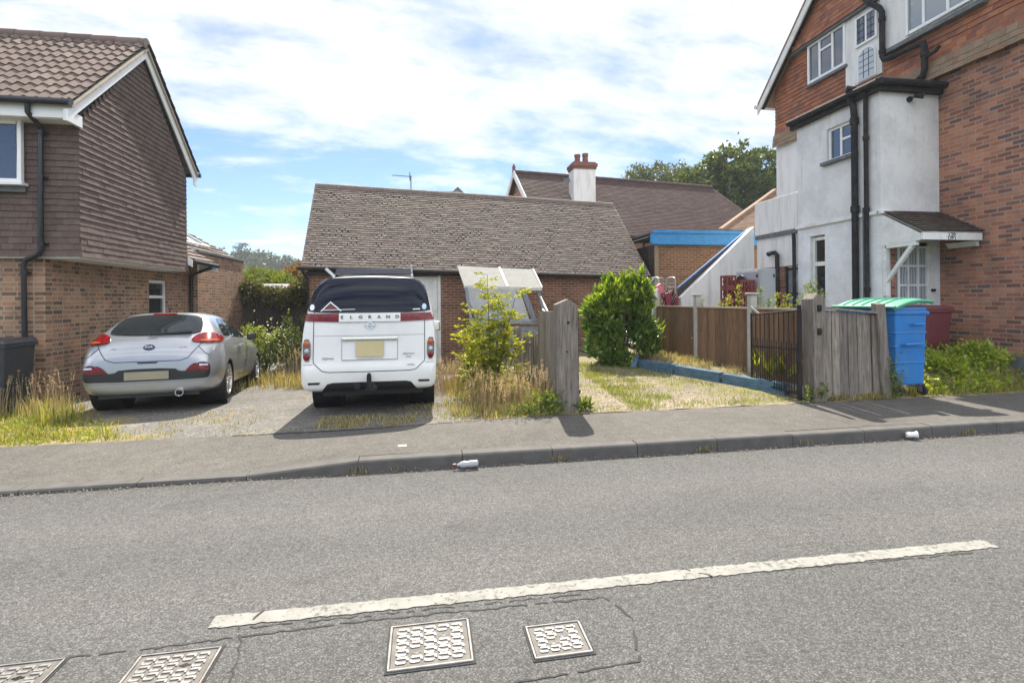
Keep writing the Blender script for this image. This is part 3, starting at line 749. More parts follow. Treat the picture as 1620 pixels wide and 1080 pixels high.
# litter by the kerb
t = thing('plastic_bottle', 'crushed clear plastic bottle with a red cap lying against the kerb', 'bottle', (.37, 4.90, .0))
mb = MB(); mb.lathe((.27, 4.90, .036), (1, .05, .02), [(.03, .011), (.045, .013), (.08, .031), (.10, .034), (.13, .028), (.16, .034), (.20, .030), (.225, .033), (.235, .022), (.236, 0)], 20)
mb.build('bottle_body', CLEARP, t, smooth=True)
mb = MB(); mb.lathe((.262, 4.90, .036), (1, .05, .02), [(0, 0), (0, .015), (.03, .015), (.03, 0)], 16); mb.build('cap', DKRED, t)
t = thing('paper_cup', 'crumpled white cup lying in the road by the kerb on the right', 'cup', (5.42, 4.93, 0))
mb = MB(); mb.lathe((5.37, 4.95, .04), (1, -.35, .06), [(0, 0), (0, .028), (.04, .031), (.06, .027), (.10, .037), (.105, .04), (.10, .034), (.02, .02)], 18)
mb.build('cup_body', PAPER, t, smooth=True)

# grit and small weeds along the gutter
rg = np.random.default_rng(77); n = 1500
gx_ = rg.uniform(-5.5, 8.5, n); gy_ = 4.985 - np.abs(rg.normal(size=n)) * .07; sz = rg.uniform(.002, .009, n)
c = np.stack([gx_, gy_, sz * .4], 1); dirs = np.array([[1, 0, -.4], [-.5, .87, -.4], [-.5, -.87, -.4], [0, 0, .8]])
v = c[:, None, :] + dirs[None] * sz[:, None, None] * rg.uniform(.6, 1.3, (n, 4, 1)); k = (np.arange(n) * 4)[:, None]
tag(np_mesh('gutter_grit', v.reshape(-1, 3), None, np.concatenate([k + np.array(q) for q in ((0, 1, 3), (1, 2, 3), (2, 0, 3))]), plain('grit', (.20, .17, .13), .95, .5, 60)), 'grit and small stones lying along the gutter', 'grit', kind='stuff')
pts = np.concatenate([np.stack([cx + rg.normal(size=m_) * .05, np.full(m_, 4.984) - np.abs(rg.normal(size=m_)) * .012, np.zeros(m_)], 1) for cx, m_ in ((-.62, 40), (1.32, 30), (2.9, 34), (6.25, 40), (-.2, 12), (4.1, 14))])
tag(blades('kerb_weeds', pts, rg.uniform(.03, .085, len(pts)), .006, L_MIX, lean=1.0), 'small weeds rooted at the foot of the kerb', 'weeds', kind='stuff')
# ------------------------------------------------------------------ tile-hung brick house on the left
HL = thing('tile_hung_house', 'brick house with brown tile-hung upper storey, pantile roof and white bargeboards, beside the silver hatchback', 'house', (-6, 10, 0))
XG, YF, YR, YM = -5.41, 9.25, 13.03, 11.14
Xb, Yb = -5.97, 9.35
fr_f = frame((-13, Yb, 0), (1, 0, 0)); fr_s = frame((Xb, Yb, 0), (0, 1, 0))
mb = MB(); mb.wall(fr_f, 13 + Xb, -.4, 2.36, [], .2)
mb.wall(fr_s, 5.2, -.4, 2.8, [(3.15, 3.98, .25, 2.13)], .12)
mb.box(-13, Xb - .26, 13.2, 14.5, -.4, 2.8)
mb.build('brick_wall', BR_L, HL, recalc=False)
window(HL, fr_s, 3.15, 3.98, .25, 2.13, trans=((3.2, 3.93, 1.75),), fm=WHITE, gm=GLASS, n0=-.11, ft=.07)
mb = MB(); mb.box(-13, XG - .02, YF + .02, YR - .02, 2.33, 2.40); mb.build('soffit', WPAINT, HL)
# core behind the tiles
core = MB(); core.box(-13, XG - .05, YF + .05, YR - .05, 2.4, 4.6)
core.prism([(XG - .05, YF + .05, 4.601), (XG - .05, YR - .05, 4.601), (XG - .05, YM, 6.42)], (-7.5, 0, 0)); core.build('tile_backing', LEAD, HL)
mb = tiles(frame((-13, YF + .02, 2.36), (1, 0, 0)), Z, 13 + XG, 2.16, .165, .102, .012, seed=2, bell=.03, jit=.003, rows=lambda t: (0, 13 + XG + .035 * max(0, 1 - t / .5)))
mb.build('tile_hung_wall', T_WALL, HL, recalc=False)
def gable_rows(t):
    z = 2.36 + t
    if z < 4.52: return (-.03 * max(0, 1 - t / .5), YR - YF)
    k = (z - 4.52) / (6.45 - 4.52) * (YM - YF)
    return (k, (YR - YF) - k)
mb = tiles(frame((XG - .02, YF, 2.36), (0, 1, 0)), Z, YR - YF, 4.1, .165, .102, .013, rows=gable_rows, seed=3, bell=.028, jit=.003)
mb.build('tile_hung_gable', T_WALL, HL, recalc=False)
# roof
PT = .30; eave_y, eave_z, rz = 8.92, 4.70, 6.68
def pantiles(fr, V, W, L, tw, gauge, seed):
    rnd = random.Random(seed); O, U, _ = fr; V = Vector(V).normalized(); N = U.cross(V).normalized(); m = MB(); n = int(L / gauge) + 1
    for i in range(n):
        for k in range(int(W / tw) + 1):
            s0_ = W - (k + 1) * tw; t0 = i * gauge + rnd.uniform(-.006, .006); hh = rnd.uniform(-.004, .004)
            t1 = min(t0 + gauge * 1.12, L)
            if t1 - t0 < .05: continue
            vs = []; K = 8
            for kk in range(K + 1):
                f_ = kk / K; pr = .042 * (0.5 - 0.5 * math.cos(2 * math.pi * f_)) if f_ < .99 else .0
                pr += .008
                for (t_, h) in ((t0, pr + .030 + hh), (t0, pr - .002 + hh + .008), (t1, pr + .004)):
                    vs.append(O + U * (s0_ + f_ * tw * 1.03) + V * t_ + N * h)
            fs = []
            for kk in range(K):
                a = kk * 3; fs += [(a, a + 3, a + 5, a + 2), (a + 1, a + 4, a + 3, a)]
            m.add(vs, fs)
    return m
sl = Vector((0, YM - eave_y, rz - eave_z)); Ls = sl.length
rf = pantiles(frame((-13, eave_y, eave_z), (1, 0, 0)), sl, 13 - 5.33, Ls, .172, .27, 4).build('roof', T_PAN, HL, recalc=False)
rb = MB(); rb.add([(-13, eave_y, eave_z - .02), (-5.34, eave_y, eave_z - .02), (-5.34, YM, rz - .03), (-13, YM, rz - .03), (-13, 2 * YM - eave_y, eave_z - .02), (-5.34, 2 * YM - eave_y, eave_z - .02)], [(0, 1, 2, 3), (3, 2, 5, 4)])
rb.build('roof_deck', LEAD, HL, recalc=False)
sl2 = Vector((0, -(YM - eave_y), rz - eave_z))
pantiles(frame((-5.33, 2 * YM - eave_y, eave_z), (-1, 0, 0)), sl2, 13 - 5.33, Ls, .172, .27, 5).build('rear_roof', T_PAN, HL, recalc=False)
mb = MB()
x = -13
while x < -5.4:
    mb.tube([(x, YM, rz + .0), (min(x + .44, -5.31), YM, rz + .0)], [.115, .125], 12); x += .42
mb.build('ridge_tiles', T_PAN, HL, smooth=True)
mb = MB()
for s in (1, -1):
    a = Vector((-5.34, YM - s * (YM - eave_y + .02), eave_z - .07)); b_ = Vector((-5.34, YM, rz - .09))
    mb.bar(a, b_, .10, .035, up=(0, -s * sl.z, YM - eave_y))
mb.build('verge_mortar', MORTAR, HL)
mb = MB()
for s in (1, -1):
    y0 = YM - s * (YM - eave_y + .06)
    d = Vector((0, s * (YM - eave_y), rz - eave_z)).normalized()
    pts = [(y0, eave_z - .13), (YM, rz - .13 + .05), (YM, rz - .27), (y0 + s * .16, eave_z - .17), (y0 + s * .16, eave_z - .30), (y0, eave_z - .30)]
    mb.prism([(-5.365 if s > 0 else -5.366, y, z) for y, z in pts], (.032, 0, 0))
mb.build('bargeboard', WHITE, HL, bevel=.004, seg=1)
mb = MB(); mb.box(-13, -5.37, eave_y + .03, eave_y + .06, 4.47, 4.68); mb.box(-13, -5.42, eave_y + .061, YF + .04, 4.46, 4.49)
mb.box(-5.42, -5.372, eave_y - .02, YF + .02, 4.42, 4.60)
mb.build('fascia', WHITE, HL)
mb = MB()
for k in range(7):
    pass
gp = [(-13, eave_y - .05, 4.70), (-5.30, eave_y - .05, 4.69)]
mb.tube(gp, .055, 10); mb.box(-5.302, -5.292, eave_y - .108, eave_y + .005, 4.63, 4.75)
mb.build('gutter', BLACK, HL, smooth=True)
mb = MB()
mb.tube([(-5.90, eave_y - .02, 4.66), (-5.90, eave_y - .01, 4.52), (-5.90, YF - .07, 4.36), (-5.90, YF - .08, 4.2), (-5.90, YF - .09, 2.46), (-5.94, YF - .08, 2.38), (-6.17, YF - .0, 2.30), (-6.2, YF + .0, 2.22), (-6.2, YF + .02, 0.0)], .037, 10)
for (xx, z, y) in ((-5.90, 4.30, YF - .08), (-5.90, 3.6, YF - .08), (-5.90, 2.55, YF - .085), (-6.2, 2.1, YF + .01), (-6.2, 1.05, YF + .02)):
    mb.tube([(xx, y, z - .025), (xx, y, z + .025)], .046, 10); mb.box(xx - .07, xx + .07, y + .02, y + .06, z - .015, z + .015)
mb.build('downpipe', BLACK, HL, smooth=True)
frw = frame((-13, YF - .02, 0), (1, 0, 0))
w = window(HL, frw, 5.4, 6.84, 3.50, 4.47, mull=(6.05,), ft=.06, depth=.07, n0=.005, fm=WHITE, gm=GLASS, sill=WHITE)
mb = MB(); mb.fbox(frw, 5.35, 6.87, 3.36, 3.445, .02, .045); mb.build('flashing', LEAD, w)
# rear extension with parapet, lean-to roof and roof windows
XE, YE0, YE1, ZE = -5.78, 14.5, 17.97, 2.92
mb = MB(); mb.wall(frame((-9.5, YE0, 0), (1, 0, 0)), 9.5 + XE, -.4, ZE, [], .2); mb.wall(frame((XE, YE0, 0), (0, 1, 0)), YE1 - YE0, -.4, ZE, [], .2)
mb.box(-9.5, XE - .25, YE0 + .25, YE1, -.4, 2.6); mb.build('extension_wall', BR_L, HL, recalc=False)
mb = MB(); mb.box(XE - .26, XE + .04, YE0 - .03, YE1 + .02, ZE, ZE + .06); mb.box(-6.5, XE - .262, YE0 - .03, YE0 + .24, ZE, ZE + .06); mb.build('coping', LEAD, HL, bevel=.01)
lt = Vector((-1.9, 0, 1.14))
fr_l = frame((-5.36, 13.06, 2.62), (0, 1, 0))
tiles(fr_l, lt, 1.42, 2.3, .235, .22, .025, seed=8).build('lean_to_roof', T_PAN, HL, recalc=False)
tiles(frame((-6.05, 14.5, 3.02), (0, 1, 0)), lt, 3.4, 1.75, .235, .22, .025, seed=9).build('lean_to_roof', T_PAN, HL, recalc=False)
mb = MB(); mb.prism([(-5.30, 13.05, 2.44), (-5.30, 13.05, 2.60), (-7.0, 13.05, 3.62), (-7.0, 13.05, 3.40)], (0, -.03, 0)); mb.build('lean_to_bargeboard', WHITE, HL); mb = MB(); mb.prism([(-5.30, 14.47, 2.42), (-5.30, 14.47, 2.56), (-5.75, 14.47, 2.83), (-5.75, 14.47, 2.42)], (0, .025, 0)); mb.build('lean_to_end_board', WHITE, HL)
mb = MB(); mb.tube([(-13, 2 * YM - eave_y + .05, 4.66), (-5.26, 2 * YM - eave_y + .05, 4.66)], .055, 10); mb.build('rear_eaves_gutter', BLACK, HL, smooth=True)
mb = MB(); mb.tube([(-5.31, 13.1, 2.58), (-5.31, 14.55, 2.56)], .05, 10); mb.tube([(-5.40, 14.42, 2.52), (-5.7, 14.42, 2.40), (-5.9, 14.42, 2.3), (-5.9, 14.42, -.1)], .037, 10); mb.build('rear_gutter', BLACK, HL, smooth=True)
lv = lt.normalized(); ln = Vector((0, 1, 0)).cross(lv).normalized()
for (yy, t0) in ((14.75, .25), (15.75, .28)):
    base = Vector((-6.05, yy, 3.02)) + lv * t0
    q = lambda s_, t_, h: base + Vector((0, s_, 0)) + lv * t_ + ln * h
    m1 = MB()
    for (a, b_, c, d) in ((0, .78, 0, .07), (0, .78, .93, 1.0), (0, .07, .07, .93), (.71, .78, .07, .93)):
        m1.hexa([q(a, c, .02), q(b_, c, .02), q(b_, d, .02), q(a, d, .02), q(a, c, .12), q(b_, c, .12), q(b_, d, .12), q(a, d, .12)])
    sk = m1.build('skylight', WHITE, HL)
    m1 = MB(); m1.hexa([q(.05, .05, .06), q(.73, .05, .06), q(.73, .95, .06), q(.05, .95, .06), q(.05, .05, .09), q(.73, .05, .09), q(.73, .95, .09), q(.05, .95, .09)]); m1.build('pane', GLASS, sk)

# bin and board at the house corner
t = thing('wheelie_bin', 'charcoal wheelie bin at the corner of the tile-hung house', 'wheelie bin', (-6.1, 8.75, .05))
def bin_shape(t, cx, cy, z0, w0, w1, d0, d1, h, mat, lidmat, hinge=1):
    m1 = MB()
    c = [(cx - w0 / 2, cy - d0 / 2, z0), (cx + w0 / 2, cy - d0 / 2, z0), (cx + w0 / 2, cy + d0 / 2, z0), (cx - w0 / 2, cy + d0 / 2, z0),
         (cx - w1 / 2, cy - d1 / 2, z0 + h), (cx + w1 / 2, cy - d1 / 2, z0 + h), (cx + w1 / 2, cy + d1 / 2, z0 + h), (cx - w1 / 2, cy + d1 / 2, z0 + h)]
    m1.hexa(c); m1.build('bin_body', mat, t, bevel=.03)
    m1 = MB(); m1.box(cx - w1 / 2 - .02, cx + w1 / 2 + .02, cy - d1 / 2 - .02, cy + d1 / 2 + .02, z0 + h - .05, z0 + h - .005); m1.build('rim', mat, t, bevel=.008)
    m1 = MB(); a, b_ = w1 / 2 + .03, d1 / 2 + .03
    m1.hexa([(cx - a, cy - b_, z0 + h), (cx + a, cy - b_, z0 + h), (cx + a, cy + b_, z0 + h), (cx - a, cy + b_, z0 + h), (cx - a * .88, cy - b_ * .9, z0 + h + .06), (cx + a * .88, cy - b_ * .9, z0 + h + .06), (cx + a * .88, cy + b_ * .92, z0 + h + .075), (cx - a * .88, cy + b_ * .92, z0 + h + .075)])
    m1.build('lid', lidmat, t, bevel=.02)
    m1 = MB(); m1.tube([(cx - w1 * .4, cy + d1 / 2 + .07, z0 + h), (cx + w1 * .4, cy + d1 / 2 + .07, z0 + h)], .016, 8); m1.build('handle', lidmat, t, smooth=True)
    for s in (-1, 1):
        m1 = MB(); m1.lathe((cx + s * (w0 / 2 + .0), cy + d0 / 2, z0 + .05), (s, 0, 0), [(0, 0), (0, .10), (.045, .10), (.045, 0)], 20); m1.build('wheel', RUBBER, t)
bin_shape(t, -6.17, 8.72, .03, .46, .56, .5, .62, 1.0, BINGREY, BINGREY)
t = thing('white_board', 'white plastic board leaning behind the charcoal wheelie bin', 'board', (-6.05, 9.15, .1))
mb = MB(); mb.hexa([(-6.28, 9.12, .42), (-6.06, 9.12, .42), (-6.06, 9.15, .42), (-6.28, 9.15, .42), (-6.22, 9.20, .98), (-6.045, 9.20, .98), (-6.045, 9.23, .98), (-6.22, 9.23, .98)]); mb.box(-6.26, -6.22, 9.13, 9.16, -.02, .42); mb.box(-6.14, -6.10, 9.13, 9.16, -.02, .42); mb.build('panel', WHITE, t)
# ------------------------------------------------------------------ brick garage with a long tiled roof
GA = thing('garage', 'low brick garage with long brown tiled roof behind the white van', 'garage', (2, 14.5, -.14))
e_ = Vector((.9966, .0819, 0)); nb_ = Vector((-.0819, .9966, 0)); P0 = Vector((-3.1, 13.93, 0))
fr_g = (P0 + nb_ * .22 + e_ * .12, e_, -nb_)
mb = MB(); mb.wall(fr_g, 9.75, -.5, 2.36, [(.95, 3.42, -.5, 2.30)], .14)
fr_gl = frame(P0 + nb_ * .22 + e_ * .12, -nb_)
q = P0 + nb_ * .22 + e_ * .12; pts = [q, q + nb_ * 5.0, q + nb_ * 5.0 + Z * 2.36, q + nb_ * 2.5 + Z * 4.9, q + Z * 2.36]
mb.add([p - Z * .0 for p in pts], [(0, 1, 2, 3, 4)])
mb.add([p + e_ * 9.75 for p in pts], [(0, 4, 3, 2, 1)])
qb = q + nb_ * 5.0
mb.add([qb - Z * .5, qb + e_ * 9.75 - Z * .5, qb + e_ * 9.75 + Z * 2.36, qb + Z * 2.36], [(0, 1, 2, 3)])
mb.build('brick_wall', BR_G, GA, recalc=False)
eL, eR = P0 + Z * 2.52, P0 + e_ * 10.0 + Z * 2.30; RL, RR = P0 + nb_ * 2.68 + e_ * .02 + Z * 5.20, P0 + e_ * 9.98 + nb_ * 2.85 + Z * 5.12
Uv = (eR - eL).normalized(); Vv = ((RL - eL) - Uv * (RL - eL).dot(Uv)); Lg = Vv.length
tiles((eL, Uv, None), Vv, 10.0, Lg, .168, .098, .019, seed=21, jit=.0035, miss=.20).build('roof', T_GAR, GA, recalc=False)
mb = MB(); N_ = Uv.cross(Vv.normalized()); o = -N_ * .012
mb.add([eL + o, eR + o, eR + Vv + o, eL + Vv + o], [(0, 1, 2, 3)])
bk = nb_ * 5.4; eLb, eRb = P0 + nb_ * 5.4 + Z * 2.5, P0 + nb_ * 5.6 + e_ * 10 + Z * 2.3
mb.add([eL + Vv + o, eR + Vv + o, eRb, eLb], [(0, 1, 2, 3)]); mb.build('roof_deck', LEAD, GA, recalc=False)
mb = MB(); n = 24
for i in range(n):
    a = eL + Vv + Uv * (10.0 * i / n) - N_ * .02; b_ = eL + Vv + Uv * (10.0 * (i + .985) / n) - N_ * .02
    mb.tube([a, b_], [.085, .09], 10)
mb.build('ridge_tiles', T_GAR, GA, smooth=True)
mb = MB()
g0, g1 = eL - nb_ * .06 - Z * .045 - e_ * .08, eR - nb_ * .06 - Z * .045
mb.tube([g0, g1], .05, 10); pL = P0 + nb_ * .13 + e_ * .14
mb.tube([g0 + e_ * .12, g0 + e_ * .12 - Z * .1, pL + Z * 2.2, pL - Z * .1], .034, 8)
mb.build('gutter', BLACKP, GA, smooth=True)
mb = MB(); mb.fbox((P0 + nb_ * .22, e_, -nb_), .1, 9.9, 2.30, 2.40, 0.0, .17); mb.build('soffit_board', BLACKP, GA)
mb = MB()
for s in (0, 1):
    a = (eL, eR)[s] - Z * .03; b_ = a + Vv
    mb.bar(a - N_ * .03, b_ - N_ * .03, .03, .10, up=N_)
mb.build('verge_mortar', MORTAR, GA)
mb = MB(); frd = (fr_g[0], e_, -nb_)
mb.fbox(frd, .97, 3.40, -.3, 2.28, -.11, -.06)
for i in range(4):
    for j in range(4):
        a = 1.1 + i * .57; c = -.1 + j * .58; mb.fbox(frd, a, a + .45, c, c + .46, -.06, -.048)
gd = mb.build('garage_door', WPAINT, GA, bevel=.006, seg=1)
mb = MB(); mb.fbox(frd, .89, .97, -.4, 2.30, -.06, .02); mb.fbox(frd, 3.40, 3.48, -.4, 2.30, -.06, .02); mb.fbox(frd, .89, 3.48, 2.302, 2.37, -.06, .02); mb.build('door_frame', WPAINT, gd)

# leaning shelter against the garage front
LS = thing('lean_to_shelter', 'leaning lean-to shelter with pale felt roof against the garage wall', 'shelter', (1.1, 13.2, -.14))
A_ = lambda u, v, y: px2w(u, v, y)
def px2w(u, v, y):  # the place in the picture, at a depth y
    d = fw + r2 * ((u - 810) / 810) + u2 * ((475 - v) / 810)
    return Vector((0, 0, CAM_H)) + d * (y / d.y)
ya, yb_, yc, yd = 13.78, 12.75, 12.6, 12.1
tl, tr, bl, br_ = A_(723, 421, ya), A_(843, 427, ya + .1), A_(734, 452, yb_), A_(857, 456, yb_ + .1)
mb = MB(); n_ = (tr - tl).cross(bl - tl).normalized(); n_ = n_ if n_.z > 0 else -n_
for (f0, f1) in ((0, .545), (.552, 1.0)):
    p = [tl.lerp(tr, f0), tl.lerp(tr, f1), bl.lerp(br_, f1), bl.lerp(br_, f0)]
    mb.hexa([x - n_ * .03 for x in p] + [x + n_ * .012 for x in p])
mb.build('roof_panel', FELT, LS)
mb = MB(); m_ = A_(801, 424.5, ya).lerp(A_(801, 424.5, ya), 0)
a, b_ = tl.lerp(tr, .548) + n_ * .02, bl.lerp(br_, .548) + n_ * .02; mb.bar(a, b_, .05, .03, up=n_); mb.bar(tr + n_ * .0, br_ + n_ * .0, .03, .09, up=n_); mb.bar(bl - n_ * .03, br_ - n_ * .03, .03, .07, up=n_)
mb.build('batten', WPAINT, LS)
gl = [A_(737, 455, yb_ + .02), A_(822, 456, yb_ + .1), A_(838, 508, yc), A_(752, 508, yc)]
mb = MB(); mb.add(gl + [p + Vector((0, .02, 0)) for p in gl], [(0, 1, 2, 3), (7, 6, 5, 4), (0, 4, 5, 1), (1, 5, 6, 2), (2, 6, 7, 3), (3, 7, 4, 0)]); mb.build('pane', DUSTGLASS, LS)
mb = MB()
mb.bar(gl[0], A_(752, 545, yc), .07, .07); mb.bar(A_(827, 456, yb_ + .08), A_(846, 508, yc + .02), .09, .09); mb.bar(A_(850, 456, yb_ + .25), A_(868, 520, yb_ + .1), .08, .08)
mb.bar(A_(752, 508, yc - .02), A_(868, 508, yc + .1), .10, .12)
mb.build('post', WOODGB, LS)
mb = MB(); p1, p2 = A_(757, 516, yc), A_(866, 516, yc + .1)
mb.prism([p1, p2, Vector((p2.x, p2.y, -.15)), Vector((p1.x, p1.y, -.15))], (0, .06, 0)); mb.build('base_board', WOODGB, LS)
mb = MB(); mb.bar(A_(855, 470, 12.9), A_(868, 497, 12.0), .03, .05); mb.bar(A_(858, 490, 12.0), A_(868, 500, 11.6), .03, .05); mb.build('stay', WPAINT, LS)
# ------------------------------------------------------------------ tall brick and tile-hung house on the right
HR = thing('brick_corner_house', 'tall red brick house with orange tile-hung gable and grey rendered side tower', 'house', (9.6, 9, .4))
XM, Y0r, Y1r = 9.6, 6.55, 12.64
frm = frame((XM, Y1r, 0), (0, -1, 0))     # s runs toward the road
S = lambda y: Y1r - y
mb = MB()
mb.wall(frm, S(Y0r), .0, 5.80, [], .3, s0=S(8.6))
mb.wall(frame((XM, Y0r, 0), (1, 0, 0)), 8, .0, 7.2, [], .3)
mb.build('brick_wall', BR_R, HR, recalc=False)
mb = MB(); mb.fbox(frm, S(8.10), S(Y0r), .0, .62, 0, .035); mb.build('plinth', LEAD, HR, bevel=.01)
mb = MB(); mb.wall(frm, S(8.6), .0, 5.80, [], .2); mb.wall(frame((XM + 8, Y1r, 0), (-1, 0, 0)), 8, 0, 7.2, [], .2); mb.build('rendered_rear_wall', WRENDER, HR, recalc=False)
# tile hanging : lower band, upper gable (jettied)
holes = lambda y0, y1: None
mb = MB()
core = MB(); core.fbox(frm, 0.02, S(Y0r) - .02, 5.802, 7.2, -.3, -.005)
YA, ZA, EV = 9.6, 10.25, 7.18
core.prism([(XM + .008, Y1r, 7.201), (XM + .008, Y0r, 7.201), (XM + .008, YA, ZA - .05)], (.3, 0, 0)); core.build('wall_core', LEAD, HR)
tl1 = tiles((Vector((XM - .01, Y1r, 5.72)), Vector((0, -1, 0)), None), Z, S(Y0r), 2.24, .168, .104, .013, seed=31, bell=.07, jit=.005,
            rows=lambda t: (0, S(Y0r)) if t < 1.5 else (max(0, (t - 1.55) * 1.05), S(Y0r) - max(0, (t - 1.55) * 1.05)))
tl1.build('tile_hung_wall', T_RED, HR, recalc=False)
mb = tiles((Vector((XM - .055, Y1r, 5.70)), Vector((0, -1, 0)), None), Z, S(Y0r), .34, .168, .104, .014, seed=35, bell=.05, jit=.007); mb.build('bottom_tile_course', T_REDL, HR, recalc=False)
def up_rows(t):
    z = 7.93 + t; k = (z - EV) / (ZA - EV) * (Y1r - YA) + .05
    return (k, S(Y0r) - k)
tiles((Vector((XM - .11, Y1r, 7.93)), Vector((0, -1, 0)), None), Z, S(Y0r), 2.25, .168, .104, .013, rows=up_rows, seed=32, bell=.05, jit=.005).build('gable_tile_hanging', T_RED, HR, recalc=False)
mb = MB(); mb.fbox(frm, .5, S(8.7) , 7.87, 7.935, -.02, .15); mb.build('jetty_board', LEAD, HR)
# roof and barge boards
mb = MB(); ov = XM - .32
slp = (ZA - EV) / (Y1r - YA)
for s in (1, -1):
    ye = YA + s * (Y1r - YA + .34); zed = EV - .34 * slp + .12
    mb.hexa([(ov, ye, zed), (XM + 9, ye, zed), (XM + 9, YA, ZA + .12), (ov, YA, ZA + .12), (ov, ye, zed + .1), (XM + 9, ye, zed + .1), (XM + 9, YA, ZA + .22), (ov, YA, ZA + .22)])
mb.build('roof', T_TAN, HR)
mb = MB()
for s in (1, -1):
    ye = YA + s * (Y1r - YA + .34); zed = EV - .34 * slp + .12
    mb.prism([(ov + .03, ye, zed - .02), (ov + .03, YA, ZA + .10), (ov + .03, YA, ZA - .16), (ov + .03, ye, zed - .22)], (-.035, 0, 0))
mb.build('bargeboard', WPAINT, HR)
mb = MB()
for s in (1, -1):
    ye = YA + s * (Y1r - YA + .34); zed = EV - .34 * slp + .12
    mb.hexa([(ov + .031, ye, zed - .06), (XM - .1, ye, zed - .06), (XM - .1, YA, ZA + .06), (ov + .031, YA, ZA + .06), (ov + .031, ye, zed - .01), (XM - .1, ye, zed - .01), (XM - .1, YA, ZA + .11), (ov + .031, YA, ZA + .11)])
mb.build('verge_soffit', BLACKP, HR)
mb = MB(); ye = YA + (Y1r - YA + .42); mb.tube([(ov - .02, ye, EV - .2), (XM + 8, ye, EV - .2)], .06, 10); mb.build('eaves_gutter', WPAINT, HR, smooth=True)
# white bay panels with windows
mb = MB(); mb.fbox(frm, S(10.22), S(9.28), 6.32, 7.90, -.02, .06); mb.fbox(frm, S(9.28), S(7.30), 6.70, 8.6, -.02, .10); mb.build('white_render_bay', WRENDER, HR, bevel=.01)
mb = MB(); mb.fbox(frm, S(9.22), S(7.24), 6.62, 6.70, 0, .16); mb.fbox(frm, S(11.42), S(10.16), 6.84, 6.90, 0, .11); mb.build('lead_flashing', LEAD, HR)
window(HR, frm, S(11.37), S(10.21), 6.92, 7.88, mull=(S(10.98), S(10.58)), trans=((S(10.98), S(10.58), 7.58),), fm=WHITE, gm=GLASS, n0=.015, depth=.07, ft=.06)
w2 = window(HR, frm, S(9.92), S(9.36), 7.12, 7.78, mull=(S(9.64),), fm=WHITE, gm=GLASS, n0=.06, depth=.04, ft=.05)
w3 = window(HR, frm, S(8.66), S(7.36), 6.76, 8.3, mull=(S(8.30), S(7.84)), fm=WHITE, gm=NETGLASS, n0=.10, depth=.05, ft=.06)
# arched leaded light
def arch(s0, s1, z0, z1, n=12):
    r = (s1 - s0) / 2; cz = z1 - r; c = (s0 + s1) / 2
    return [(s0, z0), (s1, z0)] + [(c + r * math.cos(a * math.pi / n), cz + r * math.sin(a * math.pi / n)) for a in range(n + 1)]
pw = lambda s_, z_, n_: frm[0] + frm[1] * s_ + Z * z_ + frm[2] * n_
mb = MB(); mb.prism([pw(a, b_, .061) for a, b_ in arch(S(9.86), S(9.40), 6.34, 7.04)], frm[2] * .03); wa = mb.build('arched_window', WHITE, HR)
mb = MB(); mb.prism([pw(a, b_, .0915) for a, b_ in arch(S(9.83), S(9.43), 6.36, 7.01)], frm[2] * .006); mb.build('pane', NETGLASS, wa)
mb = MB()
for k in (1, 2): mb.fbox(frm, S(9.83) + .133 * k - .005, S(9.83) + .133 * k + .005, 6.37, 6.98, .0976, .103)
for k in range(1, 5): mb.fbox(frm, S(9.82), S(9.44), 6.37 + .13 * k - .005, 6.37 + .13 * k + .005, .0977, .1025)
mb.build('leading', BLACKP, wa)
mb = MB()
for k in range(4):
    s_ = S(9.92) + .05 + .115 * k + (.06 if k > 1 else 0); mb.fbox(frm, s_ + .05, s_ + .058, 7.17, 7.73, .0885, .092)
for k in range(3): mb.fbox(frm, S(9.87), S(9.41), 7.28 + .15 * k, 7.288 + .15 * k, .0886, .0915)
mb.build('leading', BLACKP, w2)
# soil pipes on the upper wall
mb = MB(); xp = XM - .19
mb.tube([(XM - .16, 9.72, 8.32), (xp, 9.50, 7.92), (xp, 9.20, 7.62), (xp, 9.14, 7.50), (xp, 9.14, 6.58), (xp, 9.10, 6.50), (xp, 9.0, 6.47), (xp, 8.34, 6.44), (xp, 8.26, 6.42), (xp, 8.24, 6.34), (xp, 8.24, 5.92), (xp, 8.28, 5.80), (xp, 8.5, 5.72), (xp + .02, 8.9, 5.70)], .055, 12)
for p, ax in (((xp, 9.14, 7.35), 2), ((xp, 9.14, 6.68), 2), ((xp, 8.9, 6.468), 1), ((xp, 8.24, 6.2), 2)):
    a = Vector(p); d = Vector((0, 0, .04)) if ax == 2 else Vector((0, .04, 0)); mb.tube([a - d, a + d], .067, 12)
mb.tube([(xp, 8.24, 6.12), (xp + .0, 8.02, 6.16), (xp, 7.95, 6.22)], .035, 8)
mb.build('soil_pipe', BLACKP, HR, smooth=True)
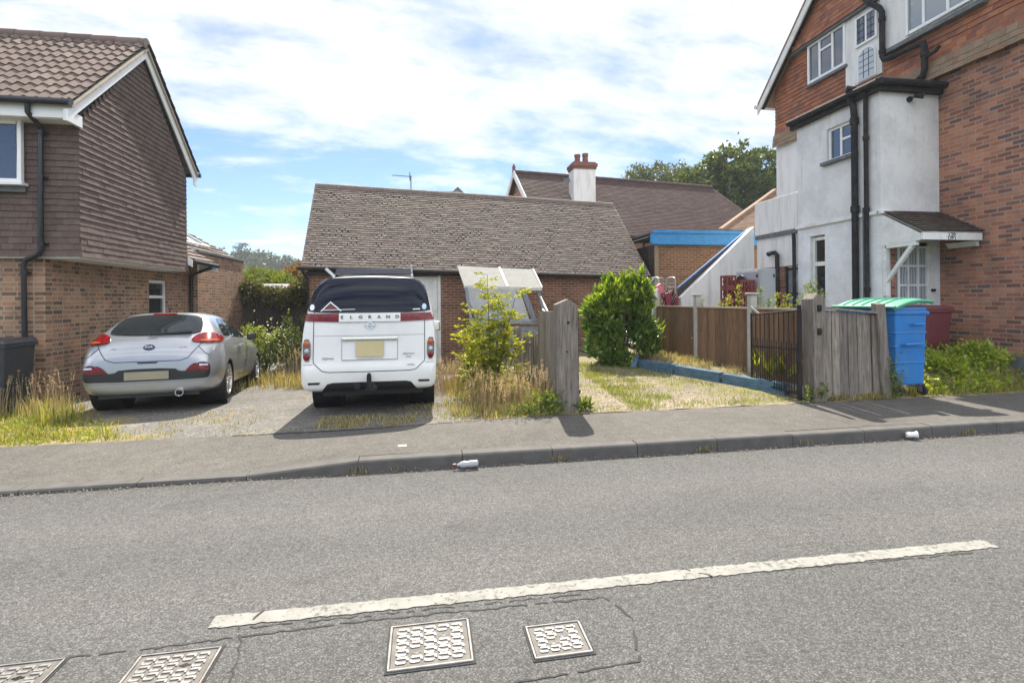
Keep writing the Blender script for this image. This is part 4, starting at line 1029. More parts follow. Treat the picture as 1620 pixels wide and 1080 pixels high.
# rendered tower
XT, YT0, YT1 = 8.32, 8.14, 10.27
fts = frame((XT, YT1, 0), (0, -1, 0)); ftf = frame((XT, YT0, 0), (1, 0, 0)); T = lambda y: YT1 - y
mb = MB(); mb.wall(fts, T(YT0), 3.17, 5.50, [(T(9.41), T(8.69), 4.42, 5.10)], .13); mb.wall(ftf, XM - XT, 3.17, 5.50, [], .2)
mb.wall(frame((XM, YT1, 0), (-1, 0, 0)), XM - XT, 3.17, 5.5, [], .2); mb.build('rendered_tower', STUCCO, HR, recalc=False)
mb = MB(); mb.wall(fts, T(YT0), .0, 3.17, [(T(9.90), T(9.48), .75, 2.93)], .16); mb.wall(ftf, XM - XT, .0, 3.17, [(.30, 1.14, .55, 2.62)], .10); mb.build('painted_brick_wall', BR_W, HR, recalc=False)
mb = MB(); mb.fbox(fts, -.02, T(YT0) - .0, 3.13, 3.20, -.05, .05); mb.fbox(ftf, -.05, .22, 3.131, 3.199, -.05, .05); mb.build('string_course', WPAINT, HR, bevel=.012)
mb = MB(); mb.box(XT - .12, XM - .01, YT0 - .12, YT1 + .12, 5.50, 5.61); mb.build('flat_roof', LEAD, HR, bevel=.01)
mb = MB(); mb.tube([(XT - .15, YT1 + .1, 5.53), (XT - .15, YT0 - .1, 5.52)], .06, 10); mb.tube([(XT - .13, YT0 - .15, 5.52), (XM - .01, YT0 - .15, 5.53)], .06, 10)
mb.box(XT - .105, XT - .02, YT0 - .1, YT1 + .1, 5.38, 5.499); mb.box(XT - .019, XM - .012, YT0 - .105, YT0 - .02, 5.38, 5.499); mb.build('tower_gutter', BLACKP, HR, smooth=True)
window(HR, fts, T(9.41), T(8.69), 4.42, 5.10, mull=(T(9.10),), trans=((T(9.10), T(8.74), 4.80),), fm=WHITE, gm=GLASS, n0=-.11, depth=.06, ft=.055)
mb = MB(); mb.fbox(fts, T(9.50), T(8.62), 4.35, 4.415, -.02, .09); mb.build('sill', LEAD, HR)
mb = MB(); mb.fbox(fts, T(9.89), T(9.49), 2.28, 2.37, -.13, -.05); mb.fbox(fts, T(9.89), T(9.82), .76, 2.279, -.13, -.05); mb.fbox(fts, T(9.89), T(9.82), 2.371, 2.90, -.13, -.05); mb.fbox(fts, T(9.815), T(9.49), 2.83, 2.90, -.13, -.05); lw = mb.build('narrow_window', WPAINT, HR)
mb = MB(); mb.fbox(fts, T(9.82), T(9.49), .76, 2.28, -.12, -.10); mb.fbox(fts, T(9.82), T(9.49), 2.37, 2.83, -.12, -.10); mb.build('pane', DGLASS, lw)
mb = MB(); mb.tube([(XT - .12, 8.60, 5.6), (XT - .16, 8.66, 5.66), (XT - .13, 8.72, 5.55), (XT - .09, 8.64, 5.3), (XT - .09, 8.62, 5.1), (XT - .09, 8.62, .3)], .06, 12)
for z in (5.0, 3.3, 1.5): mb.tube([(XT - .09, 8.62, z - .06), (XT - .09, 8.62, z + .06)], .078, 12)
mb.build('stack_pipe', BLACKP, HR, smooth=True)
mb = MB(); mb.tube([(XT - .12, 8.36, 5.5), (XT - .07, 8.38, 5.35), (XT - .07, 8.38, .3)], .042, 10)
for z in (4.6, 3.25, 1.75): mb.tube([(XT - .07, 8.38, z - .04), (XT - .07, 8.38, z + .04)], .055, 10)
mb.build('downpipe', BLACKP, HR, smooth=True)
mb = MB(); mb.tube([(XT - .05, 8.47, 3.3), (XT - .05, 8.47, .3)], .018, 8); mb.build('waste_pipe', LEAD, HR, smooth=True)
mb = MB(); p = Vector((8.94, YT0, 5.27)); mb.lathe(p, (0, -1, 0), [(0, 0), (0, .05), (.04, .05), (.05, .02), (.05, 0)], 16); mb.tube([p + Vector((0, -.04, 0)), p + Vector((.02, -.12, .02)), p + Vector((.05, -.14, .05))], .015, 8)
mb.lathe(p + Vector((.03, -.12, .03)), (.55, -.6, -.2), [(-.03, 0), (-.03, .035), (.10, .055), (.12, .055), (.12, 0)], 14); mb.build('security_lamp', BLACKP, HR, smooth=True)
# porch hood with glazed door
mb = MB(); mb.fbox(ftf, .30, 1.14, .50, 2.62, -.098, -.05); mb.build('door_recess', BLACKP, HR)
dr = MB(); dr.fbox(ftf, .36, 1.04, .55, 1.42, -.049, -.01)
for a in (.36, .585, .80, 1.0): dr.fbox(ftf, a, a + (.05 if a in (.36, 1.0) else .03), 1.42, 2.56, -.049, -.01)
for z in (1.421, 1.80, 2.16, 2.51): dr.fbox(ftf, .40, 1.02, z, z + .035, -.048, -.014)
dr.fbox(ftf, 1.045, 1.14, .52, 2.62, -.049, .012)
d_ = dr.build('front_door', WPAINT, HR)
mb = MB(); mb.fbox(ftf, .41, 1.0, 1.43, 2.55, -.045, -.035); mb.build('door_glass', NETGLASS, d_)
mb = MB(); mb.lathe(ftf[0] + Vector((1.09, -.012, 1.72)), (0, -1, 0), [(0, 0), (0, .03), (.02, .018), (.04, .03), (.055, .025), (.06, 0)], 14); mb.build('door_knob', BLACKP, d_)
mb = MB(); mb.fbox(ftf, .62, .80, 1.32, 1.40, -.012, -.004); mb.build('letterbox', BLACKP, d_)
mb = MB(); mb.fbox(ftf, .20, .30, .55, 2.62, -.01, .012); mb.build('red_brick_strip', BR_R, HR)
YH, ZH0, ZH1 = 7.41, 2.70, 3.17
hv = Vector((0, YT0 - YH + .06, ZH1 - ZH0 + .0)); Lh = hv.length
tiles((Vector((XT + .02, YH - .06, ZH0 + .02)), Vector((1, 0, 0)), None), hv, XM - XT - .03, Lh, .168, .10, .014, seed=51, jit=.008).build('porch_roof', tilemat('mossy_porch_tile', [(.06, .045, .04), (.09, .065, .055), (.075, .055, .05)], (.10, .10, .06), .6, spot_scale=5), HR, recalc=False)
mb = MB(); mb.add([(XT + .02, YH - .05, ZH0), (XM - .02, YH - .05, ZH0), (XM - .02, YT0, ZH1 - .02), (XT + .02, YT0, ZH1 - .02)], [(0, 1, 2, 3)]); mb.build('porch_deck', WPAINT, HR, recalc=False)
mb = MB(); mb.box(XT + .03, XM - .03, YH - .045, YH - .005, ZH0 - .13, ZH0 - .004); mb.build('porch_fascia', WPAINT, HR, bevel=.004, seg=1)
mb = MB(); mb.prism([(XT + .05, YT0 - .0, ZH1 - .05), (XT + .05, YH - .004, ZH0 - .02), (XT + .05, YH - .004, ZH0 - .13), (XT + .05, YT0 - .001, ZH0 - .16)], (-.03, 0, 0)); mb.build('porch_cheek', WPAINT, HR)
mb = MB()
xx = XT + .06; mb.bar((xx, YT0 - .04, 1.62), (xx, YT0 - .04, 2.56), .07, .07); mb.bar((xx, YT0 - .05, ZH0 - .17), (xx, YH + .08, ZH0 - .17), .07, .08)
mb.bar((xx, YT0 - .05, 1.88), (xx, YH + .16, ZH0 - .19), .06, .06)
mb.build('porch_bracket', WPAINT, HR)
mb = MB(); mb.prism([(XM - .13, YH + .02, ZH0 - .131), (XM - .02, YH + .02, ZH0 - .131), (XM - .02, YH + .02, ZH0 - .22), (XM - .06, YH + .02, ZH0 - .22)], (0, .5, 0)); mb.build('porch_corbel', WPAINT, HR)


def text_mesh(name, body, size, loc, U, V, mat, parent, ext=.003, align='CENTER', shear=0.0, weight=0.0, sx=1.0):
    cu = bpy.data.curves.new('lettering', 'FONT'); cu.body = body; cu.size = size; cu.align_x = align; cu.align_y = 'CENTER'; cu.extrude = ext; cu.shear = shear; cu.offset = weight
    ob = bpy.data.objects.new('lettering', cu); COL.objects.link(ob)
    bpy.context.view_layer.update()
    me = bpy.data.meshes.new_from_object(ob.evaluated_get(bpy.context.evaluated_depsgraph_get()))
    bpy.data.objects.remove(ob); bpy.data.curves.remove(cu)
    U, V = Vector(U).normalized(), Vector(V).normalized(); N = U.cross(V)
    M_ = Matrix(((U.x, V.x, N.x, loc[0]), (U.y, V.y, N.y, loc[1]), (U.z, V.z, N.z, loc[2]), (0, 0, 0, 1))) @ Matrix.Diagonal((sx, 1, 1, 1))
    me.transform(M_)
    off = ORG.get(parent.name, Vector((0, 0, 0))); me.transform(Matrix.Translation(-off)); me.materials.clear()
    return link_mesh(name, me, mat, parent)


text_mesh('house_number', '139', .105, (8.93, YH - .047, ZH0 - .045), (1, 0, 0), Z, BLACK, HR)
text_mesh('house_number', "'139 J", .085, (8.92, YH - .047, ZH0 - .098), (1, 0, 0), Z, BLACK, HR)
# balcony wall, wall below it, rear door and pipes
mb = MB(); mb.box(XT, XT + .14, YT1 + .02, 11.78, 3.17, 4.0); mb.build('balcony_parapet', WRENDER, HR, bevel=.015)
mb = MB(); mb.box(XT, XM - .01, YT1 + .02, 11.78, 3.08, 3.169); mb.build('balcony_floor', LEAD, HR)
fb = frame((XT + .06, 11.78, 0), (0, -1, 0)); B = lambda y: 11.78 - y
mb = MB(); mb.wall(fb, B(YT1 + .01), 2.35, 3.08, [], .2); mb.build('white_wall_band', WRENDER, HR, recalc=False)
mb = MB(); mb.wall(fb, B(YT1 + .01), .0, 2.35, [(B(11.55), B(11.12), .7, 2.3), (B(10.80), B(10.32), .95, 2.33)], .12); mb.build('brick_infill', BR_R, HR, recalc=False)
for (a, b_, c) in ((11.55, 11.12, .7), (10.80, 10.32, .95)):
    window(HR, fb, B(a), B(b_), c, 2.3, mull=(B((a + b_) / 2),), trans=((B(a), B(b_), 1.7),), fm=BLACKP, gm=NETGLASS, n0=-.1, depth=.05, ft=.045, name='barred_window')
mb = MB(); mb.tube([(XT - .0, 11.25, 2.66), (XT - .06, 11.2, 2.68), (XT - .06, 10.95, 2.68), (XT - .06, 10.88, 2.62), (XT - .06, 10.86, .3)], .05, 10); mb.tube([(XT - .05, 10.34, 3.06), (XT - .05, 10.33, 2.9), (XT - .05, 10.32, .3)], .04, 10); mb.build('rear_downpipe', BLACKP, HR, smooth=True)
mb = MB(); mb.tube([(XT + .02, 10.62, 4.28), (XT + .06, 10.62, 4.3), (XT + .1, 10.62, 4.28)], .1, 10)
# outside stair
ST = thing('outside_staircase', 'white rendered outside staircase rising to the balcony behind the crates', 'staircase', (7.2, 12, .3))
ys = 11.80
mb = MB(); mb.prism([(6.30, ys, -.1), (8.31, ys, -.1), (8.31, ys, 3.42), (8.20, ys, 3.33), (6.30, ys, 1.635)], (0, .16, 0)); mb.build('stair_wall', WRENDER, ST)
mb = MB(); nst = 14
for i in range(nst):
    x0 = 6.8 + i * .1; z1_ = 1.45 + (i + 1) * .08
    mb.box(x0, x0 + .1 - .001, ys + .25, ys + 1.0, -.1, z1_)
mb.build('steps', CONC, ST)
mb = MB(); mb.prism([(6.32, ys + .165, .4), (6.32, ys + .165, 1.84), (8.31, ys + .165, 3.37), (8.31, ys + .165, .4)], (0, .06, 0)); mb.build('string_board', WOODD, ST)
mb = MB(); mb.bar((6.30, ys + .195, 1.855), (8.31, ys + .195, 3.40), .045, .045); mb.build('handrail', BLUERAIL, ST)
# ------------------------------------------------------------------ buildings behind
BB = thing('flat_roofed_annexe', 'flat roofed brick annexe with bright blue fascia right of the garage', 'annexe', (8.6, 16, 0))
frb = frame((7.15, 15.0, 0), (1, 0, 0))
mb = MB(); mb.wall(frb, 3.6, -.2, 3.36, [], .2); mb.build('brick_wall', BR_B, BB, recalc=False)
mb = MB(); n = 22
for i in range(n): mb.box(7.11, 7.14, 15.02, 17.6, -.1 + i * .155, .05 + i * .155)
mb.box(7.141, 10.7, 15.21, 17.5, -.1, 3.3); mb.build('boarded_side', WOODD, BB)
mb = MB(); mb.bar((7.17, 14.975, -.1), (7.17, 14.975, 3.34), .12, .05, up=(0, 1, 0)); mb.build('corner_board', wood('tan_board', (.2, .15, .1), (.36, .28, .19)), BB)
mb = MB(); mb.box(7.0, 10.9, 14.84, 14.88, 3.30, 3.64); mb.box(6.96, 6.999, 14.84, 14.98, 3.34, 3.62); mb.box(7.0, 10.9, 14.80, 14.839, 3.645, 3.74); mb.box(7.0, 10.9, 14.885, 14.99, 3.28, 3.32); mb.build('fascia', BLUEP, BB)
mb = MB(); mb.box(7.0, 10.9, 14.885, 17.6, 3.645, 3.70); mb.build('flat_roof', LEAD, BB)
mb = MB(); mb.tube([(6.98, 15.0, 3.52), (6.7, 17.5, 3.40)], .055, 10); mb.tube([(6.93, 15.4, 3.45), (6.99, 15.45, 3.2), (7.07, 15.5, 3.05), (7.07, 15.5, .2)], .034, 8); mb.build('side_gutter', BLACKP, BB, smooth=True)

BH = thing('hip_roofed_house', 'house with long plum tiled roof and pale rendered chimney beyond the garage', 'house', (9, 26, 0))
r0, r1 = px2w(813, 272, 24.0), px2w(1126, 298, 25.9)
Ub = (r1 - r0); Ub.z = 0; Lb = Ub.length; Ub.normalize(); Nb = Vector((-Ub.y, Ub.x, 0))
zr = (r0.z + r1.z) / 2; run, zed = 3.4, zr - 3.3
o0 = Vector((r0.x, r0.y, 0)); ef = o0 - Nb * run + Z * zed
Vb = Nb * run + Z * (zr - zed)
tiles((ef, Ub, None), Vb, Lb + 1.6, Vb.length, .17, .115, .014, rows=lambda t: (0, Lb + 1.7 * (1 - t / Vb.length)), seed=61, jit=.006).build('roof', T_BACK, BH, recalc=False)
mb = MB(); o = -Ub.cross(Vb).normalized() * .015
a, b_, c, d = ef + o, ef + Ub * (Lb + 1.7) + o, ef + Ub * Lb + Vb + o, ef + Vb + o
e2, f2 = o0 + Nb * run + Z * zed, o0 + Nb * run + Ub * (Lb + 1.7) + Z * zed
mb.add([a, b_, c, d, e2, f2], [(0, 1, 2, 3), (3, 2, 5, 4), (1, 5, 2)]); mb.build('roof_deck', T_BACK, BH, recalc=False)
mb = MB(); i_ = 0
while i_ < Lb:
    mb.tube([o0 + Ub * i_ + Z * (zr + .02), o0 + Ub * min(Lb, i_ + .44) + Z * (zr + .02)], [.10, .11], 10); i_ += .45
mb.build('ridge_tiles', T_BACK, BH, smooth=True)
mb = MB(); mb.tube([o0 + Z * zr, o0 + Z * (zr + .16), o0 + Z * (zr + .24), o0 + Z * (zr + .42)], [.09, .07, .09, .01], 8); mb.build('finial', TERRA, BH, smooth=True)
mb = MB(); w0 = o0 - Nb * (run - .4) + Ub * .25; w1 = o0 + Nb * (run - .4) + Ub * .25
mb.add([w0, w1, w1 + Z * (zed + .3), o0 + Ub * .25 + Z * (zr - .1), w0 + Z * (zed + .3)], [(0, 1, 2, 3, 4)])
mb.add([w0, w0 + Ub * (Lb + 1), w0 + Ub * (Lb + 1) + Z * (zed + .2), w0 + Z * (zed + .2)], [(0, 1, 2, 3)]); mb.build('brick_wall', BR_R, BH, recalc=False)
mb = MB()
for s in (-1, 1):
    a = o0 + Nb * s * (run + .05) + Z * (zed - .1); b_ = o0 + Z * (zr - .02); mb.bar(a - Ub * .03, b_ - Ub * .03, .05, .24, up=Nb * -s * (zr - zed) + Z * run)
mb.build('bargeboard', WPAINT, BH)
cc = px2w(921, 300, 22.9); ch = MB(); cz_t = px2w(921, 262, 22.9).z
cx_, cy_ = cc.x, cc.y
ch.box(cx_ - .52, cx_ + .52, cy_ - .4, cy_ + .4, 3.5, cz_t - .25); chn = ch.build('chimney', WRENDER, BH, bevel=.02)
ch = MB(); ch.box(cx_ - .56, cx_ + .56, cy_ - .44, cy_ + .44, cz_t - .249, cz_t - .14); ch.box(cx_ - .60, cx_ + .60, cy_ - .48, cy_ + .48, cz_t - .139, cz_t + .0); ch.box(cx_ - .53, cx_ + .53, cy_ - .41, cy_ + .41, cz_t + .001, cz_t + .07); ch.build('corbel', TERRA, chn)
for dx, hh in ((-.22, .42), (.16, .48)):
    ch = MB(); ch.lathe((cx_ + dx, cy_, cz_t + .07), Z, [(0, .15), (hh * .7, .12), (hh * .75, .15), (hh, .145), (hh, .11), (hh * .5, .09)], 14); ch.build('chimney_pot', TERRA, chn, smooth=True)
mb = MB(); ad = px2w(897, 287, 22.8); mb.lathe(ad, (-.3, -1, .3), [(0, .0), (.02, .1), (.05, .16)], 14); mb.build('satellite_dish', LEAD, BH)

# tan roofed outbuilding behind the balcony
OB = thing('tan_roofed_outbuilding', 'outbuilding with tan tiled roof behind the white balcony', 'outbuilding', (11, 19, 0))
p1, p2 = px2w(1140, 364, 17.2), px2w(1226, 302, 20.4)
Vt = Vector((0, p2.y - p1.y, p2.z - p1.z)); sh = (p2.x - p1.x) / Vt.length
tiles((p1, Vector((1, 0, 0)), None), Vt, 6, Vt.length, .168, .105, .014, rows=lambda t: (t * sh, 6), seed=71, jit=.006).build('roof', T_TAN, OB, recalc=False)
mb = MB(); mb.add([p1 - Z * .02, p1 + Vector((6, 0, -.02)), p2 + Vector((5, 0, -.02)), p2 - Z * .02], [(0, 1, 2, 3)])
mb.build('roof_deck', T_TAN, OB, recalc=False)
mb = MB(); mb.box(p1.x + .25, p1.x + 6, p1.y + .3, p1.y + 5, -.2, p1.z - .02); mb.build('brick_wall', BR_R, OB)
mb = MB(); mb.bar(p1 + Z * .02, p2 + Z * .05, .16, .09); mb.build('hip_tiles', T_TAN, OB)

# far dormered house, aerial
FH = thing('far_house', 'far gabled house whose dark roof tip shows above the garage ridge', 'house', (-1, 58, 0))
ga_, gb_ = px2w(724, 296, 58), px2w(663, 301.5, 60)
mb = MB(); w_ = 5.0
mb.prism([(ga_.x - w_, 58.2, ga_.z - w_ * .95), (ga_.x + w_, 58.2, ga_.z - w_ * .95), (ga_.x, 58.2, ga_.z - .12)], (0, 8, 0)); mb.box(gb_.x - 2, ga_.x + w_, 59, 66, -1, ga_.z - w_ * .95); mb.build('wall', WRENDER, FH)
mb = MB()
for s in (-1, 1):
    mb.hexa([(ga_.x, 57.8, ga_.z - .2), (ga_.x + s * w_ * 1.1, 57.8, ga_.z - w_ * 1.05 - .2), (ga_.x + s * w_ * 1.1, 67, ga_.z - w_ * 1.05 - .2), (ga_.x, 67, ga_.z - .2), (ga_.x, 57.8, ga_.z), (ga_.x + s * w_ * 1.1, 57.8, ga_.z - w_ * 1.05), (ga_.x + s * w_ * 1.1, 67, ga_.z - w_ * 1.05), (ga_.x, 67, ga_.z)])
mb.hexa([(gb_.x, 60, gb_.z - .3), (ga_.x, 60, gb_.z - .3), (ga_.x, 66, gb_.z - .3), (gb_.x, 66, gb_.z - .3), (gb_.x, 60, gb_.z), (ga_.x, 60, gb_.z), (ga_.x, 66, gb_.z), (gb_.x, 66, gb_.z)])
mb.build('roof', LEAD, FH)
mb = MB(); mb.box(gb_.x + .1, ga_.x - .5, 60.3, 65.7, gb_.z - 6, gb_.z - .3); mb.build('dormer_wall', WRENDER, FH)
TA = thing('tv_aerial', 'thin television aerial on a mast above the garage ridge', 'aerial', (-2.6, 17.6, 4.4))
at_ = px2w(650, 279, 17.6); ab_ = Vector((at_.x, 17.6, 4.1))
mb = MB(); mb.tube([ab_, at_ + Z * .02], .017, 6); mb.build('mast', LEAD, TA)
mb = MB(); be = at_ + Vector((-.62, .10, .04)); bs = at_ + Vector((.03, 0, -.01)); mb.tube([bs, be], .012, 6)
for i in range(9):
    p = bs.lerp(be, .08 + i * .112); mb.tube([p - Z * .06 + Vector((0, -.12, 0)), p + Z * .06 + Vector((0, .12, 0))], .007, 5)
p = bs.lerp(be, .10); mb.box(p.x - .012, p.x + .012, p.y - .09, p.y + .09, p.z - .13, p.z + .13); mb.build('boom', LEAD, TA)
# pale shed and back fence with ivy
t = thing('shed', 'pale flat roofed shed showing over the ivy-covered fence', 'shed', (-5.6, 21, -.1))
s0_, s1_ = px2w(384, 446, 21), px2w(452, 447, 21)
mb = MB(); mb.box(s0_.x + .1, s1_.x - .1, 21.1, 23, -.3, s0_.z - .12); mb.build('wall', WPAINT, t)
mb = MB(); mb.hexa([(s0_.x, 20.9, s0_.z - .32), (s1_.x, 20.9, s0_.z - .32), (s1_.x, 23.2, s0_.z - .06), (s0_.x, 23.2, s0_.z - .06), (s0_.x, 20.9, s0_.z - .26), (s1_.x, 20.9, s0_.z - .26), (s1_.x, 23.2, s0_.z), (s0_.x, 23.2, s0_.z)]); mb.build('roof', FELT, t)
t = thing('board_fence', 'dark board fence under ivy between the brick extension and the garage', 'fence', (-4.8, 18, -.14))
mb = MB(); x = -6.3
while x < -2.9: mb.box(x, x + .095, 17.95, 17.975 + random.uniform(0, .006), -.3, 1.75); x += .1
mb.build('boards', WOODD, t)
mb = MB(); [mb.box(x, x + .1, 17.985, 18.08, -.3, 1.8) for x in (-6.2, -4.5, -3.0)]; mb.box(-6.3, -2.9, 17.985, 18.03, .3, .4); mb.build('fence_post', WOODD, t)
# ------------------------------------------------------------------ vehicles
def car_body(secs, arches, mat, parent, levels=3):
    v, f = [], []; nr = len(secs)
    for (y, pts) in secs:
        ring = [(x, y, z) for x, z in pts] + [(-x, y, z) for x, z in pts[-2:0:-1]]
        v += ring
    n = 2 * (len(secs[0][1]) - 1)
    for i in range(nr - 1):
        for k in range(n): f.append((i * n + k, i * n + (k + 1) % n, (i + 1) * n + (k + 1) % n, (i + 1) * n + k))
    Lx = lambda k: (n - k) % n
    for base in (0, (nr - 1) * n):
        for q in ((0, 1, 7, 8), (1, 2, 6, 7), (2, 3, 5, 6), (3, 4, 5)):
            f.append(tuple(base + k for k in q)); f.append(tuple(base + Lx(k) for k in q))
    me = bpy.data.meshes.new('cage'); me.from_pydata(v, [], f)
    bm = bmesh.new(); bm.from_mesh(me); bmesh.ops.recalc_face_normals(bm, faces=bm.faces); bm.to_mesh(me); bm.free()
    ob = bpy.data.objects.new('cage', me); COL.objects.link(ob)
    ss = ob.modifiers.new('s', 'SUBSURF'); ss.levels = levels; ss.render_levels = levels
    bpy.context.view_layer.update()
    me2 = bpy.data.meshes.new_from_object(ob.evaluated_get(bpy.context.evaluated_depsgraph_get()))
    bm = bmesh.new(); bm.from_mesh(me2); bvh = BVHTree.FromBMesh(bm); bm.free()
    bpy.data.objects.remove(ob)
    ob = bpy.data.objects.new('cage', me2); COL.objects.link(ob)
    cut = MB()
    for (y, z, r) in arches:
        for s in (1, -1): cut.lathe((s * .52, y, z), (s, 0, 0), [(0, 0), (0, r), (.6, r), (.6, 0)], 48)
    cme = bpy.data.meshes.new('cut'); cme.from_pydata(cut.v, [], cut.f)
    bm = bmesh.new(); bm.from_mesh(cme); bmesh.ops.remove_doubles(bm, verts=bm.verts, dist=1e-5); bmesh.ops.recalc_face_normals(bm, faces=bm.faces); bm.to_mesh(cme); bm.free()
    co = bpy.data.objects.new('cut', cme); COL.objects.link(co)
    bo = ob.modifiers.new('b', 'BOOLEAN'); bo.operation = 'DIFFERENCE'; bo.object = co; bo.solver = 'EXACT'
    bpy.context.view_layer.update()
    me3 = bpy.data.meshes.new_from_object(ob.evaluated_get(bpy.context.evaluated_depsgraph_get()))
    bpy.data.objects.remove(ob); bpy.data.objects.remove(co)
    me3.materials.clear(); me3.name = 'body'
    o = link_mesh('body', me3, mat, parent, True); me3.set_sharp_from_angle(angle=R(38))
    return o, bvh


def chaikin(p, it=2):
    for _ in range(it):
        q = []
        for a, b_ in zip(p, p[1:] + p[:1]): q += [(a[0] * .75 + b_[0] * .25, a[1] * .75 + b_[1] * .25), (a[0] * .25 + b_[0] * .75, a[1] * .25 + b_[1] * .75)]
        p = q
    return p


def hit(bvh, O, A, D, a, b_):
    p = Vector(O) + Vector(A) * a + Z * b_ - Vector(D) * 6
    h = bvh.ray_cast(p, Vector(D))
    if h[0] is None: h = bvh.find_nearest(p + Vector(D) * 6)
    return h[0], h[1]


def patch(bvh, poly, name, mat, parent, A=(1, 0, 0), D=(0, 1, 0), off=.004, res=.035, O=(0, 0, 0), rnd=0, thick=.0):
    if rnd: poly = chaikin(poly, rnd)
    bd = []
    for a, b_ in zip(poly, poly[1:] + poly[:1]):
        k = max(1, int(math.hypot(b_[0] - a[0], b_[1] - a[1]) / res)); bd += [(lerp(a[0], b_[0], i / k), lerp(a[1], b_[1], i / k)) for i in range(k)]
    nb = len(bd); xs = [p[0] for p in bd]; zs = [p[1] for p in bd]
    def inside(x, z):
        c = False
        for i in range(nb):
            x1, z1, x2, z2 = *bd[i], *bd[i - 1]
            if (z1 > z) != (z2 > z) and x < (x2 - x1) * (z - z1) / (z2 - z1) + x1: c = not c
        return c
    pts = list(bd); x = min(xs) + res * .5
    while x < max(xs):
        z = min(zs) + res * .5
        while z < max(zs):
            if inside(x, z) and min((x - p[0]) ** 2 + (z - p[1]) ** 2 for p in bd) > (res * .45) ** 2: pts.append((x, z))
            z += res
        x += res
    r = delaunay_2d_cdt([Vector(p) for p in pts], [(i, (i + 1) % nb) for i in range(nb)], [list(range(nb))], 1, 1e-6)
    vs = []
    for p in r[0]:
        h, nrm = hit(bvh, O, A, D, p.x, p.y)
        if nrm.dot(Vector(D)) > 0: nrm = -nrm
        vs.append(h + nrm * off)
    m1 = MB(); m1.add(vs, r[2])
    me = bpy.data.meshes.new(name); me.from_pydata([tuple(p) for p in vs], [], [tuple(f_) for f_ in r[2]]); me.validate()
    o = link_mesh(name, me, mat, parent, True)
    if thick:
        bm = bmesh.new(); bm.from_mesh(me); g = bmesh.ops.extrude_face_region(bm, geom=bm.faces[:]); Dv = Vector(D) * -thick
        for e in g['geom']:
            if isinstance(e, bmesh.types.BMVert): e.co += Dv
        bmesh.ops.recalc_face_normals(bm, faces=bm.faces); bm.to_mesh(me); bm.free(); me.set_sharp_from_angle(angle=R(35))
    return o


def seam(bvh, line, name, mat, parent, A=(1, 0, 0), D=(0, 1, 0), w=.009, off=.003):
    pts = []
    for a, b_ in zip(line[:-1], line[1:]):
        k = max(1, int(math.hypot(b_[0] - a[0], b_[1] - a[1]) / .03)); pts += [(lerp(a[0], b_[0], i / k), lerp(a[1], b_[1], i / k)) for i in range(k)]
    pts.append(line[-1]); m1 = MB(); vs = []
    for i, p in enumerate(pts):
        q0, q1 = pts[max(0, i - 1)], pts[min(len(pts) - 1, i + 1)]; dx, dz = q1[0] - q0[0], q1[1] - q0[1]; L = math.hypot(dx, dz) or 1
        for s in (-1, 1):
            h, nrm = hit(bvh, (0, 0, 0), A, D, p[0] - dz / L * w / 2 * s, p[1] + dx / L * w / 2 * s)
            if nrm.dot(Vector(D)) > 0: nrm = -nrm
            vs.append(h + nrm * off)
    m1.add(vs, [(2 * i, 2 * i + 1, 2 * i + 3, 2 * i + 2) for i in range(len(pts) - 1)])
    return m1.build(name, mat, parent, recalc=False)


def wheel(parent, x, y, r, wd, s, spokes=5, rimr=.215):
    m1 = MB(); prof = [(0, rimr), (.0, rimr + .015), (.012, r - .045), (.035, r - .012), (.06, r), (wd - .06, r), (wd - .035, r - .012), (wd - .012, r - .045), (wd, rimr + .015), (wd, rimr)]
    m1.lathe((x - s * wd, y, r), (s, 0, 0), prof, 40); m1.lathe((x - s * wd * .6, y, r), (s, 0, 0), [(0, 0), (0, rimr), (.01, rimr), (.01, 0)], 24)
    w = m1.build('wheel', RUBBER, parent, smooth=True)
    m2 = MB(); m2.lathe((x - s * .045, y, r), (s, 0, 0), [(0, rimr - .03), (.0, rimr), (.045, rimr + .004), (.04, rimr - .025), (.0, rimr - .03)], 40)
    m2.lathe((x - s * .06, y, r), (s, 0, 0), [(0, 0), (0, .06), (.045, .055), (.052, 0)], 20)
    for k in range(spokes):
        a = 2 * math.pi * k / spokes + .3; ca, sa = math.cos(a), math.sin(a)
        for da in (-.10, .10):
            c2, s2 = math.cos(a + da), math.sin(a + da)
            m2.bar((x - s * .03, y + ca * .045, r + sa * .045), (x - s * .02, y + c2 * (rimr - .02), r + s2 * (rimr - .02)), .034, .022, up=(s, 0, 0))
    m2.build('rim', ALLOY, w, smooth=True)
    return w


def car_root(name, label, cat, loc, rz, pitch, grp=None):
    t = thing(name, label, cat, loc, grp); t.rotation_euler = (pitch, 0, rz); ORG[t.name] = Vector((0, 0, 0)); return t


SIDE = dict(A=(0, 1, 0), D=(-1, 0, 0)); SIDEL = dict(A=(0, 1, 0), D=(1, 0, 0))
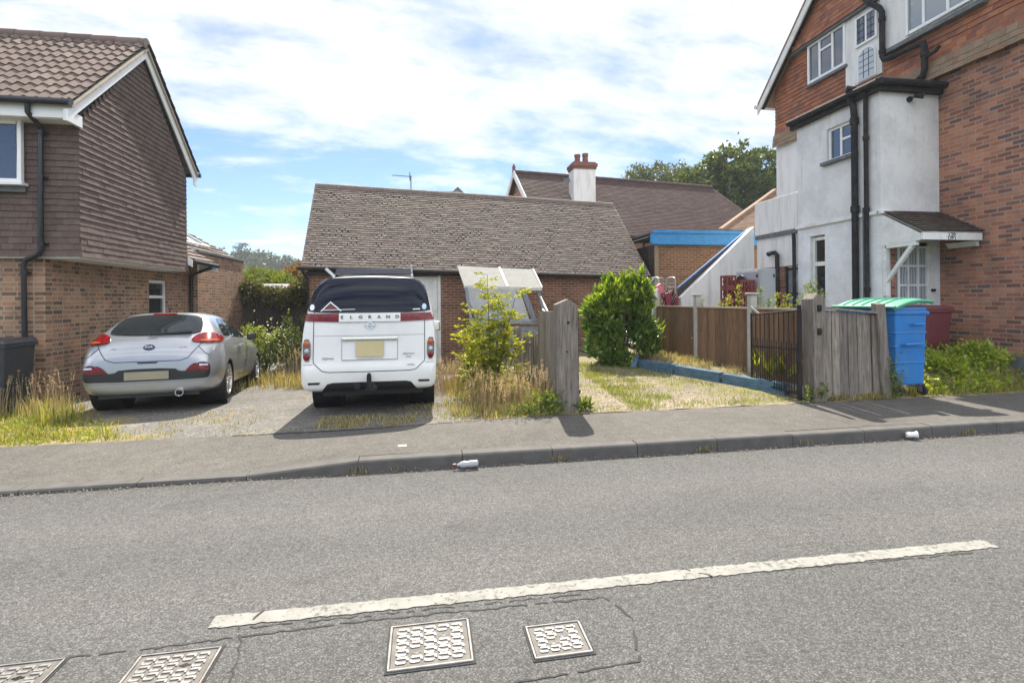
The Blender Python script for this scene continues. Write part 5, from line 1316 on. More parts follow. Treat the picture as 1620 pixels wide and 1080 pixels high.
# ---- silver hatchback
KC = car_root('hatchback_car', 'silver three-door hatchback parked beside the brick wall', 'car', (-3.97, 8.81, .036), .1354, -.0533)
secs = [
 (-.83, [(0, .30), (.55, .30), (.68, .35), (.735, .46), (.735, .58), (.70, .68), (.60, .74), (.36, .765), (0, .77)]),
 (-.795, [(0, .25), (.66, .25), (.80, .33), (.845, .48), (.84, .63), (.79, .74), (.68, .82), (.40, .85), (0, .86)]),
 (-.70, [(0, .22), (.70, .22), (.855, .30), (.885, .52), (.875, .72), (.83, .86), (.73, .945), (.43, .985), (0, .995)]),
 (-.57, [(0, .20), (.70, .20), (.865, .28), (.893, .55), (.885, .80), (.845, .93), (.755, 1.015), (.45, 1.055), (0, 1.065)]),
 (-.36, [(0, .19), (.70, .19), (.868, .26), (.893, .58), (.885, .85), (.838, .965), (.70, 1.16), (.43, 1.215), (0, 1.225)]),
 (-.10, [(0, .18), (.70, .18), (.865, .24), (.89, .58), (.88, .87), (.825, .985), (.615, 1.325), (.40, 1.385), (0, 1.395)]),
 (.02, [(0, .18), (.70, .18), (.865, .24), (.888, .58), (.876, .87), (.818, .985), (.598, 1.365), (.39, 1.418), (0, 1.428)]),
 (.55, [(0, .18), (.70, .18), (.862, .24), (.883, .58), (.868, .86), (.805, .97), (.598, 1.37), (.40, 1.435), (0, 1.447)]),
 (1.25, [(0, .18), (.70, .18), (.86, .24), (.88, .58), (.863, .84), (.80, .95), (.61, 1.335), (.42, 1.41), (0, 1.425)]),
 (1.75, [(0, .18), (.70, .18), (.86, .24), (.88, .58), (.863, .83), (.80, .94), (.655, 1.17), (.46, 1.27), (0, 1.30)]),
 (2.25, [(0, .18), (.70, .18), (.86, .24), (.882, .58), (.86, .82), (.80, .92), (.72, .985), (.5, 1.03), (0, 1.05)]),
 (2.85, [(0, .19), (.70, .19), (.85, .26), (.88, .56), (.85, .77), (.77, .865), (.66, .91), (.46, .945), (0, .96)]),
 (3.25, [(0, .20), (.66, .20), (.79, .28), (.82, .50), (.79, .66), (.70, .74), (.60, .78), (.42, .81), (0, .825)]),
 (3.47, [(0, .26), (.46, .26), (.55, .32), (.58, .44), (.56, .54), (.50, .60), (.42, .63), (.28, .65), (0, .66)])]
secs = [(y, [(x * (1 - .075 * sm((-.35 - y) / .4)), z) for x, z in p]) for y, p in secs]
body, bv = car_body(secs, [(0, .31, .355), (2.65, .31, .355)], SILVER, KC)
patch(bv, [(-.57, 1.088), (-.30, 1.068), (0, 1.064), (.30, 1.068), (.57, 1.088), (.585, 1.15), (.55, 1.27), (.49, 1.345), (.26, 1.374), (0, 1.38), (-.26, 1.374), (-.49, 1.345), (-.55, 1.27), (-.585, 1.15)], 'rear_window', CARGLASS, KC, rnd=1, res=.025, off=.010)
patch(bv, [(-.16, 1.372), (.16, 1.372), (.16, 1.396), (-.16, 1.396)], 'high_brake_light', REDL, KC, off=.014)
mb = MB(); p, nr = hit(bv, (0, 0, 0), (1, 0, 0), (0, 1, 0), .06, 1.09); mb.bar(p + Vector((-.08, -.03, -.005)), p + Vector((.42, .0, .025)), .035, .03); mb.box(p.x - .10, p.x + .02, p.y - .045, p.y + .02, p.z - .035, p.z + .03); mb.build('rear_wiper', BLACK, KC, bevel=.004)
for s in (1, -1):
    dd = Vector((-s * .55, .835, 0)); aa = Vector((.835, s * .55, 0)) if s > 0 else Vector((.835, -.55, 0))
    aa = Vector((dd.y, -dd.x, 0))
    # lamp outline in (distance along aa, z)
    if s > 0: pl = [(.045, .965), (.11, 1.02), (.22, 1.07), (.34, 1.085), (.46, 1.06), (.60, 1.01), (.575, .965), (.48, .935), (.30, .925), (.10, .935)]
    else: pl = [(-.045, .965), (-.11, 1.02), (-.22, 1.07), (-.34, 1.085), (-.46, 1.06), (-.60, 1.01), (-.575, .965), (-.48, .935), (-.30, .925), (-.10, .935)]
    tl_ = patch(bv, [(a, b_ + .012) for a, b_ in pl], 'tail_light', REDL, KC, A=aa, D=dd, off=.012, rnd=1, thick=.006)
    pl2 = [(s * .16, .955), (s * .46, .965), (s * .44, .985), (s * .15, .98)]
    patch(bv, pl2, 'lens_band', AMBER, tl_, A=aa, D=dd, off=.020, rnd=1)
    # bumper corner lamps
    fl = [(s * .47, .55), (s * .53, .62), (s * .58, .655), (s * .74, .655), (s * .765, .60), (s * .755, .55)]
    fo = patch(bv, fl, 'bumper_lamp', REDL, KC, off=.012)
    patch(bv, [(s * .65, .615), (s * .75, .610), (s * .745, .638), (s * .65, .640)], 'reverse_lens', CLEARL, fo, off=.016)
seam(bv, [(-.66, 1.04), (-.655, .955), (-.50, .735), (-.40, .70), (.40, .70), (.50, .735), (.655, .955), (.66, 1.04)], 'tailgate_seam', BLACK, KC, w=.010)
patch(bv, [(-.77, .455), (-.70, .425), (.70, .425), (.77, .455), (.78, .62), (.73, .67), (.62, .665), (.54, .555), (.40, .545), (.33, .60), (-.33, .60), (-.40, .545), (-.54, .555), (-.62, .665), (-.73, .67), (-.78, .62)], 'bumper_trim', BLACK, KC, off=.006, rnd=1)
patch(bv, [(-.27, .447), (.27, .447), (.27, .56), (-.27, .56)], 'plate_mount', PLATEG, KC, off=.022, thick=.004)
patch(bv, [(-.13, .692), (.13, .692), (.11, .67), (-.11, .67)], 'tailgate_handle', BLACK, KC, off=.006)
ov_ = patch(bv, [(.072 * math.cos(a * math.pi / 12), .895 + .037 * math.sin(a * math.pi / 12)) for a in range(24)], 'badge', plain('badge_dark', (.02, .02, .05), .25), KC, off=.010, res=.02)
p, nr = hit(bv, (0, 0, 0), (1, 0, 0), (0, 1, 0), 0, .895)
tilt = Vector((0, -nr.z, -nr.y)) if nr.y < 0 else Vector((0, 0, 1)); tilt = Vector((1, 0, 0)).cross(nr) * -1; tilt = tilt if tilt.z > 0 else -tilt
text_mesh('lettering', 'KIA', .05, p + nr * .013, (1, 0, 0), tilt, CHROME, ov_, weight=.001, sx=1.25)
for xx, tx, sz in ((-.43, "cee'd", .036), (.42, 'GDi ISG', .028)):
    p, nr = hit(bv, (0, 0, 0), (1, 0, 0), (0, 1, 0), xx, .89); text_mesh('model_lettering', tx, sz, p + nr * .006, (1, nr.x * .3, 0), tilt, ALLOY, KC)
for s in (1, -1): seam(bv, [(s * .61, .90), (s * .70, .80), (s * .76, .76)], 'bumper_seam', BLACK, KC, w=.008)
seam(bv, [(-.74, .405), (.74, .405)], 'bumper_crease', LEAD, KC, w=.005)
mb = MB(); mb.lathe((.40, -.845, .245), (0, 1, 0), [(0, .045), (0, .055), (.12, .055), (.12, .02), (.03, .045)], 18); mb.build('exhaust', CHROME, KC, smooth=True)
mb = MB(); mb.box(-.62, .62, -.70, .35, .19, .30); mb.box(-.5, .5, .35, 2.9, .15, .24); mb.build('underbody', BLACK, KC)
for kw, s in ((SIDE, 1), (SIDEL, -1)):
    patch(bv, [(-.02, 1.06), (.10, 1.16), (.28, 1.29), (.40, 1.325), (.52, 1.33), (.60, 1.045), (.30, 1.03), (.06, 1.035)], 'quarter_window', CARGLASS, KC, res=.06, rnd=1, **kw)
    patch(bv, [(.66, 1.015), (.57, 1.335), (1.05, 1.315), (1.35, 1.25), (1.78, 1.0), (1.70, .985)], 'door_window', CARGLASS, KC, res=.06, **kw)
    seam(bv, [(.56, 1.36), (.64, 1.02), (.62, .70), (.70, .36), (1.78, .33), (1.90, .45), (1.88, .90)], 'door_seam', BLACK, KC, w=.010, **kw)
    hd = MB(); hd.box(s * .885 - .02, s * .885 + .02, .78, .98, .845, .875); hd.build('door_handle', SILVER, KC, bevel=.008)
    mr = MB(); mr.hexa([(s * .84, 1.62, .93), (s * 1.0, 1.62, .95), (s * .98, 1.76, .97), (s * .84, 1.74, .95), (s * .84, 1.62, 1.05), (s * 1.02, 1.62, 1.08), (s * .98, 1.76, 1.06), (s * .84, 1.74, 1.04)]); mr.build('door_mirror', BLACK, KC, bevel=.03)
    for yy in (0, 2.65):
        wheel(KC, s * .875, yy, .316, .215, s, 5)
        ar = MB(); ar.lathe((s * .50, yy, .31), (s, 0, 0), [(0, .0), (0, .352), (.37, .352)], 36); ar.build('arch_liner', BLACK, KC, recalc=False)
mb = MB(); p, nr = hit(bv, (0, 0, 0), (1, 0, 0), (0, 0, -1), 0, 0) if False else (Vector((0, .12, 1.435)), None)
mb.tube([(0, .12, 1.43), (0, .09, 1.46), (0, .0, 1.52)], [.018, .012, .004], 6); mb.build('aerial', BLACK, KC)
patch(bv, [(-.62, 1.35), (.62, 1.35), (.60, 1.85), (-.60, 1.85)], 'windscreen', CARGLASS, KC, A=(1, 0, 0), D=(0, -1, 0), res=.08, O=(0, 0, -.42) if False else (0, 0, 0)) if False else None
patch(bv, [(-.66, 1.08), (.66, 1.08), (.55, 1.33), (-.55, 1.33)], 'windscreen', CARGLASS, KC, A=(1, 0, 0), D=(0, -1, 0), res=.08)
for s in (1, -1): patch(bv, [(s * .44, .66), (s * .72, .72), (s * .70, .80), (s * .50, .76)], 'headlight', CLEARL, KC, A=(1, 0, 0), D=(0, -1, 0))

# ---- white people carrier
VC = car_root('people_carrier', 'white people carrier seen from behind in front of the garage', 'van', (-.73, 8.20, .02), .0, -.018)
secs = [
 (-1.02, [(0, .42), (.60, .42), (.76, .43), (.83, .50), (.835, .58), (.82, .64), (.74, .665), (.42, .67), (0, .67)]),
 (-.985, [(0, .37), (.68, .37), (.86, .38), (.890, .50), (.893, .62), (.885, .70), (.80, .72), (.45, .725), (0, .725)]),
 (-.965, [(0, .36), (.70, .36), (.88, .37), (.898, .52), (.899, .66), (.895, .78), (.84, .88), (.5, .90), (0, .905)]),
 (-.935, [(0, .35), (.70, .35), (.885, .36), (.899, .54), (.899, .74), (.895, .98), (.85, 1.14), (.52, 1.18), (0, 1.19)]),
 (-.91, [(0, .34), (.70, .34), (.885, .36), (.899, .56), (.899, .82), (.892, 1.14), (.855, 1.38), (.54, 1.42), (0, 1.43)]),
 (-.80, [(0, .33), (.70, .33), (.885, .36), (.899, .58), (.899, .9), (.89, 1.22), (.82, 1.66), (.54, 1.72), (0, 1.735)]),
 (-.68, [(0, .33), (.70, .33), (.885, .36), (.899, .58), (.899, .92), (.888, 1.26), (.775, 1.845), (.52, 1.905), (0, 1.925)]),
 (-.58, [(0, .33), (.70, .33), (.885, .36), (.899, .58), (.899, .92), (.888, 1.27), (.762, 1.885), (.52, 1.94), (0, 1.962)]),
 (.4, [(0, .3), (.70, .3), (.88, .33), (.899, .58), (.899, .92), (.888, 1.25), (.755, 1.90), (.52, 1.955), (0, 1.975)]),
 (1.8, [(0, .3), (.70, .3), (.88, .33), (.899, .58), (.899, .92), (.885, 1.2), (.725, 1.87), (.50, 1.925), (0, 1.945)]),
 (2.5, [(0, .3), (.70, .3), (.88, .33), (.899, .58), (.899, .90), (.88, 1.15), (.76, 1.55), (.52, 1.62), (0, 1.66)]),
 (3.1, [(0, .3), (.70, .3), (.88, .33), (.895, .58), (.89, .88), (.86, 1.02), (.80, 1.12), (.52, 1.17), (0, 1.19)]),
 (3.6, [(0, .3), (.66, .3), (.80, .34), (.83, .55), (.82, .78), (.78, .90), (.70, .95), (.45, .98), (0, .99)]),
 (3.83, [(0, .4), (.5, .4), (.6, .44), (.64, .55), (.62, .68), (.56, .75), (.48, .78), (.3, .80), (0, .80)])]
body, vb = car_body(secs, [(0, .33, .37), (2.9, .33, .37)], VANWHITE, VC)
rw = patch(vb, [(-.815, 1.425), (-.4, 1.405), (.4, 1.405), (.815, 1.425), (.815, 1.47), (.785, 1.62), (.75, 1.76), (.705, 1.86), (.65, 1.887), (.3, 1.905), (0, 1.908), (-.3, 1.905), (-.65, 1.887), (-.705, 1.86), (-.75, 1.76), (-.785, 1.62), (-.815, 1.47)], 'rear_window', TINT, VC, rnd=1, res=.025, off=.012)
st = patch(vb, [(-.66, 1.43), (-.53, 1.565), (-.38, 1.44), (-.39, 1.43), (-.53, 1.545), (-.64, 1.43)], 'triangle_sticker', WHITE, rw, off=.017)
patch(vb, [(-.62, 1.432), (-.53, 1.535), (-.42, 1.437)], 'sticker_fill', plain('brown_sticker', (.11, .025, .022), .4), rw, off=.0166)
patch(vb, [(-.62, 1.445), (-.20, 1.452), (-.20, 1.459), (-.62, 1.452)], 'sticker_line', WHITE, rw, off=.0175)
for xx in (-.765, .735): patch(vb, [(xx + .030 * math.cos(a * math.pi / 8), 1.485 + .042 * math.sin(a * math.pi / 8)) for a in range(16)], 'round_sticker', WHITE if xx < 0 else plain('pale_blue_sticker', (.5, .6, .75), .4), rw, off=.0166, res=.02)
patch(vb, [(.58, 1.442), (.68, 1.445), (.68, 1.458), (.58, 1.455)], 'small_sticker', WHITE, rw, off=.017)
bar_ = patch(vb, [(-.86, 1.305), (-.45, 1.288), (.45, 1.288), (.86, 1.305), (.866, 1.405), (.45, 1.400), (-.45, 1.400), (-.866, 1.405)], 'lamp_band', REDL, VC, off=.010, thick=.008)
patch(vb, [(-.41, 1.285), (.41, 1.285), (.41, 1.402), (-.41, 1.402)], 'name_strip', VANWHITE, VC, off=.024)
for i, chx in enumerate('ELGRAND'):
    xx = -.37 + i * .123; p, nr = hit(vb, (0, 0, 0), (1, 0, 0), (0, 1, 0), xx, 1.345)
    text_mesh('name_letter', chx, .062, p + nr * .027, (1, 0, 0), Z, LEAD, VC, sx=1.15, weight=.002)
for s in (-1, 1):
    seam(vb, [(s * .735, 1.42), (s * .74, 1.28), (s * .74, .80), (s * .735, .74), (s * .62, .632), (s * .54, .615), (0, .612)], 'tailgate_seam', BLACK, VC, w=.010)
    seam(vb, [(s * .745, .72), (s * .93, .72)], 'bumper_seam', LEAD, VC, w=.006)
    lp = patch(vb, [(s * .77, .765), (s * .865, .765), (s * .875, 1.06), (s * .775, 1.06)], 'tail_lamp', LEAD, VC, off=.012, rnd=1, thick=.008)
    for zc, rr, ml in ((1.0, .042, AMBER), (.905, .03, CLEARL), (.822, .042, REDL)):
        m1 = MB(); p, nr = hit(vb, (0, 0, 0), (1, 0, 0), (0, 1, 0), s * .822, zc)
        m1.lathe(p + Vector((0, -.018, 0)), (0, -1, 0), [(-.01, rr), (.01, rr), (.02, rr * .7), (.022, 0)], 18); m1.build('round_lens', ml, lp, smooth=True)
    patch(vb, [(s * .66, .455), (s * .80, .455), (s * .80, .485), (s * .64, .485)], 'bumper_slot', BLACK, VC, off=.006)
    mr = MB(); mr.hexa([(s * .90, 2.35, 1.0), (s * 1.07, 2.33, 1.02), (s * 1.05, 2.48, 1.02), (s * .90, 2.5, 1.0), (s * .90, 2.35, 1.24), (s * 1.05, 2.33, 1.23), (s * 1.03, 2.48, 1.2), (s * .90, 2.5, 1.2)]); mm = mr.build('door_mirror', CHROME, VC, bevel=.03)
    for yy in (0, 2.9):
        wheel(VC, s * .87, yy, .335, .225, s, 5, .22); ar = MB(); ar.lathe((s * .50, yy, .33), (s, 0, 0), [(0, .0), (0, .366), (.38, .366)], 36); ar.build('arch_liner', BLACK, VC, recalc=False)
    kw = SIDE if s > 0 else SIDEL
    patch(vb, [(-.45, 1.32), (.85, 1.30), (.85, 1.78), (-.40, 1.78)], 'side_window', TINT, VC, res=.1, **kw); patch(vb, [(.95, 1.30), (2.3, 1.20), (1.9, 1.72), (.95, 1.78)], 'side_window', TINT, VC, res=.1, **kw)
seam(vb, [(-.73, 1.10), (.73, 1.10)], 'tailgate_crease', LEAD, VC, w=.004)
pr = patch(vb, [(-.37, .775), (.37, .775), (.37, 1.04), (-.37, 1.04)], 'plate_recess', VANWHITE, VC, off=.003)
seam(vb, [(-.37, .775), (.37, .775), (.37, 1.035), (-.37, 1.035), (-.37, .775)], 'recess_edge', LEAD, pr, w=.006, off=.005)
mb = MB(); p, nr = hit(vb, (0, 0, 0), (1, 0, 0), (0, 1, 0), 0, 1.05); mb.box(-.37, .37, p.y - .035, p.y + .03, 1.035, 1.075); mb.build('chrome_bar', CHROME, VC, bevel=.012)
mb = MB(); p, nr = hit(vb, (0, 0, 0), (1, 0, 0), (0, 1, 0), 0, .79); mb.box(-.37, .37, p.y - .02, p.y + .02, .77, .785); mb.build('chrome_strip', CHROME, VC, bevel=.004, seg=1)
patch(vb, [(-.185, .81), (.185, .81), (.185, 1.02), (-.185, 1.02)], 'yellow_plate', PLATE, VC, off=.022, thick=.003)
bd = MB(); p, nr = hit(vb, (0, 0, 0), (1, 0, 0), (0, 1, 0), 0, 1.235)
bd.lathe(p + nr * .006, nr, [(0, .036), (.006, .046), (.012, .046), (.012, .036), (0, .036)], 24); bd.box(-.068, .068, p.y - .02, p.y - .005, 1.226, 1.246); bd.build('badge', CHROME, VC, smooth=True)
for xx, zc, tx, sz in ((-.55, .80, 'Highway', .045), (.52, .84, 'HIGHWAY', .034), (.52, .80, 'STAR', .03), (.55, .69, 'VQ35DE', .026)):
    p, nr = hit(vb, (0, 0, 0), (1, 0, 0), (0, 1, 0), xx, zc); text_mesh('model_lettering', tx, sz, p + nr * .006, (1, 0, 0), Z, ALLOY, VC)
patch(vb, [(-.64, .352), (.64, .352), (.55, .46), (.48, .475), (-.48, .475), (-.55, .46)], 'bumper_valance', BLACK, VC, off=.006)
mb = MB(); mb.box(-.55, .55, -.93, -.5, .35, .46); mb.box(-.7, .7, -.5, 3.2, .22, .36); mb.build('underbody', BLACK, VC)
mb = MB(); mb.box(-.24, .16, -1.0, -.94, .40, .47); mb.box(-.05, .06, -1.10, -.99, .36, .46); mb.bar((0, -1.10, .40), (0, -1.11, .56), .06, .05); mb.lathe((.0, -1.11, .57), Z, [(-.035, 0), (-.03, .02), (0, .032), (.03, .02), (.035, 0)], 14)
mb.lathe((-.16, -1.04, .43), (0, -1, 0), [(0, 0), (0, .05), (.05, .05), (.06, 0)], 14); mb.lathe((.07, -1.05, .40), (0, -1, 0), [(0, 0), (0, .04), (.05, .04), (.06, 0)], 12)
mb.build('tow_bar', BLACKP, VC, bevel=.004, seg=1)
mb = MB(); mb.box(.30, .42, -1.0, -.97, .40, .46); mb.build('tow_reflector', REDL, VC)
mb = MB(); mb.hexa([(-.56, -.35, 1.99), (.56, -.35, 1.99), (.58, 1.1, 2.0), (-.58, 1.1, 2.0), (-.54, -.30, 2.065), (.54, -.30, 2.065), (.56, 1.1, 2.065), (-.56, 1.1, 2.065)]); rp = mb.build('roof_panel', plain('navy_solar_panel', (.012, .014, .03), .2, .2, 4, spec=.7), VC, bevel=.006)
mb = MB(); mb.bar((-.57, -.30, 1.95), (-.68, -.38, 2.06), .03, .04); mb.bar((.56, -.30, 1.96), (.55, -.33, 2.12), .025, .03); mb.build('panel_bracket', ALLOY, rp)
patch(vb, [(-.68, 1.15), (.68, 1.15), (.60, 1.78), (-.60, 1.78)], 'windscreen', TINT, VC, A=(1, 0, 0), D=(0, -1, 0), res=.08)
for s in (1, -1): patch(vb, [(s * .40, .72), (s * .72, .75), (s * .72, .88), (s * .44, .85)], 'headlight', CLEARL, VC, A=(1, 0, 0), D=(0, -1, 0))
# ------------------------------------------------------------------ posts, fences, gate, bins, clutter
t = thing('gate_post', 'thick weathered wooden gate post with pointed top left of the gravel entrance', 'gate post', (1.87, 6.58, .1), 'old wooden gate posts')
def post(t, x0, x1, y0, y1, z0, peak, sh0, sh1, lean=0.0, mat=WOODG):
    m1 = MB(); m1.prism([(x0, y0, z0), (x1, y0, z0), (x1 + lean, y0, sh1), (lerp(x0, x1, peak[0]) + lean, y0, peak[1]), (x0 + lean, y0, sh0)], (0, y1 - y0, 0)); return m1.build('post', mat, t, bevel=.012)
post(t, 1.715, 2.015, 6.50, 6.66, -.1, (.55, 1.61), 1.54, 1.51, -.01)
mb = MB(); mb.tube([(2.02, 6.58, .35), (2.03, 6.58, .40)], .03, 6); mb.box(2.013, 2.03, 6.56, 6.61, .15, 1.45); mb.build('hinge_strap', BLACKP, t)
mb = MB(); mb.lathe((1.87, 6.502, 1.30), (0, -1, 0), [(-.02, 0), (-.02, .02), (.004, .022), (.004, 0)], 10); mb.lathe((1.85, 6.502, .92), (0, -1, 0), [(-.02, 0), (-.02, .012), (.003, .014), (.003, 0)], 10); mb.build('bolt', BLACKP, t)
t = thing('gate_post', 'thick weathered wooden gate post with rusty fixings beside the black metal gate', 'gate post', (5.45, 6.48, .12), 'old wooden gate posts')
post(t, 5.45, 5.655, 6.42, 6.64, -.1, (.4, 1.665), 1.58, 1.60, -.02)
mb = MB()
for z in (1.45, 1.12): mb.box(5.50, 5.56, 6.405, 6.419, z - .045, z + .045); mb.lathe((5.53, 6.41, z), (0, -1, 0), [(0, 0), (0, .03), (.02, .025), (.025, 0)], 10)
mb.build('fixing', BLACKP, t)
# boarded panel between post and blue bin
t = thing('boarded_panel', 'short panel of wide weathered upright boards in front of the blue bin', 'fence panel', (6.1, 6.45, .12))
x = 5.66; i = 0
mb = MB(); rnd = random.Random(8)
while x < 6.58:
    w_ = rnd.choice((.10, .125, .14, .15)); w_ = min(w_, 6.60 - x); zt = lerp(1.43, 1.34, (x - 5.6) / .9); y_ = 6.47 + rnd.uniform(-.012, .012); tl_ = rnd.uniform(-.012, .012)
    mb.hexa([(x + .003, y_, .02 + rnd.uniform(.02, .1)), (x + w_ - .003, y_, .02 + rnd.uniform(.02, .1)), (x + w_ - .003, y_ + .025, .05), (x + .003, y_ + .025, .05), (x + .003 + tl_, y_ + .03, zt), (x + w_ - .003 + tl_, y_ + .03, zt - .01), (x + w_ - .003 + tl_, y_ + .055, zt - .01), (x + .003 + tl_, y_ + .055, zt)])
    x += w_
mb.hexa([(6.46, 6.515, .05), (6.63, 6.515, .05), (6.63, 6.535, .05), (6.46, 6.535, .05), (6.42, 6.52, 1.36), (6.56, 6.52, 1.36), (6.56, 6.54, 1.36), (6.42, 6.54, 1.36)])
mb.build('boards', WOODG, t, bevel=.003, seg=1)
mb = MB(); mb.bar((5.66, 6.50, 1.455), (6.56, 6.50, 1.37), .10, .03); mb.build('top_rail', WOODG, t)
mb = MB(); mb.hexa([(6.60, 6.43, -.1), (6.76, 6.43, -.1), (6.76, 6.55, -.1), (6.60, 6.55, -.1), (6.51, 6.44, 1.50), (6.65, 6.44, 1.50), (6.65, 6.56, 1.52), (6.51, 6.56, 1.52)]); mb.build('end_post', WOODG, t, bevel=.02)
# black gate standing open
t = thing('metal_gate', 'black metal gate with vertical bars standing open by the right post', 'gate', (5.22, 6.5, .12))
mb = MB(); gx, gy0, gy1 = 5.31, 6.54, 7.60
mb.tube([(gx, gy0, .12), (gx, gy0, 1.50)], .032, 8); mb.tube([(gx - .02, gy1, .18), (gx - .02, gy1, 1.36)], .018, 8)
for z0, z1_ in ((1.42, 1.33), (.86, .82), (.24, .22)): mb.tube([(gx, gy0, z0), (gx - .02, gy1, z1_)], .014, 6)
mb.build('frame', BLACKP, t)
mb = MB(); nb_r = 9
for i in range(1, nb_r + 1):
    f_ = i / (nb_r + 1); mb.tube([(gx - .02 * f_, lerp(gy0, gy1, f_), .2), (gx - .02 * f_, lerp(gy0, gy1, f_), lerp(1.42, 1.33, f_))], .008, 6)
for i in range(nb_r + 1):
    f_ = (i + .5) / (nb_r + 1); mb.tube([(gx - .02 * f_, lerp(gy0, gy1, f_), .2), (gx - .02 * f_, lerp(gy0, gy1, f_), .95)], .0065, 6)
mb.build('bars', BLACKP, t)
mb = MB(); mb.bar((gx, gy1 - .16, 1.35), (gx - .02, gy1 + .02, 1.46), .03, .03); mb.build('latch', WIRE, t)
# old paling fence behind the left post
t = thing('paling_fence', 'old grey paling fence of narrow split pales behind the left gate post', 'fence', (1.85, 8.8, .05))
mb = MB(); rnd = random.Random(14); y = 6.95
while y < 10.6:
    h = rnd.uniform(.98, 1.06) + (0 if y > 7.25 else .0); x_ = 1.85 + rnd.uniform(-.012, .012); d_ = rnd.uniform(-.03, .03)
    mb.hexa([(x_, y, -.05), (x_ + .02, y, -.05), (x_ + .02, y + .045, -.05), (x_, y + .045, -.05), (x_ + d_, y + d_, h), (x_ + .015 + d_, y + d_, h), (x_ + .015 + d_, y + d_ + .035, h - .01), (x_ + d_, y + d_ + .035, h - .01)])
    y += rnd.uniform(.055, .075)
mb.build('pales', WOODG, t)
mb = MB(); mb.bar((1.89, 6.9, .82), (1.89, 10.6, .80), .04, .06); mb.bar((1.89, 6.9, .25), (1.89, 10.6, .22), .04, .06)
for yy in (8.4, 10.5): mb.box(1.87, 1.96, yy, yy + .09, -.3, 1.05)
mb.build('rail', WOODG, t)
mb = MB(); rnd = random.Random(5); y = 6.98
while y < 7.95: mb.box(1.81, 1.832, y, y + .13, .3, 1.42 + rnd.uniform(-.02, .02)); y += .137
mb.build('tall_boards', WOODG, t)
# brown boundary fence
t = thing('closeboard_fence', 'brown close-boarded fence between pale concrete posts along the gravel entrance', 'fence', (5.6, 9, .3))
pts = [(5.62, 11.75), (5.60, 9.82), (5.57, 7.98), (5.55, 6.62)]
for (a, b_) in zip(pts[:-1], pts[1:]):
    m1 = MB(); rnd = random.Random(int(a[1] * 10)); L = math.hypot(b_[0] - a[0], b_[1] - a[1]); k = int(L / .1)
    for i in range(k):
        f0, f1 = i / k, (i + 1) / k; y0_, y1_ = lerp(a[1], b_[1], f0), lerp(a[1], b_[1], f1) + .012; xx = lerp(a[0], b_[0], f0) - .03
        m1.hexa([(xx, y1_, .30), (xx - .008, y0_, .30), (xx + .012, y0_, .30), (xx + .012, y1_, .30), (xx, y1_, 1.42), (xx - .008, y0_, 1.42), (xx + .012, y0_, 1.42), (xx + .012, y1_, 1.42)])
    m1.build('boards', WOODB, t)
    m1 = MB(); m1.bar((a[0] - .02, a[1], 1.43), (b_[0] - .02, b_[1], 1.43), .07, .03); m1.build('capping_rail', wood('pale_rail', (.30, .25, .18), (.48, .41, .31)), t)
    m1 = MB(); m1.box(a[0] - .03, a[0] + .0, b_[1], a[1], .12, .299); m1.build('gravel_board', CONC, t)
for (x_, y_, zt) in ((5.62, 11.75, 1.66), (5.60, 9.82, 1.66), (5.57, 7.98, 1.66)):
    m1 = MB(); m1.box(x_ - .06, x_ + .06, y_ - .06, y_ + .06, -.1, zt); 
    if y_ < 10: m1.box(x_ - .085, x_ + .085, y_ - .085, y_ + .085, zt + .001, zt + .035)
    m1.build('post', CONC, t, bevel=.008, seg=1)
# flaking blue sleepers edging the bed
for (a, b_, lab, rz_) in (((4.64, 10.52), (4.87, 9.42), 'far length of flaking blue painted timber edging beside the shrub', 0), ((4.885, 9.36), (5.13, 8.22), 'middle length of flaking blue painted timber edging along the bed', 0), ((5.145, 8.14), (5.40, 6.92), 'near length of blue painted timber edging behind the black gate', 0)):
    t = thing('timber_edging', lab, 'timber', ((a[0] + b_[0]) / 2, (a[1] + b_[1]) / 2, .1), 'blue timber edging')
    m1 = MB(); m1.bar((a[0], a[1], .19), (b_[0], b_[1], .20), .13, .22); m1.build('sleeper', BLUEB, t, bevel=.015)
    m1 = MB(); m1.bar((b_[0], b_[1], .24), (b_[0] + .03, b_[1] - .06, .20), .06, .05); m1.build('splintered_end', WOODG, t)
t = thing('loose_timber', 'short blue offcut leaning at the far end of the timber edging', 'timber', (4.5, 10.5, .1))
mb = MB(); mb.bar((4.42, 10.4, .13), (4.60, 10.58, .36), .10, .06); mb.build('offcut', BLUEB, t)
# big blue bin
t = thing('commercial_bin', 'big blue four-wheeled bin with green lid behind the boarded panel', 'bin', (6.85, 6.9, .12))
bx0, bx1, by0, by1, zb0, zt0 = 6.79, 7.34, 6.42, 7.48, .30, 1.45
mb = MB(); mb.hexa([(bx0 + .04, by0 + .03, zb0), (bx1 - .03, by0 + .03, zb0), (bx1 - .03, by1 - .05, zb0), (bx0 + .04, by1 - .05, zb0), (bx0, by0, zt0), (bx1, by0, zt0), (bx1, by1, zt0), (bx0, by1, zt0)]); mb.build('bin_body', BINBLUE, t, bevel=.025)
mb = MB()
for z in (.62, .86, 1.06): mb.box(bx0 - .003, bx1 + .003, by0 - .002 + (1.4 - z) * .02, by0 + .1, z, z + .025)
mb.box(bx0 - .015, bx1 + .015, by0 - .015, by1 + .015, zt0 - .11, zt0 - .06)
for z in (.75, 1.0): mb.box(bx0 - .004 + (1.4 - z) * .03, bx0 + .05, by0 + .08, by1 - .08, z, z + .03)
mb.build('ribs', BINBLUE, t, bevel=.01)
mb = MB(); mb.tube([(bx0 + .11, by0 + .03, .90), (bx0 + .13, by0 - .045, .905), (bx1 - .13, by0 - .045, .915), (bx1 - .11, by0 + .03, .92)], .018, 8)
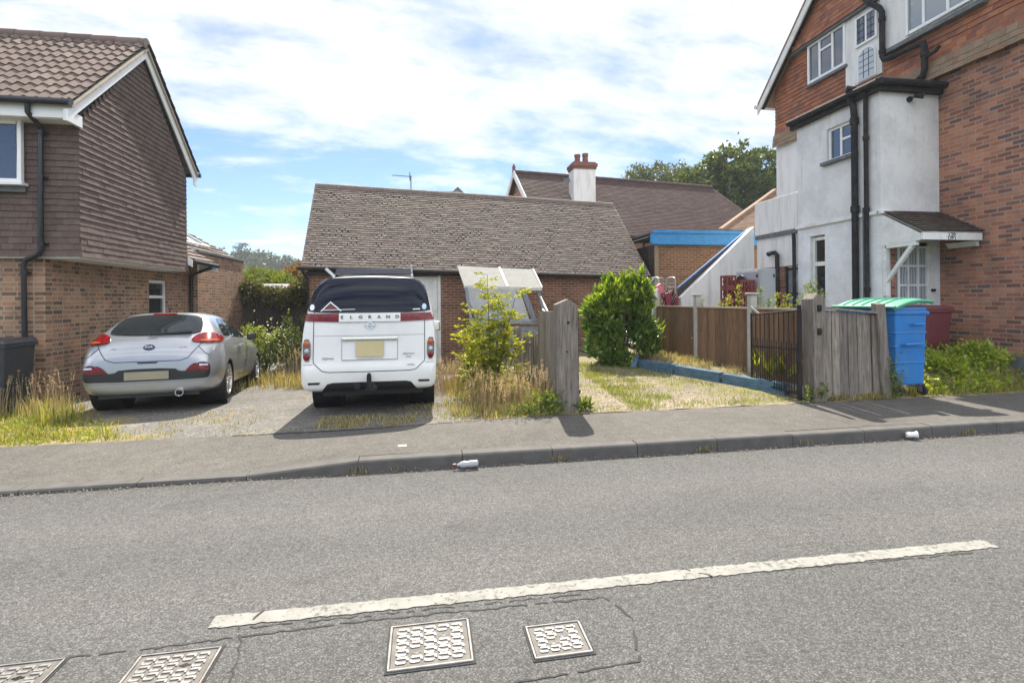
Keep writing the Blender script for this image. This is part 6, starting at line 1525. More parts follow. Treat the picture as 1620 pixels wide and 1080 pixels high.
mb.tube([(bx0 + .27, by0 + .01, 1.19), (bx0 + .29, by0 - .04, 1.195), (bx1 - .09, by0 - .04, 1.20), (bx1 - .07, by0 + .01, 1.20)], .016, 8); mb.lathe((bx1 + .0, by0 + .08, 1.35), (1, 0, 0), [(0, .04), (.09, .04), (.10, .03), (.10, 0)], 14); mb.build('handle', BINBLUE, t, smooth=True)
# domed ribbed lid
m1 = MB(); nS = 10; prof = []
for i in range(nS + 1):
    f_ = i / nS; prof.append((lerp(bx0 - .05, bx1 + .045, f_), zt0 + .005 + .0 + .11 * math.sin(math.pi * min(1, .18 + f_ * .66)) - .045 + .09 * f_))
cols_ = []; ny_ = 13
for j in range(ny_):
    y_ = lerp(by0 - .05, by1 + .05, j / (ny_ - 1)); dz = -.035 if j in (0, ny_ - 1) else 0
    cols_.append([(x_, y_, z_ + dz) for x_, z_ in prof])
vs = [p for c in cols_ for p in c] + [(x_, y_, z_ - .03) for c in cols_ for x_, y_, z_ in c]; k = nS + 1; tot = ny_ * k; fs = []
for j in range(ny_ - 1):
    for i in range(nS):
        a = j * k + i; fs += [(a, a + 1, a + k + 1, a + k), (tot + a, tot + a + k, tot + a + k + 1, tot + a + 1)]
rim_ = [i for i in range(k)] + [j * k + k - 1 for j in range(1, ny_)] + [(ny_ - 1) * k + i for i in range(k - 2, -1, -1)] + [j * k for j in range(ny_ - 2, 0, -1)]
for a, b_ in zip(rim_, rim_[1:] + rim_[:1]): fs.append((a, b_, tot + b_, tot + a))
m1.add(vs, fs); ld = m1.build('lid', BINGREEN, t, smooth=True)
m1 = MB()
for j in (2, 4, 6, 8, 10):
    y_ = lerp(by0, by1, j / 12); m1.tube([(x_, y_, z_ + .004) for x_, z_ in prof], .016, 6)
m1.tube([(x_, by0 - .055, z_ - .03) for x_, z_ in prof], .022, 8); m1.tube([(bx0 - .055, by0 - .05, prof[0][1] - .015), (bx0 - .055, by1 + .05, prof[0][1] - .015)], .02, 8)
m1.build('lid_rib', BINGREEN, ld, smooth=True)
def castor(x_, y_, z_=.14):
    m1 = MB(); m1.lathe((x_ - .025, y_, z_ + .075), (1, 0, 0), [(0, 0), (0, .055), (.006, .075), (.044, .075), (.05, .055), (.05, 0)], 22); w = m1.build('castor', RUBBER, t, smooth=True)
    m1 = MB(); [m1.hexa([(x_ + a, y_ - .03, z_ + .06), (x_ + a + .006, y_ - .03, z_ + .06), (x_ + a + .006, y_ + .03, z_ + .06), (x_ + a, y_ + .03, z_ + .06), (x_ + a, y_ - .01, z_ + .17), (x_ + a + .006, y_ - .01, z_ + .17), (x_ + a + .006, y_ + .08, z_ + .17), (x_ + a, y_ + .08, z_ + .17)]) for a in (-.036, .030)]; m1.box(x_ - .04, x_ + .04, y_ - .02, y_ + .085, z_ + .165, z_ + .18); m1.build('bracket', LEAD, w)
castor(bx1 - .06, by0 + .03); castor(bx0 + .1, by0 + .05); castor(bx1 - .08, by1 - .12, .16); castor(bx0 + .1, by1 - .12)
# maroon wheelie bin
t = thing('wheelie_bin', 'maroon wheelie bin by the brick wall beyond the blue bin', 'wheelie bin', (8.74, 7.7, .4))
bin_shape(t, 8.74, 7.72, .40, .42, .54, .46, .60, .98, BINRED, BINRED)
# grey cabinet
t = thing('steel_cabinet', 'tall grey steel cabinet in front of the staircase wall', 'cabinet', (7.3, 10.4, .45))
mb = MB(); cx0, cx1, cy0, cy1 = 7.06, 7.44, 9.85, 10.68; mb.box(cx0, cx1, cy0, cy1, .45, 2.23); mb.build('casing', CABGREY, t, bevel=.012)
mb = MB(); mb.box(cx0 - .012, cx0 - .001, cy0 + .03, cy1 - .03, .5, 2.19); mb.box(cx0 + .03, cx1 - .03, cy0 - .012, cy0 - .001, .5, 2.19); dd_ = mb.build('door', CABGREY, t, bevel=.004, seg=1)
mb = MB()
for z in (.8, 1.3, 2.05): mb.box(cx0 - .03, cx0 - .013, cy0 + .04, cy0 + .08, z, z + .06); mb.box(cx1 - .07, cx1 - .04, cy0 - .03, cy0 - .013, z, z + .06)
mb.box(cx0 + .1, cx0 + .14, cy0 - .03, cy0 - .013, 1.25, 1.4); mb.build('hinge', BLACKP, dd_)
t = thing('black_hose_coil', 'black coiled hose hanging on the grey cabinet behind the crates', 'hose', (7.0, 10.3, 1.9))
mb = MB()
for r_ in (.17, .14, .11): mb.tube([(7.02 - (r_ - .14) * .3, 10.42 + r_ * math.cos(a * math.pi / 14), 1.93 + r_ * math.sin(a * math.pi / 14)) for a in range(29)], .024, 6)
mb.tube([(7.03, 10.42, 2.05), (7.055, 10.42, 2.07)], .015, 6)
mb.build('coil', BLACK, t, smooth=True)
# maroon bread crates in stacks
def crate(cx, cy, z, w, d, h, lab, grp='maroon plastic crates'):
    t = thing('plastic_crate', lab, 'crate', (cx, cy, z), grp); m1 = MB(); tk = .018
    for s in (-1, 1):
        for (a0, a1, fx) in ((-w / 2, w / 2, True), (-d / 2 + tk, d / 2 - tk, False)):
            pos = s * ((d if fx else w) / 2) - (tk if s > 0 else 0)
            bars_ = [(a0, a1, 0, .05), (a0, a1, h - .045, h)]; k = int((a1 - a0) / .075)
            for i in range(k + 1):
                c = a0 + (a1 - a0 - .028) * i / k; bars_.append((c, c + .028, .05, h - .045))
            bars_.append((a0 + (a1 - a0) * .36, a0 + (a1 - a0) * .64, h * .45, h * .62))
            for (p, q, z0_, z1_) in bars_:
                if fx: m1.box(cx + p, cx + q, cy + pos, cy + pos + tk, z + z0_, z + z1_)
                else: m1.box(cx + pos, cx + pos + tk, cy + p, cy + q, z + z0_, z + z1_)
    m1.box(cx - w / 2 + tk, cx + w / 2 - tk, cy - d / 2 + tk, cy + d / 2 - tk, z, z + .012)
    m1.build('tray', CRATE, t, recalc=False)
    return t
zz0 = .45
for i in range(6):
    crate(6.52 + random.uniform(-.01, .01), 10.15, zz0 + i * .275, .22, .26, .27, 'topmost crate of the tall left maroon stack' if i == 5 else ('second crate from the top of the tall left maroon stack' if i == 4 else f'{["lowest", "second lowest", "third lowest", "fourth lowest"][i]} crate of the tall left maroon stack'))
for i in range(5):
    crate(6.82 + random.uniform(-.01, .01), 10.05 + i * .01, zz0 + i * .31, .34, .40, .305, 'topmost crate of the wide right maroon stack beside the grey cabinet' if i == 4 else f'{["lowest", "second lowest", "third lowest", "fourth lowest"][i]} crate of the wide right maroon stack')
# roll cages
def roll_cage(cx, cy, z, w, d, h, lab):
    t = thing('roll_cage', lab, 'roll cage', (cx, cy, z), 'wire roll cages'); m1 = MB(); b0 = .16
    for s in (-1, 1):
        r_ = .10; x_ = cx + s * w / 2
        p = [(x_, cy - d / 2, z + b0), (x_, cy - d / 2, z + h - r_)] + [(x_, cy - d / 2 + r_ - r_ * math.cos(a * math.pi / 8), z + h - r_ + r_ * math.sin(a * math.pi / 8)) for a in range(1, 5)] + [(x_, cy + d / 2 - r_ + r_ * math.sin(a * math.pi / 8), z + h - r_ + r_ * math.cos(a * math.pi / 8)) for a in range(0, 5)] + [(x_, cy + d / 2, z + b0)]
        m1.tube(p, .015, 8)
    y_ = cy + d / 2; p = [(cx - w / 2, y_, z + b0), (cx - w / 2, y_, z + h - .1), (cx - w / 2 + .1, y_, z + h), (cx + w / 2 - .1, y_, z + h), (cx + w / 2, y_, z + h - .1), (cx + w / 2, y_, z + b0)]; m1.tube(p, .015, 8)
    m1.build('frame', WIRE, t, smooth=True); m1 = MB()
    for s in (-1, 1):
        for i in range(1, 17): zz_ = z + b0 + (h - b0 - .05) * i / 17; m1.tube([(cx + s * w / 2, cy - d / 2, zz_), (cx + s * w / 2, cy + d / 2, zz_)], .005, 4)
        for i in range(1, 6): yy = cy - d / 2 + d * i / 6; m1.tube([(cx + s * w / 2, yy, z + b0), (cx + s * w / 2, yy, z + h - .02)], .005, 4)
    for i in range(1, 17): zz_ = z + b0 + (h - b0 - .05) * i / 17; m1.tube([(cx - w / 2, y_, zz_), (cx + w / 2, y_, zz_)], .005, 4)
    for i in range(1, 6): xx = cx - w / 2 + w * i / 6; m1.tube([(xx, y_, z + b0), (xx, y_, z + h)], .005, 4)
    m1.build('wire_mesh', WIRE, t); m1 = MB(); m1.box(cx - w / 2, cx + w / 2, cy - d / 2, cy + d / 2, z + b0 - .03, z + b0); m1.build('base', WIRE, t)
    for s in (-1, 1):
        for s2 in (-1, 1): m1 = MB(); m1.lathe((cx + s * (w / 2 - .06) - .02, cy + s2 * (d / 2 - .08), z + .065), (1, 0, 0), [(0, 0), (0, .06), (.035, .06), (.035, 0)], 14); m1.build('castor', RUBBER, t)
roll_cage(6.08, 12.35, .30, .44, .5, 1.85, 'wire roll cage standing nearest the staircase wall')
roll_cage(5.55, 12.75, .30, .44, .5, 1.85, 'wire roll cage half hidden behind the green shrub')
t = thing('toy_slide', 'pink plastic panel propped in front of the roll cage', 'plastic panel', (5.95, 12.0, .3))
mb = MB(); a = px2w(1041, 450, 12.0); b_ = px2w(1050, 468, 12.0); mb.bar(a, a + (b_ - a) * 4.5, .13, .05, up=(0, 1, 0)); mb.build('panel', PINK, t, bevel=.015)
t = thing('white_sack', 'white sack slumped beside the pink panel', 'sack', (5.78, 12.0, .3))
mb = MB(); a = px2w(1036, 456, 11.95); mb.lathe((a.x, 11.95, .28), Z, [(0, .13), (.5, .15), (1.0, .13), (a.z - .4, .08), (a.z - .3, .09), (a.z - .28, 0)], 12); mb.build('sack_body', PAPER, t, smooth=True)
t = thing('folded_pushchair', 'folded dark red and black pushchair leaning by the roll cage', 'pushchair', (6.0, 11.95, .3))
mb = MB()
for k in range(6):
    a = px2w(1046 + k * 4, 488 - k * 2, 11.95); b_ = px2w(1056 + k * 3.2, 458 + (k % 3) * 7, 11.9); mb.tube([Vector((a.x, a.y, a.z - .3)), a, b_], .016, 6)
p = px2w(1052, 492, 11.95); q = px2w(1066, 462, 11.85); mb.bar(p, q, .08, .05); mb.tube([Vector((6.05, 11.95, .2)), p], .02, 6)
mb.build('frame', BLACKP, t)
mb = MB(); a, b_ = px2w(1062, 492, 11.86), px2w(1056, 463, 11.85); mb.bar(a, b_, .17, .05); a, b_ = px2w(1068, 488, 11.86), px2w(1071, 470, 11.85); mb.bar(a, b_, .10, .05); mb.build('seat_fabric', DKRED, t, bevel=.015)
for k in (-1, 1):
    m1 = MB(); p = px2w(1057 + k * 8, 474 + k * 6, 11.85); m1.lathe(p, (0.3, -1, 0), [(0, .055), (.01, .075), (.03, .075), (.04, .055), (0, .055)], 16); m1.build('wheel', RUBBER, t)
t = thing('yellow_bag', 'small yellow bag among the clutter by the fence', 'bag', (5.85, 11.9, .3))
mb = MB(); p = px2w(1050, 486, 11.9); mb.lathe((p.x, p.y, .2), Z, [(0, .09), (p.z - .35, .09), (p.z - .2, .05), (p.z - .16, 0)], 10); mb.build('bag_body', YELL, t, smooth=True)
# ------------------------------------------------------------------ vegetation
def on_ground(xs, ys): return np.array([[x, y, gz(x, y)] for x, y in zip(xs, ys)])
rng = np.random.default_rng(5)
def scatter(n, x0, x1, y0, y1, keep, clump=0, sig=.12):
    out = []
    if clump: cx = rng.uniform(x0, x1, clump); cy = rng.uniform(y0, y1, clump)
    while len(out) < n:
        if clump:
            i = rng.integers(clump); x, y = cx[i] + rng.normal() * sig, cy[i] + rng.normal() * sig
        else: x, y = rng.uniform(x0, x1), rng.uniform(y0, y1)
        if y > 6.42 and rng.random() < keep(x, y): out.append((x, y))
    a = np.array(out); return on_ground(a[:, 0], a[:, 1])
def verge(x, y):  # left verge between pavement and house
    lim = -3.15 - (y - 6.5) * .85
    return 1.0 if x < lim - .5 else max(0, (lim - x) / .5) if x < lim else (.04 if x < lim + .5 and y < 7.2 else 0)
base = scatter(15000, -9.5, -2.7, 6.42, 9.3, lambda x, y: verge(x, y) * (0 if (y > 8.9 and x < -6.0 and x > -7.2) else 1), 420, .17)
tag(blades('short_grass', base, rng.uniform(.025, .11, len(base)), .010, L_GRASS, lean=.9), 'short grass and weeds on the verge beside the silver car', 'grass', kind='stuff')
base = scatter(3200, -9.5, -4.9, 7.7, 9.25, lambda x, y: verge(x, y) * (.25 + .75 * sm((y - 7.7) / .9)), 70, .13)
tag(blades('long_grass', base, rng.uniform(.10, .34, len(base)), .008, L_MIX, lean=.6), 'long dry grass against the wall of the tile-hung house', 'grass', kind='stuff')
def seed_heads(name, base, hs, label, mat=L_DRY, head=.12, n_each=16):
    P, A, n = [], [], len(base); vs = MB()
    for b_, h in zip(base, hs):
        lean = rng.normal(0, .10, 2); top = np.array([b_[0] + lean[0] * h, b_[1] + lean[1] * h, b_[2] + h])
        vs.tube([tuple(b_), tuple((np.array(b_) + top) / 2 + np.array([*(-lean * h * .15), 0])), tuple(top)], [.0028, .0022, .0014], 3, cap=False)
        f_ = rng.uniform(0, 1, n_each)[:, None]; P.append(top + np.array([lean[0], lean[1], 1]) * (f_ - .7) * head); A.append(np.tile([lean[0], lean[1], .9], (n_each, 1)) + rng.normal(size=(n_each, 3)) * .6)
    o = leaf_mesh(name, np.concatenate(P), np.concatenate(A), .026, .007, mat)
    s = vs.build(name, mat, o, recalc=False); s.name = 'stalks'; tag(o, label, 'grass', kind='stuff'); return o
base = scatter(170, -7.5, -4.9, 8.1, 9.2, lambda x, y: verge(x, y))
seed_heads('seeding_grass', base, rng.uniform(.35, .62, len(base)), 'tall straw coloured seeding grass at the house wall beside the silver car')
base = scatter(46, -4.95, -4.5, 7.45, 7.75, lambda x, y: 1); tag(blades('grass_tuft', base, rng.uniform(.2, .42, len(base)), .012, L_GRASS, lean=.5), 'tall green grass tuft at the rear wheel of the silver car', 'grass tuft', kind='thing')
base = scatter(2600, -9.0, -3.0, 6.43, 9.0, verge, 150, .10); base[:, 2] += .015
tag(leaf_mesh('verge_weeds', base, rng.normal(size=base.shape) * .9 + np.array([0, 0, .35]), .05, .026, L_LUSH), 'low broad leaved weeds matted through the verge by the silver car', 'weeds', kind='stuff')
base = scatter(1500, .45, 1.8, 6.44, 9.0, lambda x, y: 1 if x > .9 else .3, 90, .10); base[:, 2] += .03 + np.abs(rng.normal(size=len(base))) * .05
tag(leaf_mesh('bank_weeds', base, rng.normal(size=base.shape) * .9 + np.array([0, 0, .4]), .05, .026, L_SHRUB), 'green weeds mixed through the dry bank beside the paling fence', 'weeds', kind='stuff')
# sparse weeds on the driveway
def drv(x, y): return .9 * max(0, math.sin(x * 2.1 + 1) * math.cos(y * 1.7) - .1)
base = scatter(3400, -3.4, .9, 6.42, 8.4, lambda x, y: (1 if (-1.35 < x < -.1 and 6.5 < y < 7.2) else .25 if y < 6.6 else .5 * drv(x, y)), 130, .10)
tag(blades('driveway_weeds', base, rng.uniform(.015, .06, len(base)), .008, L_MIX, lean=.9), 'low weeds in the worn driveway', 'weeds', kind='stuff')
# right of the van: dry bank
def bank(x, y):
    l = .45 + .35 * sm((7.6 - y) / 1.2) * 0
    return 1.0 if x > .75 - .12 * (y - 6.5) and x < 1.80 else (.35 if x > .3 and x < .8 and y > 6.6 else 0)
base = scatter(9500, .25, 1.85, 6.44, 10.4, lambda x, y: bank(x, y), 230, .12)
tag(blades('dry_grass', base, rng.uniform(.04, .20, len(base)), .006, L_MIX, lean=1.0), 'dry straw and green grass bank between the white van and the paling fence', 'grass', kind='stuff')
base = np.concatenate([scatter(230, .55, 1.72, 6.5, 7.6, lambda x, y: bank(x, y)), scatter(260, .15, 1.2, 8.6, 10.2, lambda x, y: 1)])
seed_heads('seeding_grass', base, rng.uniform(.28, .60, len(base)), 'tall pale seeding grass between the white van and the sapling')
def low_plant(name, cx, cy, rx, ry, h, n, mat, label, L=.06, W=.035, cat='plant', kind='thing', z=None):
    z0 = gz(cx, cy) if z is None else z
    P, A = shell_points(n, [((cx, cy, z0 + h * .42), (rx, ry, h * .55))], rng, 30, .4, .25); P[:, 2] = np.maximum(P[:, 2], z0 + .02)
    t_ = thing(name, label, cat, (cx, cy, z0)); leaf_mesh('foliage', P, A + np.array([0, 0, .6]), L, W, mat, t_); return t_
low_plant('bramble', 1.55, 6.52, .28, .14, .34, 420, L_SHRUB, 'low bramble at the foot of the left gate post', .065, .045)
low_plant('dock_weed', 2.05, 6.55, .12, .09, .14, 120, L_SHRUB, 'broad leaved weed at the right foot of the left gate post', .10, .045)
low_plant('nettle_clump', 5.52, 6.38 + .06, .2, .08, .26, 200, L_SHRUB, 'green weeds growing at the foot of the right gate post', .06, .03)
low_plant('weed_clump', 6.76, 6.44, .16, .10, .55, 520, L_SHRUB, 'bushy weed between the boarded panel and the blue bin', .05, .02)
low_plant('climbing_weed', 5.72, 6.78, .16, .14, .5, 260, L_SHRUB, 'wispy weed growing over the top of the right gate post', .05, .02, z=1.38)
# gravel entrance grass
def ent(x, y):
    c = abs(x - 3.15 - (y - 6.5) * .12) ; strip = 1 if c < .45 else 0
    e = .5 if edge_x(y) - .45 < x < edge_x(y) - .25 else 0
    if x > edge_x(y) - .14: return 0
    return max(strip * .9, e, .4 if y < 6.75 else .20, .6 if x < 2.15 else 0)
base = scatter(11000, 2.0, 5.3, 6.44, 11.5, ent, 380, .12)
tag(blades('entrance_grass', base, rng.uniform(.015, .075, len(base)), .008, L_PATCH, lean=1.0), 'patchy green and straw grass on the gravel entrance', 'grass', kind='stuff')
base = scatter(2600, 4.7, 5.55, 6.9, 11.4, lambda x, y: 1 if x > edge_x(y) + .12 else 0, 90, .08)
tag(blades('bed_grass', base, rng.uniform(.04, .16, len(base)), .008, L_MIX, lean=.9), 'straw coloured weeds in the raised bed below the brown fence', 'grass', kind='stuff')
# iris-like leaves behind the gate
P, A = [], []
for cx, cy, k in ((5.47, 7.5, 8), (5.46, 7.2, 8), (5.49, 6.9, 6), (5.47, 7.75, 5)):
    for i in range(k): P.append((cx + rng.normal() * .05, cy + rng.normal() * .08, .38)); A.append((rng.normal() * .3, rng.normal() * .35, 1))
tag(leaf_mesh('iris_clump', np.array(P), np.array(A), .46, .05, L_ASH, droop=.25), 'strap leaved yellow-green plant behind the black gate', 'plant')
# lush ground cover below the brick wall
def lush(x, y): return 1.0 if y > 6.45 + .1 * math.sin(x * 5) and x > 6.75 and not (x < 7.4 and y < 7.55) and x < 9.7 else 0
xs = scatter(5200, 6.75, 9.7, 6.44, 9.0, lush, 190, .14)
P = xs + np.abs(rng.normal(size=xs.shape)) * np.array([0, 0, .10]) + rng.normal(size=xs.shape) * .02
tag(leaf_mesh('ground_cover', P, rng.normal(size=P.shape) * .8 + np.array([0, -.2, .7]), .085, .05, L_LUSH), 'lush lime green ground cover in front of the red brick wall', 'ground cover', kind='stuff')
for cx, cy, rx, h, n, lb in ((9.0, 7.0, .33, .30, 750, 'mounded bright green leafy weed nearest the brick wall'), (8.3, 6.9, .30, .22, 600, 'low bright green leafy weed beside the blue bin wheel')):
    low_plant('leafy_weed', cx, cy, rx, .3, h, n, L_LUSH, lb, .085, .05)
base = scatter(2600, 6.7, 9.7, 6.43, 6.9, lambda x, y: 1 if x > 7.12 or y > 6.7 else .3, 100, .1)
tag(blades('pavement_edge_grass', base, rng.uniform(.04, .13, len(base)), .01, L_GRASS, lean=.8), 'grass fringe along the pavement right of the blue bin', 'grass', kind='stuff')
base = scatter(1500, 5.55, 6.75, 6.415, 6.5, lambda x, y: 1, 60, .06); base[:, 1] = np.maximum(base[:, 1], 6.42)
tag(blades('panel_foot_grass', base, rng.uniform(.03, .13, len(base)), .008, L_MIX, lean=.8), 'straggly dry grass along the foot of the boarded panel', 'grass', kind='stuff')
# tall weeds behind the fence
def spire(cx, cy, h, n, mat, label, sp=.10):
    f_ = rng.uniform(0, 1, n); z0 = .45; P = np.stack([cx + rng.normal(size=n) * sp * (1.1 - f_), cy + rng.normal(size=n) * sp * (1.1 - f_), z0 + f_ * h], 1)
    t = thing('tall_weed', label, 'weed', (cx, cy, z0), 'tall weeds behind the brown fence')
    leaf_mesh('leaves', P, np.stack([rng.normal(size=n), rng.normal(size=n), rng.uniform(.3, 1.2, n)], 1), .065, .02, mat, t)
    m1 = MB(); m1.tube([(cx, cy, z0 - .05), (cx, cy, z0 + h)], [.008, .003], 5); m1.build('stem', STEM, t)
for u, v, Y, m_, lb in ((1168, 452, 9.2, L_ASH, 'tallest yellow-green weed behind the brown fence below the crates'), (1153, 468, 9.3, L_ASH, 'yellow-green weed left of the tallest one, below the left crates'), (1110, 475, 9.9, L_SHRUB, 'small grey-green weed beside the middle fence post'), (1140, 478, 9.5, L_ASH, 'short yellow-green weed under the left crate stack'),
                        (1203, 455, 8.4, L_SHRUB, 'grey-green pointed weed in front of the grey cabinet'), (1229, 464, 8.2, L_ASH, 'bright weed in front of the right face of the cabinet'), (1244, 466, 8.1, L_ASH, 'bright weed in front of the dark barred window'), (1216, 474, 8.0, L_SHRUB, 'short weed just behind the fence rail under the cabinet'), (1262, 477, 7.8, L_SHRUB, 'small weed next to the right gate post')):
    p = px2w(u, v, Y); spire(p.x, p.y, max(.5, p.z - .45), 230, m_, lb, .13)
# laurel by the entrance
lc = (4.38, 11.0)
t = thing('laurel_shrub', 'big glossy laurel shrub between the gravel entrance and the brown fence', 'shrub', (lc[0], lc[1], .12))
bl_ = [((lc[0], lc[1], .8), (.74, .65, .75)), ((lc[0] - .42, lc[1], 1.15), (.42, .45, .5)), ((lc[0] + .42, lc[1], 1.2), (.40, .45, .55)), ((lc[0] - .22, lc[1] - .1, 1.62), (.42, .4, .38)), ((lc[0] + .30, lc[1], 1.70), (.40, .38, .40)), ((lc[0] + .44, lc[1], 2.02), (.12, .12, .26)), ((lc[0] + .12, lc[1], 1.98), (.10, .1, .2)), ((lc[0] - .30, lc[1], 1.95), (.10, .1, .2)), ((lc[0] + .62, lc[1], 1.62), (.14, .14, .22)), ((lc[0] - .62, lc[1] - .1, 1.42), (.16, .16, .22)), ((lc[0] + .66, lc[1] - .1, .6), (.2, .2, .3)), ((lc[0] - .62, lc[1] - .2, .55), (.22, .2, .32))]
P, A = shell_points(6200, bl_, np.random.default_rng(4), 52, .19, .5); keep = P[:, 2] > .12; P, A = P[keep], A[keep]
leaf_mesh('foliage', P, A * .7 + np.array([0, 0, .75]), .18, .066, L_LAUREL, t, fold=.15)
up_ = (P[:, 2] > 1.15) & (rng.random(len(P)) < .42); leaf_mesh('sun_tinted_leaves', P[up_] + rng.normal(size=(up_.sum(), 3)) * .03 + np.array([0, 0, .04]), A[up_] * .6 + np.array([0, 0, .9]), .17, .058, leafmat('laurel_sun_tint', [(.20, .30, .03), (.30, .40, .045), (.40, .46, .06)], .5, .3, .6), t, fold=.15)  # lighter upper leaves: sunlight on the shrub's top put into leaf colour
mb = MB()
for k in range(9):
    a = rng.uniform(0, 6.28); r_ = rng.uniform(.15, .5); mb.tube([(lc[0] + .05 * math.cos(a), lc[1] + .05 * math.sin(a), .0), (lc[0] + r_ * .6 * math.cos(a), lc[1] + r_ * .6 * math.sin(a), .8), (lc[0] + r_ * math.cos(a), lc[1] + r_ * math.sin(a), 1.5)], [.025, .018, .008], 5)
mb.build('stems', BARK, t)
# ash sapling with compound leaves
sx_, sy_ = 1.06, 8.3
t = thing('ash_sapling', 'yellow-green ash sapling in front of the lean-to shelter', 'sapling', (sx_, sy_, .03))
mb = MB(); P, A = [], []
stems = [((-.15, .1), (-.42, 1.25)), ((.15, 0), (.50, 1.05)), ((.05, .1), (.42, 1.75)), ((-.1, -.1), (-.20, .85)), ((0, 0), (-.05, 2.02)), ((.08, .05), (.16, 1.72)), ((.02, -.05), (.33, 1.40)), ((-.1, 0), (-.28, 1.5)), ((.1, 0), (.10, 1.15)), ((-.04, .04), (-.12, 1.2))]
for (b0, (dx, h)) in stems:
    p0_ = np.array([sx_ + b0[0], sy_ + b0[1], 0.0]); p1_ = np.array([sx_ + dx, sy_ + rng.normal() * .12, h]); mid = (p0_ + p1_) / 2 + rng.normal(size=3) * .03
    mb.tube([tuple(p0_), tuple(mid), tuple(p1_)], [.013, .009, .004], 5)
    k = int(h * 26)
    for i in range(k):
        f_ = rng.uniform(.22, 1.0); q_ = (1 - f_) ** 2 * p0_ + 2 * f_ * (1 - f_) * mid + f_ ** 2 * p1_
        a = rng.uniform(0, 6.28); L = rng.uniform(.16, .30) * (1.2 - .5 * f_); d_ = np.array([math.cos(a), math.sin(a), rng.uniform(.05, .45)]); end = q_ + d_ * L + np.array([0, 0, -.05 * L])
        mb.tube([tuple(q_), tuple((q_ + end) / 2 + np.array([0, 0, .015])), tuple(end)], [.0025, .002, .001], 3, cap=False)
        sdv = np.cross(d_, [0, 0, 1]); sdv /= np.linalg.norm(sdv)
        for j in range(5):
            g_ = .3 + .17 * j; b_ = q_ * (1 - g_) + end * g_
            for s in (-1, 1): P.append(b_); A.append(sdv * s + d_ * .6 + rng.normal(size=3) * .35 + np.array([0, 0, -.15]))
        P.append(end); A.append(d_)
mb.build('stems', STEM, t, recalc=False)
leaf_mesh('leaves', np.array(P), np.array(A) + rng.normal(size=(len(P), 3)) * .15, .085, .034, L_ASH, t, fold=.1)
low_plant('leafy_sapling', .95, 9.3, .32, .3, 1.25, 1100, L_SHRUB, 'darker green leafy bush behind the ash sapling', .08, .04, 'bush')
# back-left shrubs and ivy
def bush(name, blobs, n, mat, label, L, W, cat='bush', group=None, clumps=45, spread=.24):
    c0 = blobs[0][0]; t = thing(name, label, cat, (c0[0], c0[1], -.14), group)
    P, A = shell_points(n, blobs, rng, clumps, spread, .5); k = P[:, 2] > -.12
    leaf_mesh('foliage', P[k], A[k] + np.array([0, 0, .3]), L, W, mat, t)
    m1 = MB()
    for (c, r_) in blobs[:4]:
        for j in range(3): m1.tube([(c0[0] + rng.normal() * .08, c0[1] + rng.normal() * .08, -.2), ((c0[0] + c[0]) / 2, c[1], c[2] * .5), (c[0] + rng.normal() * r_[0] * .3, c[1], c[2] + r_[2] * .4)], [.02, .014, .005], 5)
    m1.build('stems', BARK, t, recalc=False); return t
bush('white_flowered_shrub', [((-3.75, 12.9, .42), (.75, .6, .55)), ((-3.3, 12.8, .62), (.5, .5, .42)), ((-4.0, 13.0, .6), (.4, .4, .38)), ((-3.2, 12.9, 1.0), (.12, .12, .36))], 4200, L_SHRUB, 'sprawling sunlit shrub between the silver car and the dark fence', .075, .045)
P, A = shell_points(330, [((-3.6, 12.6, .6), (.7, .5, .6))], rng, 40, .3, .7)
tag(leaf_mesh('flower_heads', P, A, .05, .04, leafmat('cream_flower', [(.55, .55, .48), (.7, .7, .62)], .2)), 'pale flowers on the sunlit shrub by the silver car', 'flowers', kind='stuff')
bush('dark_shrub', [((-2.55, 13.3, .6), (.55, .5, .75)), ((-2.35, 13.3, 1.2), (.35, .35, .5)), ((-2.5, 13.3, 1.6), (.16, .16, .4))], 3600, L_OAK, 'darker green upright shrub just left of the white van', .07, .03)
base = scatter(2600, -4.2, -1.7, 10.4, 12.6, lambda x, y: 1 if x > -3.2 or y > 11.4 else .3, 90, .14)
tag(blades('bank_grass', base, rng.uniform(.08, .35, len(base)), .012, L_MIX, lean=.6), 'yellowing grass in front of the shrubs left of the white van', 'grass', kind='stuff')
base = scatter(90, -2.9, -1.75, 10.8, 12.2, lambda x, y: 1); seed_heads('seeding_grass', base, rng.uniform(.4, .8, len(base)), 'tall straw coloured grass just left of the white van')
bl_ = [((x, 17.9 + rng.normal() * .06, 1.84 + .12 * math.sin(x * 3) + (.28 if x > -4.0 else 0)), (.42, .36, .34)) for x in np.arange(-6.0, -2.9, .38)]
bush('ivy_hedge', bl_, 9000, L_IVY, 'overgrown ivy heaped along the top of the dark board fence', .085, .07, 'ivy', clumps=26, spread=.3)
bl_ = [((px2w(u, v, 25).x, 25 + rng.normal() * .4, px2w(u, v, 25).z), (.65, .8, .62)) for u, v in ((394, 452), (405, 448), (420, 450), (436, 452), (450, 456))]
bush('bamboo_clump', bl_, 4200, L_BAMB, 'bright green bamboo beyond the pale shed', .26, .05, 'bamboo')
bl_ = [((px2w(u, v, 27).x, 27, px2w(u, v, 27).z), (.9, .9, .8)) for u, v in ((468, 446), (480, 442), (455, 452))]
bush('russet_bush', bl_, 2200, L_AUT, 'russet leaved bush beside the left corner of the garage', .18, .11)

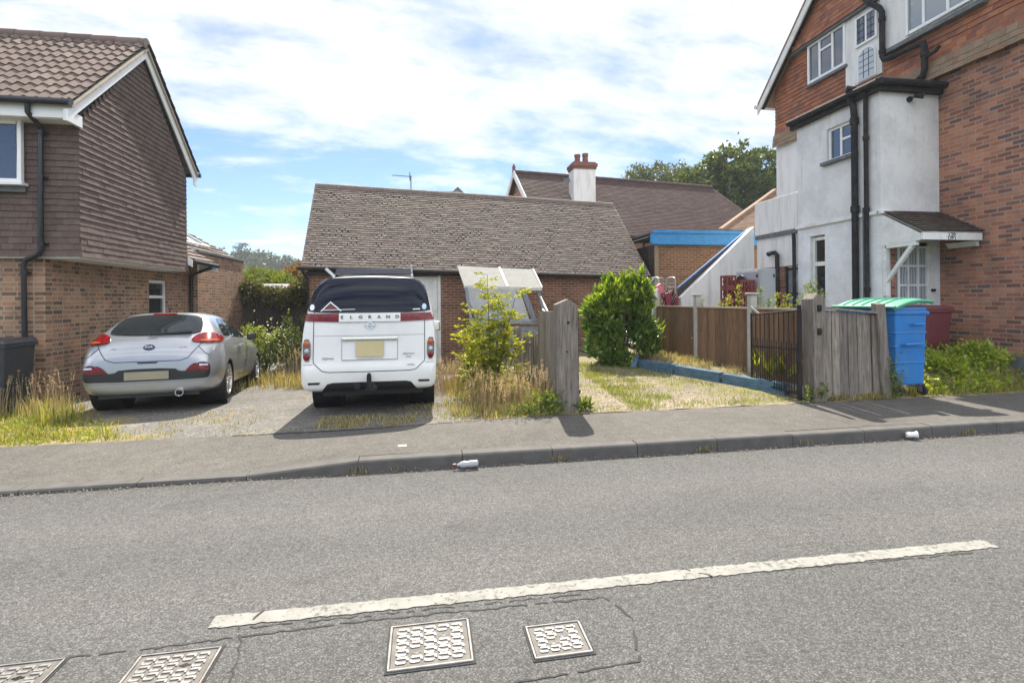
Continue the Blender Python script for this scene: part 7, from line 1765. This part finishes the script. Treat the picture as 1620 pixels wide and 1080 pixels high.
# trees behind the right-hand buildings
def tree(name, base, trunk_h, tr, blobs, n, mat, label, L, W, cat='tree', group=None, clumps=55, spread=.20):
    t = thing(name, label, cat, base, group); m1 = MB(); bx, by, bz = base
    m1.tube([(bx, by, bz - .5), (bx + .1, by, bz + trunk_h * .5), (bx, by + .1, bz + trunk_h)], [tr, tr * .75, tr * .55], 10)
    for (c, r_) in blobs:
        for j in range(3):
            e = np.array(c) + rng.normal(size=3) * np.array(r_) * .35; s_ = np.array([bx, by, bz + trunk_h * rng.uniform(.55, 1)])
            m_ = (s_ + e) / 2 + rng.normal(size=3) * .25; m1.tube([tuple(s_), tuple(m_), tuple(e)], [tr * .32, tr * .2, tr * .05], 5, cap=False)
    m1.build('trunk', BARK, t, recalc=False)
    P, A = shell_points(n, blobs, rng, clumps, spread, .5); leaf_mesh('crown', P, A, L, W, mat, t); return t
def blobs_px(lst, Y): return [((px2w(u, v, Y + dy).x, Y + dy, px2w(u, v, Y + dy).z), (r_, r_, r_ * .85)) for u, v, r_, dy in lst]
B1 = blobs_px([(1160, 262, 2.0, 0), (1125, 275, 1.7, .6), (1195, 268, 1.9, .4), (1222, 290, 1.7, 1), (1185, 300, 2.1, -.8), (1150, 300, 1.9, -.4), (1215, 325, 1.9, 0), (1175, 330, 1.9, .5), (1140, 325, 1.5, 0), (1110, 290, 1.2, 1), (1240, 310, 1.6, 1), (1100, 305, 1.5, 0), (1090, 285, 1.0, .5)], 36)
b = px2w(1180, 330, 36); tree('oak_tree', (b.x, 36.5, -.3), 7.0, .42, B1, 17000, L_OAK, 'big dark green tree rising behind the right-hand house', .34, .22)
B2 = blobs_px([(1040, 283, 1.7, 0), (1015, 278, 1.3, .5), (1065, 282, 1.6, .6), (1090, 288, 1.4, 0), (1040, 300, 2.0, 0), (1000, 285, .9, 0), (1085, 305, 1.8, 0), (1100, 290, 1.5, 0), (1065, 300, 1.8, .4)], 46)
b = px2w(1050, 300, 46); tree('ash_tree', (b.x, 46.5, -.3), 8.5, .34, B2, 8000, L_PALE, 'paler smaller tree behind the plum tiled roof', .34, .18)

# wooded hill far off
def hillz(x, y):
    d = sm((y - 70) / 190); s = 1 - .55 * sm((x + 78) / 60); return -.3 + 18.0 * d * s + 1.2 * math.sin(x * .05) * d
sheet('hill', np.linspace(-420, 120, 46), np.concatenate([np.linspace(55, 300, 40), np.linspace(330, 600, 6)]), hillz, FARGRASS)
def far_crown(r_, mat, n, seed):
    g = np.random.default_rng(seed); bl = [((g.normal() * r_ * .45, g.normal() * r_ * .45, r_ * (1.0 + g.uniform(-.35, .5))), (r_ * .62, r_ * .62, r_ * .55)) for _ in range(6)]
    P, A = shell_points(n, bl, g, 30, .28, .5); return P, A
protos = []
for k in range(3):
    t = thing('hill_tree', 'prototype', 'tree', (0, 0, 0), 'trees along the far hilltop'); P, A = far_crown(4.6, L_HILL, 2600, 40 + k)
    leaf_mesh('crown', P, A, .75, .55, L_HILL, t); m1 = MB(); m1.tube([(0, 0, -2), (0, 0, 4)], [.4, .25], 6); m1.build('trunk', BARK, t); protos.append(t)
spots = [(338, 398, 175, 1.0, 'leftmost rounded tree on the far hill, just above the brick parapet'), (352, 403, 180, .7, 'small tree beside the leftmost tree of the far hill'), (376, 404, 190, .8, 'low rounded far tree under the bare topped conifer'), (405, 402, 185, 1.25, 'highest broad tree on the far hill skyline'), (424, 406, 190, 1.1, 'broad far tree right of the highest one'), (442, 411, 190, 1.0, 'rounded far tree right of the middle of the hill skyline'), (458, 416, 195, .95, 'rounded far tree second from the garage'), (474, 420, 195, 1.0, 'far hill tree nearest the garage roof'), (390, 412, 170, .8, 'paler far tree below the highest one')]
for i, (u, v, Y, s, lb) in enumerate(spots):
    o = protos[i] if i < 3 else copy_tree(protos[i % 3]); p = px2w(u, v, Y); o.location = (p.x, p.y, p.z - 7.0 * s); o.scale = (s, s, s * .9); o.rotation_euler = (0, 0, i * 1.3); o['label'] = lb
p = px2w(382, 386, 185); t = thing('hill_pine', 'thin topped pine standing above the other trees of the far hill', 'tree', (p.x, 185, p.z - 9), None)
P, A = [], []
for k in range(5):
    c = np.array([p.x + rng.normal() * .9, 185 + rng.normal() * .8, p.z - 1.0 - k * 1.3 + .8]); m_ = 130; P.append(c + rng.normal(size=(m_, 3)) * np.array([.95, .9, .3])); A.append(rng.normal(size=(m_, 3)))
leaf_mesh('crown', np.concatenate(P), np.concatenate(A), .7, .3, L_HILL, t); mb = MB(); mb.tube([(p.x, 185, p.z - 14), (p.x, 185, p.z)], [.35, .08], 6); mb.build('trunk', BARK, t)
bl = []
for _ in range(150):
    Y = rng.uniform(95, 185); u = rng.uniform(250, 540); x_ = px2w(u, 440, Y).x; bl.append(((x_, Y, hillz(x_, Y) + rng.uniform(1.5, 3.2)), (rng.uniform(3, 4.6),) * 2 + (rng.uniform(2.4, 3.6),)))
P, A = shell_points(52000, bl, rng, 22, .3, .5)
tag(leaf_mesh('woodland', P, A, .75, .55, L_HILL), 'far woodland covering the lower slope of the hill', 'woodland', kind='stuff')

# ------------------------------------------------------------------ air
mb = MB(); mb.box(-905, 905, -305, 1505, -1.6, 36)
hz = mb.build('haze', None); hm = bpy.data.materials.new('thin_haze'); hm.use_nodes = True; nt = hm.node_tree; nt.nodes.clear()
vol = node(nt, 'ShaderNodeVolumePrincipled', {'Color': (.88, .93, 1.0, 1), 'Density': .0007, 'Anisotropy': .2})
ho = node(nt, 'ShaderNodeOutputMaterial'); nt.links.new(vol.outputs[0], ho.inputs['Volume'])
hz.data.materials.append(hm); tag(hz, 'thin summer haze over the valley and far hill', 'haze', kind='stuff')
